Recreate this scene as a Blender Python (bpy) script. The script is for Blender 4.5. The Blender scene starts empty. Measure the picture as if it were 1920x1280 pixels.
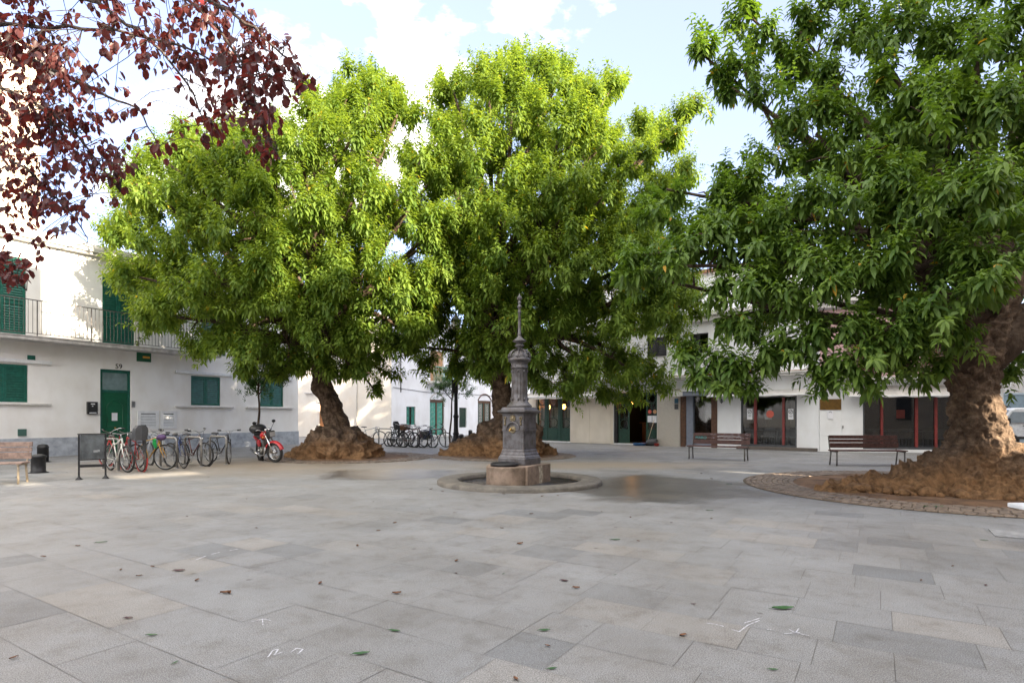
import bpy, bmesh, math, random
import numpy as np
from mathutils import Vector, noise
random.seed(7)
RNG = np.random.default_rng(11)
PI = math.pi
S = bpy.context.scene
COL = S.collection

# ---------------------------------------------------------------- camera, sky, sun, exposure
CAM_H = 1.4
FPX = 1089.0            # focal length in pixels of the 1920 px wide photograph
HOR = 781.0             # horizon row
cam = bpy.data.cameras.new('camera')
cam.sensor_width = 36.0
cam.lens = FPX / 1920 * 36
cam.shift_y = (HOR - 640) / 1920
cam.clip_start = 0.05
cam.clip_end = 3000
camo = bpy.data.objects.new('camera', cam)
COL.objects.link(camo)
camo.location = (0, 0, CAM_H)
camo.rotation_euler = (PI / 2, 0, 0)
S.camera = camo

SUN_EL = math.radians(18)
SH = Vector((0.72, -0.694, 0)).normalized()          # horizontal direction towards the sun
SUN_DIR = Vector((SH.x * math.cos(SUN_EL), SH.y * math.cos(SUN_EL), math.sin(SUN_EL)))
SUN_ROT = math.atan2(SH.x, SH.y)

w = bpy.data.worlds.new('World')
S.world = w
w.use_nodes = True
nt = w.node_tree
for n in list(nt.nodes):
    nt.nodes.remove(n)
out = nt.nodes.new('ShaderNodeOutputWorld')
bg = nt.nodes.new('ShaderNodeBackground')
sky = nt.nodes.new('ShaderNodeTexSky')
sky.sky_type = 'NISHITA'
sky.sun_disc = False
sky.sun_elevation = SUN_EL
sky.sun_rotation = SUN_ROT
sky.air_density = 1.0
sky.dust_density = 1.2
sky.ozone_density = 3.5
tc = nt.nodes.new('ShaderNodeTexCoord')
mp = nt.nodes.new('ShaderNodeMapping')
mp.inputs['Scale'].default_value = (1, 1, 1.9)
mp.inputs['Location'].default_value = (0.35, 0.1, 0.0)
nz = nt.nodes.new('ShaderNodeTexNoise')
nz.inputs['Scale'].default_value = 2.3
nz.inputs['Detail'].default_value = 9
nz.inputs['Roughness'].default_value = 0.55
# a cumulus bank low over the left of the square plus noise broken edges
dotn = nt.nodes.new('ShaderNodeVectorMath'); dotn.operation = 'DOT_PRODUCT'
cd = Vector((-0.33, 1.0, 0.50)).normalized()
dotn.inputs[1].default_value = cd
nt.links.new(tc.outputs['Generated'], dotn.inputs[0])
mr = nt.nodes.new('ShaderNodeMapRange')
mr.inputs['From Min'].default_value = 0.915; mr.inputs['From Max'].default_value = 1.0
mr.inputs['To Min'].default_value = 0.0; mr.inputs['To Max'].default_value = 0.15
nt.links.new(dotn.outputs['Value'], mr.inputs['Value'])
addn = nt.nodes.new('ShaderNodeMath'); addn.operation = 'ADD'
nt.links.new(tc.outputs['Generated'], mp.inputs['Vector'])
nt.links.new(mp.outputs['Vector'], nz.inputs['Vector'])
nt.links.new(nz.outputs['Fac'], addn.inputs[0])
nt.links.new(mr.outputs['Result'], addn.inputs[1])
dot2 = nt.nodes.new('ShaderNodeVectorMath'); dot2.operation = 'DOT_PRODUCT'  # extra unseen cloud overhead and behind, added to brighten the shaded square
dot2.inputs[1].default_value = Vector((0.0, -0.75, 0.66))
nt.links.new(tc.outputs['Generated'], dot2.inputs[0])
mr2 = nt.nodes.new('ShaderNodeMapRange')
mr2.inputs['From Min'].default_value = 0.05; mr2.inputs['From Max'].default_value = 0.6
mr2.inputs['To Min'].default_value = 0.0; mr2.inputs['To Max'].default_value = 0.26
nt.links.new(dot2.outputs['Value'], mr2.inputs['Value'])
add2 = nt.nodes.new('ShaderNodeMath'); add2.operation = 'ADD'
nt.links.new(addn.outputs[0], add2.inputs[0]); nt.links.new(mr2.outputs['Result'], add2.inputs[1])
rp = nt.nodes.new('ShaderNodeValToRGB')
rp.color_ramp.elements[0].position = 0.635
rp.color_ramp.elements[0].color = (0.13, 0.13, 0.13, 1)
rp.color_ramp.elements[1].position = 0.72
nt.links.new(add2.outputs[0], rp.inputs['Fac'])
mx = nt.nodes.new('ShaderNodeMix'); mx.data_type = 'RGBA'
nt.links.new(rp.outputs['Color'], mx.inputs[0])
grade = nt.nodes.new('ShaderNodeMix'); grade.data_type = 'RGBA'; grade.blend_type = 'MULTIPLY'; grade.inputs[0].default_value = 1.0
grade.inputs[7].default_value = (0.80, 0.68, 0.80, 1)
nt.links.new(sky.outputs['Color'], grade.inputs[6])
nt.links.new(grade.outputs[2], mx.inputs[6])
mx.inputs[7].default_value = (6.2, 6.0, 5.7, 1)
nt.links.new(mx.outputs[2], bg.inputs['Color'])
bg.inputs['Strength'].default_value = 0.12
nt.links.new(bg.outputs[0], out.inputs[0])

sl = bpy.data.lights.new('sun', 'SUN')
sl.energy = 5.0
sl.angle = math.radians(0.5)
sl.color = (1.0, 0.86, 0.66)
so = bpy.data.objects.new('sun', sl)
COL.objects.link(so)
so.rotation_euler = (-SUN_DIR).to_track_quat('-Z', 'Y').to_euler()
so.location = SUN_DIR * 60

S.view_settings.view_transform = 'Standard'
S.view_settings.look = 'None'
S.view_settings.gamma = 1
S.view_settings.exposure = 2.38

# ---------------------------------------------------------------- pixel helpers (photograph pixel -> real point)
def ray(px, py):
    return Vector(((px - 960) / FPX, 1.0, (HOR - py) / FPX))
def gnd(px, py, z=0.0):
    """point on the ground seen at a pixel"""
    d = FPX * (CAM_H - z) / (py - HOR)
    return Vector(((px - 960) / FPX * d, d, z))
def at(px, py, d):
    return Vector(((px - 960) / FPX * d, d, CAM_H + (HOR - py) / FPX * d))

# ---------------------------------------------------------------- materials
def lin(c):
    return tuple((x / 12.92 if x <= 0.04045 else ((x + 0.055) / 1.055) ** 2.4) for x in c)
MATS = {}
def new_mat(name):
    m = bpy.data.materials.new(name)
    m.use_nodes = True
    return m, m.node_tree, m.node_tree.nodes['Principled BSDF']
def mat(name, col, rough=0.6, metal=0.0, var=0.12, scale=6.0, bump=0.0, bscale=60.0, spec=0.5, detail=6, col2=None, mask=(0.4, 0.65)):
    """procedural surface: colour broken up by two noises, bump from a third"""
    if name in MATS: return MATS[name]
    m, t, p = new_mat(name)
    L = t.links
    c = t.nodes.new('ShaderNodeTexCoord')
    n1 = t.nodes.new('ShaderNodeTexNoise'); n1.inputs['Scale'].default_value = scale
    n1.inputs['Detail'].default_value = detail; n1.inputs['Roughness'].default_value = 0.65
    L.new(c.outputs['Object'], n1.inputs['Vector'])
    r = t.nodes.new('ShaderNodeValToRGB')
    r.color_ramp.elements[0].position = mask[0]; r.color_ramp.elements[1].position = mask[1]
    a = tuple(x * (1 - var) for x in col); b = tuple(min(1, x * (1 + var * 0.6)) for x in col)
    if col2 is not None: a = col2
    r.color_ramp.elements[0].color = (*a, 1); r.color_ramp.elements[1].color = (*b, 1)
    L.new(n1.outputs['Fac'], r.inputs['Fac'])
    L.new(r.outputs['Color'], p.inputs['Base Color'])
    p.inputs['Roughness'].default_value = rough
    p.inputs['Metallic'].default_value = metal
    p.inputs['Specular IOR Level'].default_value = spec
    if bump > 0:
        n2 = t.nodes.new('ShaderNodeTexNoise'); n2.inputs['Scale'].default_value = bscale
        n2.inputs['Detail'].default_value = 5
        L.new(c.outputs['Object'], n2.inputs['Vector'])
        bp = t.nodes.new('ShaderNodeBump'); bp.inputs['Strength'].default_value = bump
        bp.inputs['Distance'].default_value = 0.02
        L.new(n2.outputs['Fac'], bp.inputs['Height'])
        L.new(bp.outputs['Normal'], p.inputs['Normal'])
    MATS[name] = m
    return m

def wall_mat(name, col, stain, amount=0.35):
    """painted render: large faint blotches, damp and grime rising from the foot, trowel bump"""
    m, t, p = new_mat(name); L = t.links
    c = t.nodes.new('ShaderNodeTexCoord')
    n1 = t.nodes.new('ShaderNodeTexNoise'); n1.inputs['Scale'].default_value = 0.55; n1.inputs['Detail'].default_value = 8
    n1.inputs['Roughness'].default_value = 0.62
    L.new(c.outputs['Object'], n1.inputs['Vector'])
    mp = t.nodes.new('ShaderNodeMapping'); mp.inputs['Scale'].default_value = (1.3, 1.3, 0.7)
    L.new(c.outputs['Object'], mp.inputs['Vector'])
    n3 = t.nodes.new('ShaderNodeTexNoise'); n3.inputs['Scale'].default_value = 1.0; n3.inputs['Detail'].default_value = 6
    L.new(mp.outputs['Vector'], n3.inputs['Vector'])
    ad = t.nodes.new('ShaderNodeMath'); ad.operation = 'MULTIPLY'
    L.new(n1.outputs['Fac'], ad.inputs[0]); L.new(n3.outputs['Fac'], ad.inputs[1])
    r = t.nodes.new('ShaderNodeValToRGB')
    r.color_ramp.elements[0].position = 0.18; r.color_ramp.elements[1].position = 0.34
    st = tuple(a * (1 - amount) + b * amount for a, b in zip(col, stain))
    r.color_ramp.elements[0].color = (*col, 1); r.color_ramp.elements[1].color = (*st, 1)
    L.new(ad.outputs[0], r.inputs['Fac'])
    L.new(r.outputs['Color'], p.inputs['Base Color'])
    p.inputs['Roughness'].default_value = 0.85
    p.inputs['Specular IOR Level'].default_value = 0.25
    n2 = t.nodes.new('ShaderNodeTexNoise'); n2.inputs['Scale'].default_value = 18; n2.inputs['Detail'].default_value = 6
    L.new(c.outputs['Object'], n2.inputs['Vector'])
    bp = t.nodes.new('ShaderNodeBump'); bp.inputs['Strength'].default_value = 0.25; bp.inputs['Distance'].default_value = 0.015
    L.new(n2.outputs['Fac'], bp.inputs['Height']); L.new(bp.outputs['Normal'], p.inputs['Normal'])
    return m

def glass_mat(name, refl=0.3, tint=(0.75, 0.8, 0.8)):
    m = bpy.data.materials.new(name); m.use_nodes = True
    t = m.node_tree; t.nodes.clear()
    o = t.nodes.new('ShaderNodeOutputMaterial')
    a = t.nodes.new('ShaderNodeBsdfTransparent'); a.inputs[0].default_value = (*tint, 1)
    g = t.nodes.new('ShaderNodeBsdfGlossy'); g.inputs['Roughness'].default_value = 0.03
    f = t.nodes.new('ShaderNodeLayerWeight'); f.inputs['Blend'].default_value = refl
    mxs = t.nodes.new('ShaderNodeMixShader')
    t.links.new(f.outputs['Fresnel'], mxs.inputs[0])
    t.links.new(a.outputs[0], mxs.inputs[1]); t.links.new(g.outputs[0], mxs.inputs[2])
    t.links.new(mxs.outputs[0], o.inputs[0])
    return m

def emit_mat(name, col, s):
    m, t, p = new_mat(name)
    p.inputs['Base Color'].default_value = (*col, 1)
    p.inputs['Emission Color'].default_value = (*col, 1)
    p.inputs['Emission Strength'].default_value = s
    return m

def leaf_mat(name, dark, light, trans=0.4, tcol=None, rough=0.42, spec=0.4, odd=None):
    """leaf blade: tint attribute picks each leaf's own green, part of the light passes through"""
    m = bpy.data.materials.new(name); m.use_nodes = True
    t = m.node_tree; L = t.links
    p = t.nodes['Principled BSDF']; o = t.nodes['Material Output']
    at_ = t.nodes.new('ShaderNodeAttribute'); at_.attribute_name = 'tint'
    r = t.nodes.new('ShaderNodeValToRGB')
    e = r.color_ramp.elements
    e[0].position = 0.0; e[0].color = (*dark, 1)
    e[1].position = 0.965 if odd else 1.0; e[1].color = (*light, 1)
    if odd:
        x = r.color_ramp.elements.new(0.985); x.color = (*odd, 1)
    L.new(at_.outputs['Fac'], r.inputs['Fac'])
    L.new(r.outputs['Color'], p.inputs['Base Color'])
    p.inputs['Roughness'].default_value = rough
    p.inputs['Specular IOR Level'].default_value = spec
    tr = t.nodes.new('ShaderNodeBsdfTranslucent')
    mxc = t.nodes.new('ShaderNodeMix'); mxc.data_type = 'RGBA'; mxc.blend_type = 'MULTIPLY'
    mxc.inputs[0].default_value = 1.0
    L.new(r.outputs['Color'], mxc.inputs[6]); mxc.inputs[7].default_value = (*(tcol or (1.6, 1.5, 0.5)), 1)
    L.new(mxc.outputs[2], tr.inputs[0])
    ms = t.nodes.new('ShaderNodeMixShader'); ms.inputs[0].default_value = trans
    L.new(p.outputs[0], ms.inputs[1]); L.new(tr.outputs[0], ms.inputs[2])
    L.new(ms.outputs[0], o.inputs[0])
    return m

def bark_mat(name, dark, mid, light, scale=5.0, ochre=None, top=0.9):
    m, t, p = new_mat(name); L = t.links
    c = t.nodes.new('ShaderNodeTexCoord')
    n = t.nodes.new('ShaderNodeTexNoise'); n.inputs['Scale'].default_value = scale; n.inputs['Detail'].default_value = 10
    n.inputs['Roughness'].default_value = 0.7
    L.new(c.outputs['Object'], n.inputs['Vector'])
    v = t.nodes.new('ShaderNodeTexVoronoi'); v.inputs['Scale'].default_value = scale * 2.6
    mpn = t.nodes.new('ShaderNodeMixRGB'); mpn.blend_type = 'ADD'; mpn.inputs[0].default_value = 0.25
    L.new(c.outputs['Object'], mpn.inputs[1]); L.new(n.outputs['Color'], mpn.inputs[2])
    L.new(mpn.outputs[0], v.inputs['Vector'])
    r = t.nodes.new('ShaderNodeValToRGB')
    r.color_ramp.elements[0].position = 0.33; r.color_ramp.elements[0].color = (*dark, 1)
    r.color_ramp.elements[1].position = 0.72; r.color_ramp.elements[1].color = (*light, 1)
    x = r.color_ramp.elements.new(0.5); x.color = (*mid, 1)
    L.new(n.outputs['Fac'], r.inputs['Fac'])
    last = r.outputs['Color']
    if ochre:       # rubbed, earth stained foot of the roots
        sp = t.nodes.new('ShaderNodeSeparateXYZ'); L.new(c.outputs['Object'], sp.inputs[0])
        n5 = t.nodes.new('ShaderNodeTexNoise'); n5.inputs['Scale'].default_value = 1.6; n5.inputs['Detail'].default_value = 4
        L.new(c.outputs['Object'], n5.inputs['Vector'])
        ma = t.nodes.new('ShaderNodeMath'); ma.operation = 'MULTIPLY_ADD'
        L.new(n5.outputs['Fac'], ma.inputs[0]); ma.inputs[1].default_value = 1.3; L.new(sp.outputs['Z'], ma.inputs[2])
        mr_ = t.nodes.new('ShaderNodeMapRange')
        mr_.inputs['From Min'].default_value = top; mr_.inputs['From Max'].default_value = top + 0.55
        mr_.inputs['To Min'].default_value = 0.85; mr_.inputs['To Max'].default_value = 0.0
        L.new(ma.outputs[0], mr_.inputs['Value'])
        r2 = t.nodes.new('ShaderNodeValToRGB')
        r2.color_ramp.elements[0].position = 0.35; r2.color_ramp.elements[0].color = (*(0.35 * q for q in ochre), 1)
        r2.color_ramp.elements[1].position = 0.6; r2.color_ramp.elements[1].color = (*ochre, 1)
        L.new(n.outputs['Fac'], r2.inputs['Fac'])
        mc = t.nodes.new('ShaderNodeMix'); mc.data_type = 'RGBA'
        L.new(mr_.outputs['Result'], mc.inputs[0]); L.new(last, mc.inputs[6]); L.new(r2.outputs['Color'], mc.inputs[7])
        last = mc.outputs[2]
    L.new(last, p.inputs['Base Color'])
    p.inputs['Roughness'].default_value = 0.85; p.inputs['Specular IOR Level'].default_value = 0.3
    b1 = t.nodes.new('ShaderNodeBump'); b1.inputs['Strength'].default_value = 0.9; b1.inputs['Distance'].default_value = 0.05
    L.new(n.outputs['Fac'], b1.inputs['Height'])
    b2 = t.nodes.new('ShaderNodeBump'); b2.inputs['Strength'].default_value = 0.5; b2.inputs['Distance'].default_value = 0.03
    L.new(v.outputs['Distance'], b2.inputs['Height']); L.new(b1.outputs['Normal'], b2.inputs['Normal'])
    L.new(b2.outputs['Normal'], p.inputs['Normal'])
    return m

# ---------------------------------------------------------------- mesh builder
class MB:
    def __init__(s): s.v = []; s.f = []; s.sm = []
    def add(s, vs, fs, smooth=False):
        o = len(s.v); s.v += [tuple(x) for x in vs]
        s.f += [tuple(i + o for i in f) for f in fs]; s.sm += [smooth] * len(fs); return s
    def box(s, x0, x1, y0, y1, z0, z1, bev=0.0):
        if x0 > x1: x0, x1 = x1, x0
        if y0 > y1: y0, y1 = y1, y0
        if z0 > z1: z0, z1 = z1, z0
        if bev <= 0:
            vs = [(x, y, z) for z in (z0, z1) for y in (y0, y1) for x in (x0, x1)]
            return s.add(vs, [(0, 2, 3, 1), (4, 5, 7, 6), (0, 1, 5, 4), (1, 3, 7, 5), (3, 2, 6, 7), (2, 0, 4, 6)])
        bm = bmesh.new()
        bmesh.ops.create_cube(bm, size=1)
        for v in bm.verts:
            v.co = Vector(((x0 + x1) / 2 + v.co.x * (x1 - x0), (y0 + y1) / 2 + v.co.y * (y1 - y0), (z0 + z1) / 2 + v.co.z * (z1 - z0)))
        bmesh.ops.bevel(bm, geom=list(bm.edges), offset=bev, segments=2, affect='EDGES', profile=0.6)
        bm.verts.index_update()
        s.add([v.co.copy() for v in bm.verts], [[v.index for v in f.verts] for f in bm.faces]); bm.free(); return s
    def quad(s, a, b, c, d): return s.add([a, b, c, d], [(0, 1, 2, 3)])
    def tube(s, pts, r, n=8, cap=True, smooth=True):
        pts = [Vector(p) for p in pts]
        rs = r if isinstance(r, (list, tuple)) else [r] * len(pts)
        vs = []; prev = None
        for i, p in enumerate(pts):
            if i == 0: t = pts[1] - p
            elif i == len(pts) - 1: t = p - pts[i - 1]
            else: t = (pts[i + 1] - pts[i]).normalized() + (p - pts[i - 1]).normalized()
            if t.length < 1e-9: t = Vector((0, 0, 1))
            t.normalize()
            if prev is None:
                a = Vector((0, 0, 1)) if abs(t.z) < 0.9 else Vector((1, 0, 0))
                u = t.cross(a).normalized()
            else:
                u = (prev - t * prev.dot(t)).normalized()
            prev = u; v = t.cross(u)
            for k in range(n):
                an = 2 * PI * k / n
                vs.append(p + (u * math.cos(an) + v * math.sin(an)) * rs[i])
        fs = []
        for i in range(len(pts) - 1):
            for k in range(n):
                a = i * n + k; b = i * n + (k + 1) % n
                fs.append((a, b, b + n, a + n))
        if cap:
            fs.append(tuple(range(n))[::-1]); fs.append(tuple(range((len(pts) - 1) * n, len(pts) * n)))
        return s.add(vs, fs, smooth)
    def lathe(s, prof, n=32, cx=0, cy=0, flute=None, smooth=True, ax=None, start=0.0):
        vs = []
        for (r, z) in prof:
            for k in range(n):
                an = 2 * PI * k / n + start
                rr = r * (flute(an, z) if flute else 1)
                vs.append((cx + rr * math.cos(an), cy + rr * math.sin(an), z))
        fs = []
        for i in range(len(prof) - 1):
            for k in range(n):
                a = i * n + k; b = i * n + (k + 1) % n
                fs.append((a, b, b + n, a + n))
        fs.append(tuple(range(n))[::-1]); fs.append(tuple(range((len(prof) - 1) * n, len(prof) * n)))
        return s.add(vs, fs, smooth)
    def torus(s, c, axis, R, r, n=36, m=8, a0=0, a1=2 * PI):
        c = Vector(c); axis = Vector(axis).normalized()
        h = Vector((0, 0, 1)) if abs(axis.z) < 0.9 else Vector((1, 0, 0))
        u = axis.cross(h).normalized(); v = axis.cross(u)
        full = abs((a1 - a0) - 2 * PI) < 1e-6
        cnt = n if full else n + 1
        vs = []
        for i in range(cnt):
            an = a0 + (a1 - a0) * i / n
            d = u * math.cos(an) + v * math.sin(an)
            for k in range(m):
                bn = 2 * PI * k / m
                vs.append(c + d * (R + r * math.cos(bn)) + axis * (r * math.sin(bn)))
        fs = []
        for i in range(n):
            j = (i + 1) % cnt
            for k in range(m):
                l = (k + 1) % m
                fs.append((i * m + k, i * m + l, j * m + l, j * m + k))
        return s.add(vs, fs, True)
    def ball(s, c, r, n=12, m=8, sc=(1, 1, 1)):
        c = Vector(c); vs = []
        for i in range(m + 1):
            ph = PI * i / m
            for k in range(n):
                an = 2 * PI * k / n
                vs.append((c.x + r * sc[0] * math.sin(ph) * math.cos(an), c.y + r * sc[1] * math.sin(ph) * math.sin(an), c.z + r * sc[2] * math.cos(ph)))
        fs = []
        for i in range(m):
            for k in range(n):
                a = i * n + k; b = i * n + (k + 1) % n
                fs.append((a, a + n, b + n, b))
        return s.add(vs, fs, True)
    def prism(s, poly, axis, lo, hi):
        """extrude a 2D polygon along axis index"""
        n = len(poly); vs = []
        for h in (lo, hi):
            for (a, b) in poly:
                p = [0, 0, 0]; ids = [i for i in range(3) if i != axis]
                p[ids[0]] = a; p[ids[1]] = b; p[axis] = h; vs.append(p)
        fs = [tuple(range(n)), tuple(range(n, 2 * n))[::-1]]
        for i in range(n): fs.append((i, i + n, (i + 1) % n + n, (i + 1) % n))
        return s.add(vs, fs)
    def build(s, name, m, parent=None, fix=True):
        me = bpy.data.meshes.new(name)
        me.from_pydata(s.v, [], s.f)
        me.polygons.foreach_set('use_smooth', s.sm)
        me.materials.append(m)
        if fix and len(s.f) < 60000:
            bm = bmesh.new(); bm.from_mesh(me)
            bmesh.ops.recalc_face_normals(bm, faces=bm.faces); bm.to_mesh(me); bm.free()
        me.update()
        o = bpy.data.objects.new(name, me)
        COL.objects.link(o)
        if parent: o.parent = parent
        return o

def tag(o, label=None, cat=None, group=None, kind=None):
    if label: o['label'] = label
    if cat: o['category'] = cat
    if group: o['group'] = group
    if kind: o['kind'] = kind
    return o
def empty(name, loc=(0, 0, 0), rz=0.0, label=None, cat=None, group=None):
    o = bpy.data.objects.new(name, None); COL.objects.link(o)
    o.empty_display_size = 0.3
    o.location = loc; o.rotation_euler = (0, 0, rz)
    return tag(o, label, cat, group)
def copy_tree(o, parent=None):
    c = o.copy(); COL.objects.link(c); c.parent = parent
    for ch in [x for x in bpy.data.objects if x.parent == o]: copy_tree(ch, c)
    return c
def text_mesh(txt, size, m, name, parent, loc, rot, depth=0.006):
    cu = bpy.data.curves.new(name, 'FONT'); cu.body = txt; cu.size = size; cu.extrude = depth
    cu.align_x = 'CENTER'; cu.align_y = 'CENTER'
    o = bpy.data.objects.new(name, cu)
    me = bpy.data.meshes.new_from_object(o)
    bpy.data.objects.remove(o); me.materials.append(m)
    o = bpy.data.objects.new(name, me); COL.objects.link(o)
    o.parent = parent; o.location = loc; o.rotation_euler = rot
    return o

# ---------------------------------------------------------------- palette
M_white = wall_mat('white_render', (0.83, 0.82, 0.80), (0.50, 0.43, 0.34), 0.28)
M_white2 = wall_mat('cool_white_render', (0.80, 0.81, 0.82), (0.50, 0.47, 0.43), 0.3)
M_cream = wall_mat('cream_render', (0.80, 0.75, 0.67), (0.60, 0.48, 0.36), 0.3)
M_beige = wall_mat('beige_render', (0.72, 0.65, 0.55), (0.42, 0.36, 0.28), 0.35)
M_pink = wall_mat('pink_render', (0.55, 0.36, 0.36), (0.40, 0.30, 0.27), 0.3)
M_sand = wall_mat('sand_render', (0.62, 0.53, 0.42), (0.45, 0.36, 0.28), 0.4)
M_marble = mat('grey_marble', (0.40, 0.43, 0.47), 0.35, var=0.2, scale=3.5, detail=12, col2=(0.24, 0.26, 0.30), mask=(0.3, 0.6))
M_green = mat('green_paint', (0.016, 0.12, 0.09), 0.35, var=0.25, scale=9, bump=0.05)
M_dgreen = mat('dark_green_paint', (0.012, 0.05, 0.032), 0.4, var=0.25, scale=9)
M_door = mat('door_green_paint', (0.008, 0.10, 0.050), 0.3, var=0.15, scale=5)
M_teal = mat('teal_paint', (0.06, 0.34, 0.26), 0.5, var=0.25, scale=6)
M_iron = mat('black_iron', (0.022, 0.022, 0.024), 0.5, 0.3, var=0.3, scale=12, bump=0.1)
M_rail = mat('railing_iron', (0.12, 0.11, 0.105), 0.6, 0.2)
M_stone = mat('pale_stone', (0.62, 0.60, 0.57), 0.8, var=0.15, scale=5, bump=0.2)
M_slab = mat('slab_edge_stone', (0.55, 0.52, 0.50), 0.8, var=0.25, scale=4, bump=0.2)
M_metalw = mat('white_metal', (0.74, 0.75, 0.76), 0.45, 0.0, var=0.08)
M_steel = mat('brushed_steel', (0.42, 0.42, 0.42), 0.35, 0.9, var=0.2, scale=20)
M_chrome = mat('chrome', (0.65, 0.65, 0.66), 0.15, 1.0, var=0.1)
M_rubber = mat('rubber', (0.018, 0.018, 0.018), 0.8, var=0.3, scale=30)
M_blackp = mat('black_plastic', (0.02, 0.02, 0.022), 0.45, var=0.2)
M_greyp = mat('grey_plastic', (0.06, 0.063, 0.07), 0.5, var=0.2)
M_paper = mat('paper', (0.75, 0.75, 0.78), 0.8, var=0.05)
M_wood = mat('brown_wood', (0.11, 0.05, 0.025), 0.6, var=0.4, scale=14, bump=0.2)
M_orwood = mat('orange_wood', (0.36, 0.15, 0.05), 0.5, var=0.3, scale=10)
M_bench = mat('bench_wood', (0.085, 0.035, 0.028), 0.55, var=0.4, scale=16, bump=0.25)
M_benchl = mat('weathered_bench_wood', (0.30, 0.21, 0.17), 0.65, var=0.4, scale=10, bump=0.25)
M_leg = mat('bench_leg_metal', (0.13, 0.12, 0.11), 0.55, 0.4, var=0.3)
M_legl = mat('pale_leg_wood', (0.42, 0.34, 0.24), 0.7, var=0.25)
M_glass = glass_mat('window_glass', 0.32)
M_shopglass = glass_mat('shop_glass', 0.36, (0.8, 0.82, 0.82))
M_redp = mat('red_paint', (0.20, 0.028, 0.024), 0.45, var=0.2)
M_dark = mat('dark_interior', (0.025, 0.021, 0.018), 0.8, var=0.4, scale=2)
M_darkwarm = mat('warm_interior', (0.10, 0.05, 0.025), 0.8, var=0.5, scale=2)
M_bluegrey = mat('blue_grey_paint', (0.20, 0.22, 0.27), 0.5, var=0.1)
M_awn = mat('awning_cloth', (0.60, 0.57, 0.54), 0.85, var=0.15, scale=4)
M_tile = mat('roof_tile', (0.36, 0.18, 0.11), 0.8, var=0.35, scale=8, bump=0.3)
M_gold = mat('brass', (0.50, 0.32, 0.10), 0.35, 1.0, var=0.3)
M_granite = mat('pink_granite', (0.22, 0.162, 0.122), 0.7, var=0.5, scale=3.5, bump=0.3, bscale=90, detail=12, col2=(0.12, 0.085, 0.06), mask=(0.38, 0.62))
M_kerb = mat('kerb_granite', (0.135, 0.12, 0.10), 0.7, var=0.35, scale=5, bump=0.12, bscale=120, detail=12)
M_cast = mat('cast_iron_grey', (0.105, 0.10, 0.105), 0.45, 0.35, var=0.35, scale=7, bump=0.2, bscale=60, col2=(0.060, 0.050, 0.045), mask=(0.35, 0.6))
M_fbark = bark_mat('trunk_bark', (0.035, 0.022, 0.014), (0.10, 0.066, 0.044), (0.25, 0.18, 0.125), 6.0, ochre=(0.30, 0.165, 0.075), top=0.92)
M_lbark = bark_mat('limb_bark', (0.03, 0.02, 0.012), (0.07, 0.045, 0.03), (0.13, 0.10, 0.075), 5.0)
M_sbark = bark_mat('twig_bark', (0.05, 0.035, 0.03), (0.09, 0.065, 0.055), (0.16, 0.13, 0.12), 9.0)

# ---------------------------------------------------------------- ground
AV = Vector((-1720, FPX, 0)).normalized()      # paving rows run along this
BV = Vector((-AV.y, AV.x, 0)) * -1             # across the rows
if BV.y < 0: BV = -BV

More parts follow.
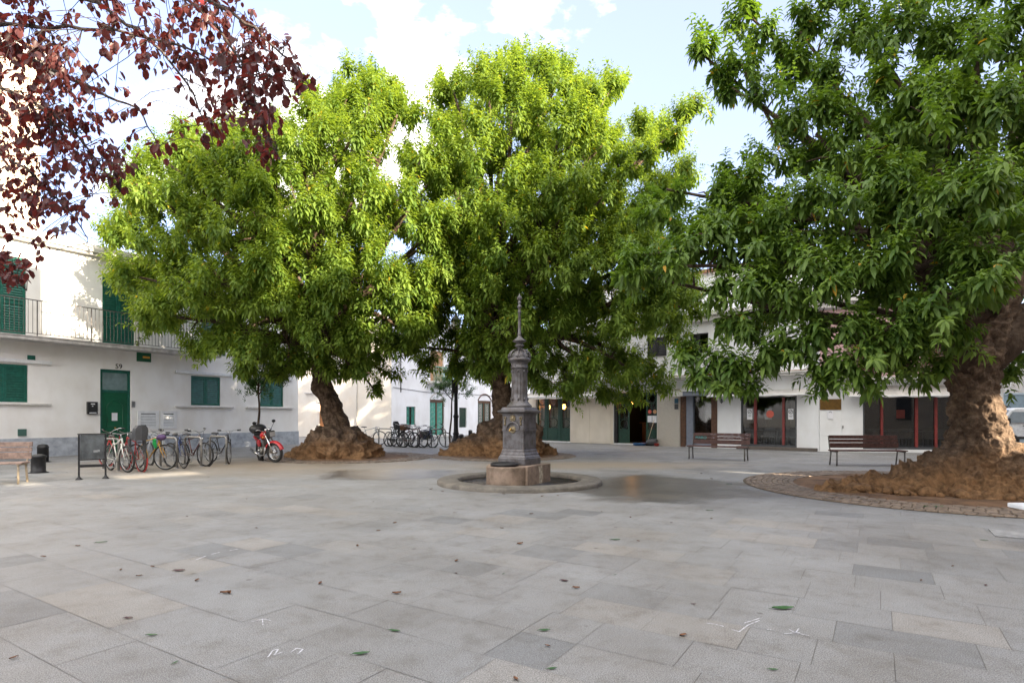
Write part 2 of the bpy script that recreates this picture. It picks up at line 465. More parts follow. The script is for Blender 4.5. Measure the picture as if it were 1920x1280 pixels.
def granite_paving():
    m, t, p = new_mat('granite_paving'); L = t.links
    c = t.nodes.new('ShaderNodeTexCoord')
    at_ = t.nodes.new('ShaderNodeAttribute'); at_.attribute_name = 'tone'
    r = t.nodes.new('ShaderNodeValToRGB')
    e = r.color_ramp.elements
    e[0].position = 0.0; e[0].color = (0.165, 0.172, 0.18, 1)
    e[1].position = 1.0; e[1].color = (0.325, 0.322, 0.318, 1)
    x = e.new(0.12); x.color = (0.208, 0.215, 0.222, 1)
    x = e.new(0.3); x.color = (0.255, 0.259, 0.262, 1)
    x = e.new(0.8); x.color = (0.276, 0.280, 0.283, 1)
    x = e.new(0.9); x.color = (0.30, 0.29, 0.275, 1)
    L.new(at_.outputs['Fac'], r.inputs['Fac'])
    # crystal speckle
    n = t.nodes.new('ShaderNodeTexNoise'); n.inputs['Scale'].default_value = 150; n.inputs['Detail'].default_value = 5
    L.new(c.outputs['Object'], n.inputs['Vector'])
    r1 = t.nodes.new('ShaderNodeValToRGB')
    r1.color_ramp.elements[0].position = 0.38; r1.color_ramp.elements[0].color = (0.50, 0.50, 0.50, 1)
    r1.color_ramp.elements[1].position = 0.62; r1.color_ramp.elements[1].color = (1.38, 1.38, 1.38, 1)
    L.new(n.outputs['Fac'], r1.inputs['Fac'])
    m1 = t.nodes.new('ShaderNodeMix'); m1.data_type = 'RGBA'; m1.blend_type = 'MULTIPLY'; m1.inputs[0].default_value = 1
    L.new(r.outputs['Color'], m1.inputs[6]); L.new(r1.outputs['Color'], m1.inputs[7])
    # grime clouds and trodden dirt
    n2 = t.nodes.new('ShaderNodeTexNoise'); n2.inputs['Scale'].default_value = 0.55; n2.inputs['Detail'].default_value = 9
    n2.inputs['Roughness'].default_value = 0.7
    L.new(c.outputs['Object'], n2.inputs['Vector'])
    r2 = t.nodes.new('ShaderNodeValToRGB')
    r2.color_ramp.elements[0].position = 0.32; r2.color_ramp.elements[0].color = (0.76, 0.72, 0.67, 1)
    r2.color_ramp.elements[1].position = 0.62; r2.color_ramp.elements[1].color = (1.05, 1.05, 1.05, 1)
    L.new(n2.outputs['Fac'], r2.inputs['Fac'])
    m2 = t.nodes.new('ShaderNodeMix'); m2.data_type = 'RGBA'; m2.blend_type = 'MULTIPLY'; m2.inputs[0].default_value = 1
    L.new(m1.outputs[2], m2.inputs[6]); L.new(r2.outputs['Color'], m2.inputs[7])
    n9 = t.nodes.new('ShaderNodeTexNoise'); n9.inputs['Scale'].default_value = 3.2; n9.inputs['Detail'].default_value = 8; n9.inputs['Roughness'].default_value = 0.75
    L.new(c.outputs['Object'], n9.inputs['Vector'])
    r9 = t.nodes.new('ShaderNodeValToRGB')
    r9.color_ramp.elements[0].position = 0.30; r9.color_ramp.elements[0].color = (0.74, 0.71, 0.67, 1)
    r9.color_ramp.elements[1].position = 0.50; r9.color_ramp.elements[1].color = (1.02, 1.02, 1.02, 1)
    L.new(n9.outputs['Fac'], r9.inputs['Fac'])
    m9 = t.nodes.new('ShaderNodeMix'); m9.data_type = 'RGBA'; m9.blend_type = 'MULTIPLY'; m9.inputs[0].default_value = 1
    L.new(m2.outputs[2], m9.inputs[6]); L.new(r9.outputs['Color'], m9.inputs[7]); m2 = m9
    # small dark spots (old chewing gum)
    v = t.nodes.new('ShaderNodeTexVoronoi'); v.inputs['Scale'].default_value = 1.5
    L.new(c.outputs['Object'], v.inputs['Vector'])
    r3 = t.nodes.new('ShaderNodeValToRGB')
    r3.color_ramp.elements[0].position = 0.030; r3.color_ramp.elements[0].color = (0.6, 0.58, 0.56, 1)
    r3.color_ramp.elements[1].position = 0.042; r3.color_ramp.elements[1].color = (1, 1, 1, 1)
    L.new(v.outputs['Distance'], r3.inputs['Fac'])
    m3 = t.nodes.new('ShaderNodeMix'); m3.data_type = 'RGBA'; m3.blend_type = 'MULTIPLY'; m3.inputs[0].default_value = 1
    L.new(m2.outputs[2], m3.inputs[6]); L.new(r3.outputs['Color'], m3.inputs[7])
    # brown earth spilled round the left of the square (bare, sandy dust)
    def spot(cx, cy, sx, sy, edge=0.35, nscale=1.3, namt=0.8, rot=0):
        mp_ = t.nodes.new('ShaderNodeMapping'); mp_.vector_type = 'TEXTURE'
        mp_.inputs['Location'].default_value = (cx, cy, 0); mp_.inputs['Scale'].default_value = (sx, sy, 1)
        mp_.inputs['Rotation'].default_value = (0, 0, rot)
        L.new(c.outputs['Object'], mp_.inputs['Vector'])
        ln = t.nodes.new('ShaderNodeVectorMath'); ln.operation = 'LENGTH'
        L.new(mp_.outputs['Vector'], ln.inputs[0])
        nn = t.nodes.new('ShaderNodeTexNoise'); nn.inputs['Scale'].default_value = nscale; nn.inputs['Detail'].default_value = 7
        L.new(c.outputs['Object'], nn.inputs['Vector'])
        k = t.nodes.new('ShaderNodeMath'); k.operation = 'MULTIPLY_ADD'
        L.new(nn.outputs['Fac'], k.inputs[0]); k.inputs[1].default_value = namt; L.new(ln.outputs['Value'], k.inputs[2])
        q = t.nodes.new('ShaderNodeMapRange')
        q.inputs['From Min'].default_value = 1 + namt * 0.5 - edge; q.inputs['From Max'].default_value = 1 + namt * 0.5
        q.inputs['To Min'].default_value = 1; q.inputs['To Max'].default_value = 0
        L.new(k.outputs[0], q.inputs['Value'])
        return q.outputs['Result']
    dust = spot(-6.5, 17.0, 7.5, 4.2, 0.8, 0.8, 0.7)
    dust2 = spot(2.0, 16.8, 5.5, 1.8, 0.7, 0.9, 0.7)
    dm = t.nodes.new('ShaderNodeMath'); dm.operation = 'MAXIMUM'; L.new(dust, dm.inputs[0]); L.new(dust2, dm.inputs[1])
    dk = t.nodes.new('ShaderNodeMath'); dk.operation = 'MULTIPLY'; L.new(dm.outputs[0], dk.inputs[0]); dk.inputs[1].default_value = 0.75
    m4 = t.nodes.new('ShaderNodeMix'); m4.data_type = 'RGBA'
    L.new(dk.outputs[0], m4.inputs[0]); L.new(m3.outputs[2], m4.inputs[6]); m4.inputs[7].default_value = (0.31, 0.25, 0.18, 1)
    # wet patches
    w1 = spot(2.9, 11.6, 2.3, 2.5, 0.25, 1.1, 0.9)
    w2 = spot(-3.0, 14.3, 1.8, 1.5, 0.25, 1.1, 0.9)
    wm = t.nodes.new('ShaderNodeMath'); wm.operation = 'MAXIMUM'; L.new(w1, wm.inputs[0]); L.new(w2, wm.inputs[1])
    m5 = t.nodes.new('ShaderNodeMix'); m5.data_type = 'RGBA'; m5.blend_type = 'MULTIPLY'
    wk = t.nodes.new('ShaderNodeMath'); wk.operation = 'MULTIPLY'; L.new(wm.outputs[0], wk.inputs[0]); wk.inputs[1].default_value = 0.9
    L.new(wk.outputs[0], m5.inputs[0]); L.new(m4.outputs[2], m5.inputs[6]); m5.inputs[7].default_value = (0.45, 0.42, 0.39, 1)
    gm = t.nodes.new('ShaderNodeMix'); gm.data_type = 'RGBA'; gm.blend_type = 'MULTIPLY'; gm.inputs[0].default_value = 1
    gm.inputs[7].default_value = (0.86, 0.855, 0.85, 1); L.new(m5.outputs[2], gm.inputs[6])
    L.new(gm.outputs[2], p.inputs['Base Color'])
    rr = t.nodes.new('ShaderNodeMapRange'); rr.inputs['To Min'].default_value = 0.62; rr.inputs['To Max'].default_value = 0.31
    L.new(wm.outputs[0], rr.inputs['Value']); L.new(rr.outputs['Result'], p.inputs['Roughness'])
    b = t.nodes.new('ShaderNodeBump'); b.inputs['Strength'].default_value = 0.15; b.inputs['Distance'].default_value = 0.003
    L.new(n.outputs['Fac'], b.inputs['Height']); L.new(b.outputs['Normal'], p.inputs['Normal'])
    p.inputs['Specular IOR Level'].default_value = 0.45
    return m

def build_ground():
    # one sheet to the horizon
    g = MB(); g.quad((-900, -900, -0.008), (900, -900, -0.008), (900, 900, -0.008), (-900, 900, -0.008))
    o = g.build('ground', mat('joint_earth', (0.19, 0.175, 0.155), 0.9, var=0.3, scale=0.8)); tag(o, kind='structure')
    # slabs: rows along AV of random lengths
    vs = []; fs = []; tone = []
    rowh = 0.44; gap = 0.0016
    rr = random.Random(5)
    v = -2.0; row = 0
    while v < 47:
        h = rowh if rr.random() < 0.8 else 0.54
        u = -46 + rr.random() * 0.8
        bias = rr.uniform(-0.06, 0.06)
        while u < 44:
            l = rr.choice([0.4, 0.5, 0.6, 0.6, 0.6, 0.75])
            c = AV * (u + l / 2) + BV * (v + h / 2)
            if c.y > 1.0 and abs(c.x) < c.y * 0.95 + 4 and c.y < 46:
                dz = rr.uniform(-0.0007, 0.0007)
                i = len(vs)
                for (a, b) in ((u + gap, v + gap), (u + l - gap, v + gap), (u + l - gap, v + h - gap), (u + gap, v + h - gap)):
                    q = AV * a + BV * b
                    vs.append((q.x, q.y, 0.0 + dz))
                fs.append((i, i + 1, i + 2, i + 3))
                tn = min(1, max(0, rr.betavariate(2.2, 1.6) * 0.8 + 0.12 + bias))
                if rr.random() < 0.08: tn = rr.uniform(0.08, 0.28)
                tone.append(tn)
            u += l
        v += h; row += 1
    me = bpy.data.meshes.new('paving'); me.from_pydata(vs, [], fs)
    a = me.attributes.new('tone', 'FLOAT', 'FACE'); a.data.foreach_set('value', tone)
    me.materials.append(granite_paving())
    bm = bmesh.new(); bm.from_mesh(me); bmesh.ops.recalc_face_normals(bm, faces=bm.faces)
    for f in bm.faces:
        if f.normal.z < 0: f.normal_flip()
    bm.to_mesh(me); bm.free()
    o = bpy.data.objects.new('plaza_paving', me); COL.objects.link(o); tag(o, kind='structure')
build_ground()

def cobble_ring(cx, cy, r0, r1, name_seed):
    """setts laid in rings round a tree, on a mortar bed, with bare earth inside"""
    rr = random.Random(name_seed)
    bed = MB()
    n = 96
    vs = []; fs = []
    for r in (r0, r1 + 0.01):
        for k in range(n):
            an = 2 * PI * k / n; vs.append((cx + r * math.cos(an), cy + r * math.sin(an), 0.005))
    for k in range(n): fs.append((k, (k + 1) % n, (k + 1) % n + n, k + n))
    bed.add(vs, fs)
    o = bed.build('sett_bed', mat('sett_mortar', (0.10, 0.075, 0.05), 0.95, var=0.4, scale=6)); tag(o, kind='structure')
    s = MB(); r = r0 + 0.01
    while r < r1 - 0.05:
        h = 0.105; cnt = int(2 * PI * r / 0.145); off = rr.random()
        for k in range(cnt):
            a0 = (k + off) * 2 * PI / cnt; a1 = a0 + 2 * PI / cnt
            g = 0.009; zt = 0.018 + rr.uniform(-0.005, 0.007)
            ra, rb = r + g, r + h - g; da = g / r
            c_ = []
            for zz, ins in ((0.004, 0), (zt - 0.004, 0), (zt, 0.012)):
                for (q, an) in ((ra + ins, a0 + da + ins / r), (rb - ins, a0 + da + ins / r), (rb - ins, a1 - da - ins / r), (ra + ins, a1 - da - ins / r)):
                    c_.append((cx + q * math.cos(an), cy + q * math.sin(an), zz))
            f_ = []
            for l in (0, 4):
                for j in range(4): f_.append((l + j, l + (j + 1) % 4, l + 4 + (j + 1) % 4, l + 4 + j))
            f_.append((8, 9, 10, 11))
            s.add(c_, f_)
        r += h
    o = s.build('sett_ring', mat('sett_stone', (0.215, 0.165, 0.125), 0.75, var=0.4, scale=5, bump=0.4, bscale=40)); tag(o, kind='structure')
    # bare earth disc, lumpy
    vs = [(cx, cy, 0.03)]; fs = []
    rings = 14; n = 72
    for i in range(1, rings + 1):
        r = (r0 + 0.01) * i / rings
        for k in range(n):
            an = 2 * PI * k / n; x = cx + r * math.cos(an); y = cy + r * math.sin(an)
            z = 0.03 + 0.03 * noise.noise(Vector((x * 1.7, y * 1.7, 0))) if i < rings else 0.006
            vs.append((x, y, max(0.008, z)))
    for k in range(n): fs.append((0, 1 + k, 1 + (k + 1) % n))
    for i in range(rings - 1):
        for k in range(n):
            a = 1 + i * n + k; b = 1 + i * n + (k + 1) % n
            fs.append((a, a + n, b + n, b))
    e = MB(); e.add(vs, fs, True)
    o = e.build('earth', mat('bare_earth', (0.17, 0.095, 0.05), 0.95, var=0.4, scale=3, bump=0.6, bscale=25)); tag(o, kind='structure')
cobble_ring(-5.55, 20.1, 1.95, 2.75, 1)
cobble_ring(-0.35, 20.9, 1.9, 2.6, 2)
cobble_ring(8.45, 11.35, 2.65, 3.65, 3)

# ---------------------------------------------------------------- facades
class Facade:
    def __init__(s, name, A, B, label, cat='house'):
        s.A = Vector((A[0], A[1], 0)); B = Vector((B[0], B[1], 0))
        s.u = (B - s.A).normalized(); s.L = (B - s.A).length
        s.inw = Vector((-s.u.y, s.u.x, 0))
        s.root = empty(name, s.A, math.atan2(s.u.y, s.u.x), label, cat)
    def uv(s, px, py, off=0.0):
        """pixel -> (u, z) on the facade plane moved off metres outward"""
        r = ray(px, py); A = s.A - s.inw * off
        t = A.dot(s.inw) / Vector((r.x, r.y, 0)).dot(s.inw)
        P = r * t
        return (P - A).dot(s.u), CAM_H + r.z * t
    def rect(s, x0, y0, x1, y1, off=0.0):
        """pixel rectangle -> (u0,u1,z0,z1), heights read at the middle column"""
        u0, _ = s.uv(x0, y0, off); u1, _ = s.uv(x1, y0, off)
        xm = (x0 + x1) / 2
        return u0, u1, s.uv(xm, y1, off)[1], s.uv(xm, y0, off)[1]
    def wall(s, name, m, u0, u1, z0, z1, holes=(), depth=0.22, y=0.0, thick=9.0):
        mb = MB()
        us = sorted(set([u0, u1] + [h[0] for h in holes] + [h[1] for h in holes]))
        zs = sorted(set([z0, z1] + [h[2] for h in holes] + [h[3] for h in holes]))
        us = [q for q in us if u0 <= q <= u1]; zs = [q for q in zs if z0 <= q <= z1]
        for i in range(len(us) - 1):
            for j in range(len(zs) - 1):
                cu = (us[i] + us[i + 1]) / 2; cz = (zs[j] + zs[j + 1]) / 2
                if any(h[0] < cu < h[1] and h[2] < cz < h[3] for h in holes): continue
                mb.quad((us[i], y, zs[j]), (us[i + 1], y, zs[j]), (us[i + 1], y, zs[j + 1]), (us[i], y, zs[j + 1]))
        for h in holes:
            a, b, c, d = h[:4]
            dd = h[4] if len(h) > 4 else depth
            mb.quad((a, y, c), (a, y + dd, c), (a, y + dd, d), (a, y, d))
            mb.quad((b, y, c), (b, y, d), (b, y + dd, d), (b, y + dd, c))
            mb.quad((a, y, d), (a, y + dd, d), (b, y + dd, d), (b, y, d))
            mb.quad((a, y, c), (b, y, c), (b, y + dd, c), (a, y + dd, c))
        # sides, back and top
        mb.quad((u0, y, z0), (u0, y, z1), (u0, y + thick, z1), (u0, y + thick, z0))
        mb.quad((u1, y, z0), (u1, y + thick, z0), (u1, y + thick, z1), (u1, y, z1))
        mb.quad((u0, y + thick, z0), (u0, y + thick, z1), (u1, y + thick, z1), (u1, y + thick, z0))
        mb.quad((u0, y, z1), (u1, y, z1), (u1, y + thick, z1), (u0, y + thick, z1))
        return mb.build(name, m, s.root, fix=False)

def shutter_panel(mb, u0, u1, z0, z1, y, leaves=2, mid=None, slat=0.085):
    """louvred leaves with rails, stiles and tilted slats"""
    w_ = (u1 - u0) / leaves
    for k in range(leaves):
        a = u0 + k * w_ + 0.004; b = a + w_ - 0.008; st = min(0.07, w_ * 0.16)
        mb.box(a, a + st, y, y + 0.045, z0, z1); mb.box(b - st, b, y, y + 0.045, z0, z1)
        rails = [(z0, z0 + 0.08), (z1 - 0.08, z1)]
        if mid: rails.append((mid - 0.05, mid + 0.05))
        for (p, q) in rails: mb.box(a + st, b - st, y + 0.001, y + 0.044, p, q)
        z = z0 + 0.09
        while z < z1 - 0.12:
            if not (mid and mid - 0.1 < z < mid + 0.06):
                yy = y + 0.006
                mb.add([(a + st, yy, z), (b - st, yy, z), (b - st, yy + 0.034, z + slat * 0.8), (a + st, yy + 0.034, z + slat * 0.8),
                        (a + st, yy, z + 0.010), (b - st, yy, z + 0.010), (b - st, yy + 0.034, z + slat * 0.8 + 0.01), (a + st, yy + 0.034, z + slat * 0.8 + 0.01)],
                       [(0, 1, 5, 4), (4, 5, 6, 7), (0, 3, 2, 1), (3, 7, 6, 2)])
            z += slat
    mb.box(u0 + 0.01, u1 - 0.01, y + 0.042, y + 0.05, z0 + 0.01, z1 - 0.01)

# ---- the white house with the balcony (left)
H1 = Facade('white_house', (-17.0, 19.3), (-17.0 + 0.4935 * 12.15, 19.3 + 0.8697 * 12.15), 'long white two storey house with green louvred shutters, a balcony and door 59')
def build_house1():
    F = H1
    zc = F.uv(200, 486)[1]; ztop = F.uv(200, 466)[1]
    gz = F.uv(250, 645)[1]
    def rz(x0, x1, y0, y1, off=0.0): return F.rect(x0, y0, x1, y1, off)
    win = [rz(-40, 52, 685, 755), rz(358, 413, 703, 759), rz(488, 531, 713, 762)]
    zs = 1.0
    wz0 = sum(q[2] for q in win) / 3; wz1 = sum(q[3] for q in win) / 3
    win = [(q[0], q[1], wz0, wz1) for q in win]
    door = rz(188, 246, 693, 850); door = (door[0], door[1], 0.0, door[3])
    bz = F.uv(250, 648, 0.75)[1]          # top of balcony slab
    up = []
    for (a, b) in ((-50, 49), (192, 252), (378, 412)):
        u0 = F.uv(a, 500)[0]; u1 = F.uv(b, 500)[0]
        up.append((u0, u1))
    wdt = up[1][1] - up[1][0]
    up[2] = (up[2][0], up[2][0] + wdt)
    uz1 = F.uv(192, 513)[1]
    up = [(a, b, bz + 0.02, uz1) for a, b in up]
    holes = win + [door] + up
    F.wall('wall', M_white, -14, F.L, 0, ztop, holes, 0.18)
    # marble plinth, proud of the wall, broken by the door
    pz = F.uv(100, 820)[1]
    mb = MB()
    mb.box(-14, door[0], -0.03, -0.002, 0, pz); mb.box(door[1], F.L + 0.03, -0.03, -0.002, 0, pz)
    mb.box(F.L + 0.002, F.L + 0.03, 0.0, 8, 0, pz)
    mb.build('plinth', M_marble, F.root)
    # cornice in two steps
    mb = MB(); mb.box(-14, F.L + 0.12, -0.22, -0.002, zc, zc + 0.10); mb.box(-14, F.L + 0.18, -0.30, -0.001, zc + 0.102, zc + 0.22)
    mb.box(-14, F.L + 0.05, -0.06, -0.002, ztop - 0.10, ztop + 0.04)
    mb.build('cornice', M_stone, F.root)
    # balcony
    bend = F.uv(415, 660, 0.75)[0]
    mb = MB(); mb.box(-14, bend, -0.78, -0.002, bz - 0.15, bz - 0.03, 0.012); mb.box(-14, bend + 0.03, -0.81, -0.002, bz - 0.028, bz)
    mb.build('balcony_slab', M_slab, F.root)
    mb = MB(); rt = bz + F.uv(120, 571, 0.75)[1] - F.uv(120, 632, 0.75)[1] + 0.08
    mb.box(-14, bend - 0.03, -0.765, -0.735, rt - 0.03, rt); mb.box(-14, bend - 0.03, -0.76, -0.74, bz + 0.07, bz + 0.09)
    u = -13.9; k = 0
    while u < bend - 0.05:
        big = k % 13 == 0
        q = 0.013 if big else 0.006
        mb.box(u - q, u + q, -0.75 - q, -0.75 + q, bz + (0.001 if big else 0.09), rt - 0.03)
        u += 0.125; k += 1
    mb.box(bend - 0.045, bend - 0.03, -0.75, -0.01, rt - 0.03, rt)
    y = -0.66
    while y < -0.05: mb.box(bend - 0.043, bend - 0.031, y - 0.006, y + 0.006, bz + 0.002, rt - 0.031); y += 0.12
    mb.build('balcony_railing', M_rail, F.root)
    # shutters
    for q in up:
        mb = MB(); shutter_panel(mb, q[0] + 0.01, q[1] - 0.01, q[2] + 0.02, q[3] - 0.01, 0.02, 2, q[2] + (q[3] - q[2]) * 0.42)
        mb.build('balcony_shutter', M_green, F.root)
    for q in win:
        mb = MB(); shutter_panel(mb, q[0] + 0.01, q[1] - 0.01, q[2] + 0.01, q[3] - 0.01, 0.02, 2, None)
        mb.build('window_shutter', M_green, F.root)
    for (x0, x1) in ((-60, 95), (328, 436), (462, 548)):
        a = F.uv(x0, 700)[0]; b = F.uv(x1, 700)[0]
        MB().box(a, b, -0.10, -0.002, wz1 + 0.06, wz1 + 0.18, 0.008).build('shutter_track', M_metalw, F.root)
        MB().box(a, b, -0.10, -0.002, wz0 - 0.09, wz0 - 0.03, 0.008).build('sill', M_stone, F.root)
    # front door
    d0, d1, _, d3 = door
    dw = MB(); tz = d3 - 0.78
    dw.box(d0 + 0.002, d0 + 0.10, 0.07, 0.15, 0.002, d3 - 0.002); dw.box(d1 - 0.10, d1 - 0.002, 0.07, 0.15, 0.002, d3 - 0.002)
    dw.box(d0 + 0.101, d1 - 0.101, 0.071, 0.149, d3 - 0.12, d3 - 0.003); dw.box(d0 + 0.101, d1 - 0.101, 0.071, 0.149, tz - 0.09, tz)
    fr = dw.build('door_frame', M_green, F.root)
    MB().box(d0 + 0.101, d1 - 0.101, 0.10, 0.11, tz, d3 - 0.12).build('transom_pane', mat('frosted_pane', (0.20, 0.28, 0.29), 0.15, var=0.2, scale=2), F.root)
    dl = MB(); dl.box(d0 + 0.103, d1 - 0.103, 0.09, 0.14, 0.02, tz - 0.092)
    cu = (d0 + d1) / 2; hw = (d1 - d0) * 0.26
    def mold(z0, z1, arch):
        pts = [(cu - hw, 0.088, z0), (cu - hw, 0.088, z1)]
        if arch:
            for k in range(1, 12):
                an = PI - PI * k / 12; pts.append((cu + hw * math.cos(an), 0.088, z1 + hw * 0.9 * math.sin(an)))
        pts += [(cu + hw, 0.088, z1), (cu + hw, 0.088, z0), (cu - hw, 0.088, z0)]
        dl.tube(pts, 0.016, 6)
    mold(1.02, 1.75, True); mold(0.18, 0.72, False)
    dl.box(cu - hw, cu + hw, 0.075, 0.092, 0.86, 0.89)
    leaf = dl.build('door', M_door, F.root)
    MB().ball((cu, 0.06, 0.97), 0.035).build('door_knob', M_gold, leaf)
    MB().box(cu - 0.11, cu + 0.09, 0.083, 0.087, 1.25, 1.55).build('notice', M_paper, leaf)
    # small fittings
    def fit(name, m, x0, y0, x1, y1, th=0.03, lab=None):
        q = F.rect(x0, y0, x1, y1)
        o = MB().box(q[0], q[1], -th, -0.001, q[2], q[3], 0.004).build(name, m, F.root)
        return o, q
    fit('vent_cover', M_green, 51, 666, 66, 679, 0.02)
    fit('vent_cover', mat('dull_green_paint', (0.05, 0.12, 0.10), 0.6), 33, 804, 49, 817, 0.045)
    o, q = fit('meter_cover', M_door, 256, 661, 283, 678, 0.02)
    MB().box((q[0] + q[1]) / 2 - 0.05, (q[0] + q[1]) / 2 + 0.22, -0.024, -0.0205, q[2] + 0.14, q[3] - 0.14).build('orange_sticker', mat('orange_sticker', (0.65, 0.32, 0.04), 0.5), o)
    o, q = fit('letter_box', M_blackp, 162, 753, 181, 776, 0.10)
    mb = MB(); mb.box(q[0] + 0.1, q[1] - 0.1, -0.106, -0.101, q[3] - 0.10, q[3] - 0.06); mb.box(q[0] + 0.18, q[1] - 0.2, -0.106, -0.101, q[3] - 0.18, q[3] - 0.14)
    mb.build('slot_plate', M_metalw, o); mb = MB()
    mb.box(q[0] + 0.05, q[0] + 0.18, -0.106, -0.101, q[2] + 0.03, q[2] + 0.06); mb.box(q[1] - 0.18, q[1] - 0.05, -0.106, -0.101, q[2] + 0.03, q[2] + 0.06)
    mb.build('name_plate', M_metalw, o)
    q = F.rect(246.5, 752, 250, 763)
    MB().box(q[0], q[0] + 0.12, -0.03, -0.001, q[2], q[3]).build('intercom', M_steel, F.root)
    for (x0, x1) in ((257, 298), (300, 331)):
        q = F.rect(x0, 770, x1, 804)
        z0_, z1_ = F.rect(257, 770, 298, 804)[2:]
        mb = MB(); a, b = q[0] + 0.01, q[1] - 0.01
        mb.box(a, b, -0.03, -0.002, z0_, z0_ + 0.10); mb.box(a, b, -0.03, -0.002, z1_ - 0.10, z1_)
        mb.box(a, a + 0.12, -0.031, -0.002, z0_ + 0.1, z1_ - 0.1); mb.box(b - 0.12, b, -0.031, -0.002, z0_ + 0.1, z1_ - 0.1)
        MB().box(a + 0.119, b - 0.119, -0.004, -0.0015, z0_ + 0.1, z1_ - 0.1).build('louvre_shade_sheet', M_greyp, F.root)  # dark sheet behind the slats, standing in for shade in the gaps
        z = z0_ + 0.11
        while z < z1_ - 0.13:
            mb.add([(a + 0.12, -0.03, z), (b - 0.12, -0.03, z), (b - 0.12, -0.006, z + 0.05), (a + 0.12, -0.006, z + 0.05)], [(0, 1, 2, 3)]); z += 0.062
        mb.build('louvred_cupboard', M_metalw, F.root)
    u, z = F.uv(222.5, 687)
    text_mesh('59', 0.26, M_blackp, 'house_number', F.root, (u, -0.01, z), (PI / 2, 0, 0))
    # roof slab terrace
    # cable along the parapet
    mb = MB()
    pts = [(-14 + i * 1.5, -0.05, ztop + 0.22 + 0.05 * math.sin(i * 1.9)) for i in range(int((F.L + 14) / 1.5))]
    mb.tube(pts, 0.012, 5)
    mb.build('roof_cable', M_rail, F.root)
build_house1()

# ---- tall cream house rising behind the white house
HT = Facade('tall_cream_house', (-17.0 - 9.2 * 0.8697 - 8, 19.3 + 9.2 * 0.4935 - 10), (-22.9, 28.2), 'tall cream apartment house rising behind the balcony house', 'building')
def build_tall():
    F = HT
    top = 19.6
    F.wall('wall', wall_mat('sun_warmed_cream_render', (0.70, 0.56, 0.42), (0.5, 0.38, 0.27), 0.4), 0, F.L, 0, top - 1.2, [], 0.2, thick=10)  # cream wall tinted orange: the warm sun glow is put into its colour
    mb = MB(); mb.box(0, F.L + 0.7, -0.7, 10.6, top - 1.198, top - 0.95); mb.box(0, F.L + 0.5, -0.5, 10.4, top - 0.948, top - 0.7)
    mb.build('eaves', M_stone, F.root)
    mb = MB(); mb.add([(0, -0.7, top - 0.69), (F.L + 0.7, -0.7, top - 0.69), (F.L + 0.7, 10.7, top - 0.69), (0, 10.7, top - 0.69), (0, 5, top + 1.2), (F.L - 3, 5, top + 1.2)],
                      [(0, 1, 5, 4), (1, 2, 5), (2, 3, 4, 5), (0, 4, 3), (0, 3, 2, 1)])
    mb.build('roof', M_tile, F.root)
    for r in range(4):
        for c in range(4):
            u = F.L - 2.6 - c * 3.1; z = 7.6 + r * 2.9
            mb = MB(); shutter_panel(mb, u, u + 1.1, z, z + 1.9, -0.052, 2); mb.build('shutter', M_green, F.root)
            MB().box(u - 0.1, u + 1.2, -0.12, -0.001, z - 0.1, z - 0.01).build('sill', M_stone, F.root)
build_tall()

# ---- cream house across the street and its white neighbour
CC = Vector((-7.75, 37.2))
HC = Facade('cream_house', (CC.x - 0.8697 * 12, CC.y + 0.4935 * 12), (CC.x - 0.8697 * 0.03, CC.y + 0.4935 * 0.03), 'plain cream rendered house with a wooden door, behind the leaning tree')
def build_cream():
    F = HC
    d = F.rect(598, 755, 614, 825); d = (d[0], d[1], 0.0, d[3])
    d2 = (d[0], d[0] + 1.15, 0.0, d[3])
    up = [(u, u + 0.9, 4.2, 5.8) for u in (F.L - 2.6, F.L - 6.6)]
    F.wall('wall', M_cream, 0, F.L, 0, 7.6, [d2] + up, 0.2, thick=0.3)
    MB().box(0.01, F.L - 0.7, 0.31, 9, 0, 7.59).build('rear_wing', M_cream, F.root)
    MB().box(d2[0] - 0.14, d2[1] + 0.14, -0.05, -0.001, d2[3] + 0.02, d2[3] + 0.2).build('lintel', M_stone, F.root)
    mb = MB(); mb.box(d2[0] + 0.01, d2[0] + 0.42, 0.08, 0.13, 0.02, d2[3] - 0.01); mb.box(d2[0] + 0.60, d2[1] - 0.01, 0.09, 0.13, 0.02, d2[3] - 0.01)
    mb.build('door', M_orwood, F.root)
    MB().box(d2[0] + 0.421, d2[0] + 0.599, 0.12, 0.13, 0.02, d2[3] - 0.01).build('door_pane', M_glass, F.root)
    for q in up:
        mb = MB(); shutter_panel(mb, q[0], q[1], q[2], q[3], 0.03, 2); mb.build('shutter', M_wood, F.root)
        MB().box(q[0] - 0.08, q[1] + 0.08, -0.08, -0.001, q[2] - 0.08, q[2] - 0.01).build('sill', M_stone, F.root)
    MB().box(0, F.L + 0.1, -0.2, -0.002, 7.35, 7.55).build('cornice', M_stone, F.root)
    u, _ = F.uv(670, 780)
    mb = MB(); mb.tube([(u, -0.05, 0.1), (u, -0.05, 7.3)], 0.03, 8); mb.build('drainpipe', M_stone, F.root)
    u, z = F.uv(590, 735)
    mb = MB(); mb.box(u - 0.9, u + 0.4, -0.12, -0.001, z - 0.1, z, 0.01); mb.build('window_ledge', M_stone, F.root)
    mb = MB()
    for z in (0.0, 0.13): mb.box(d2[0] - 0.3, d2[1] + 0.3, -0.5 + z * 1.5, -0.001, z, z + 0.128)
    mb.build('door_step', M_stone, F.root)
build_cream()

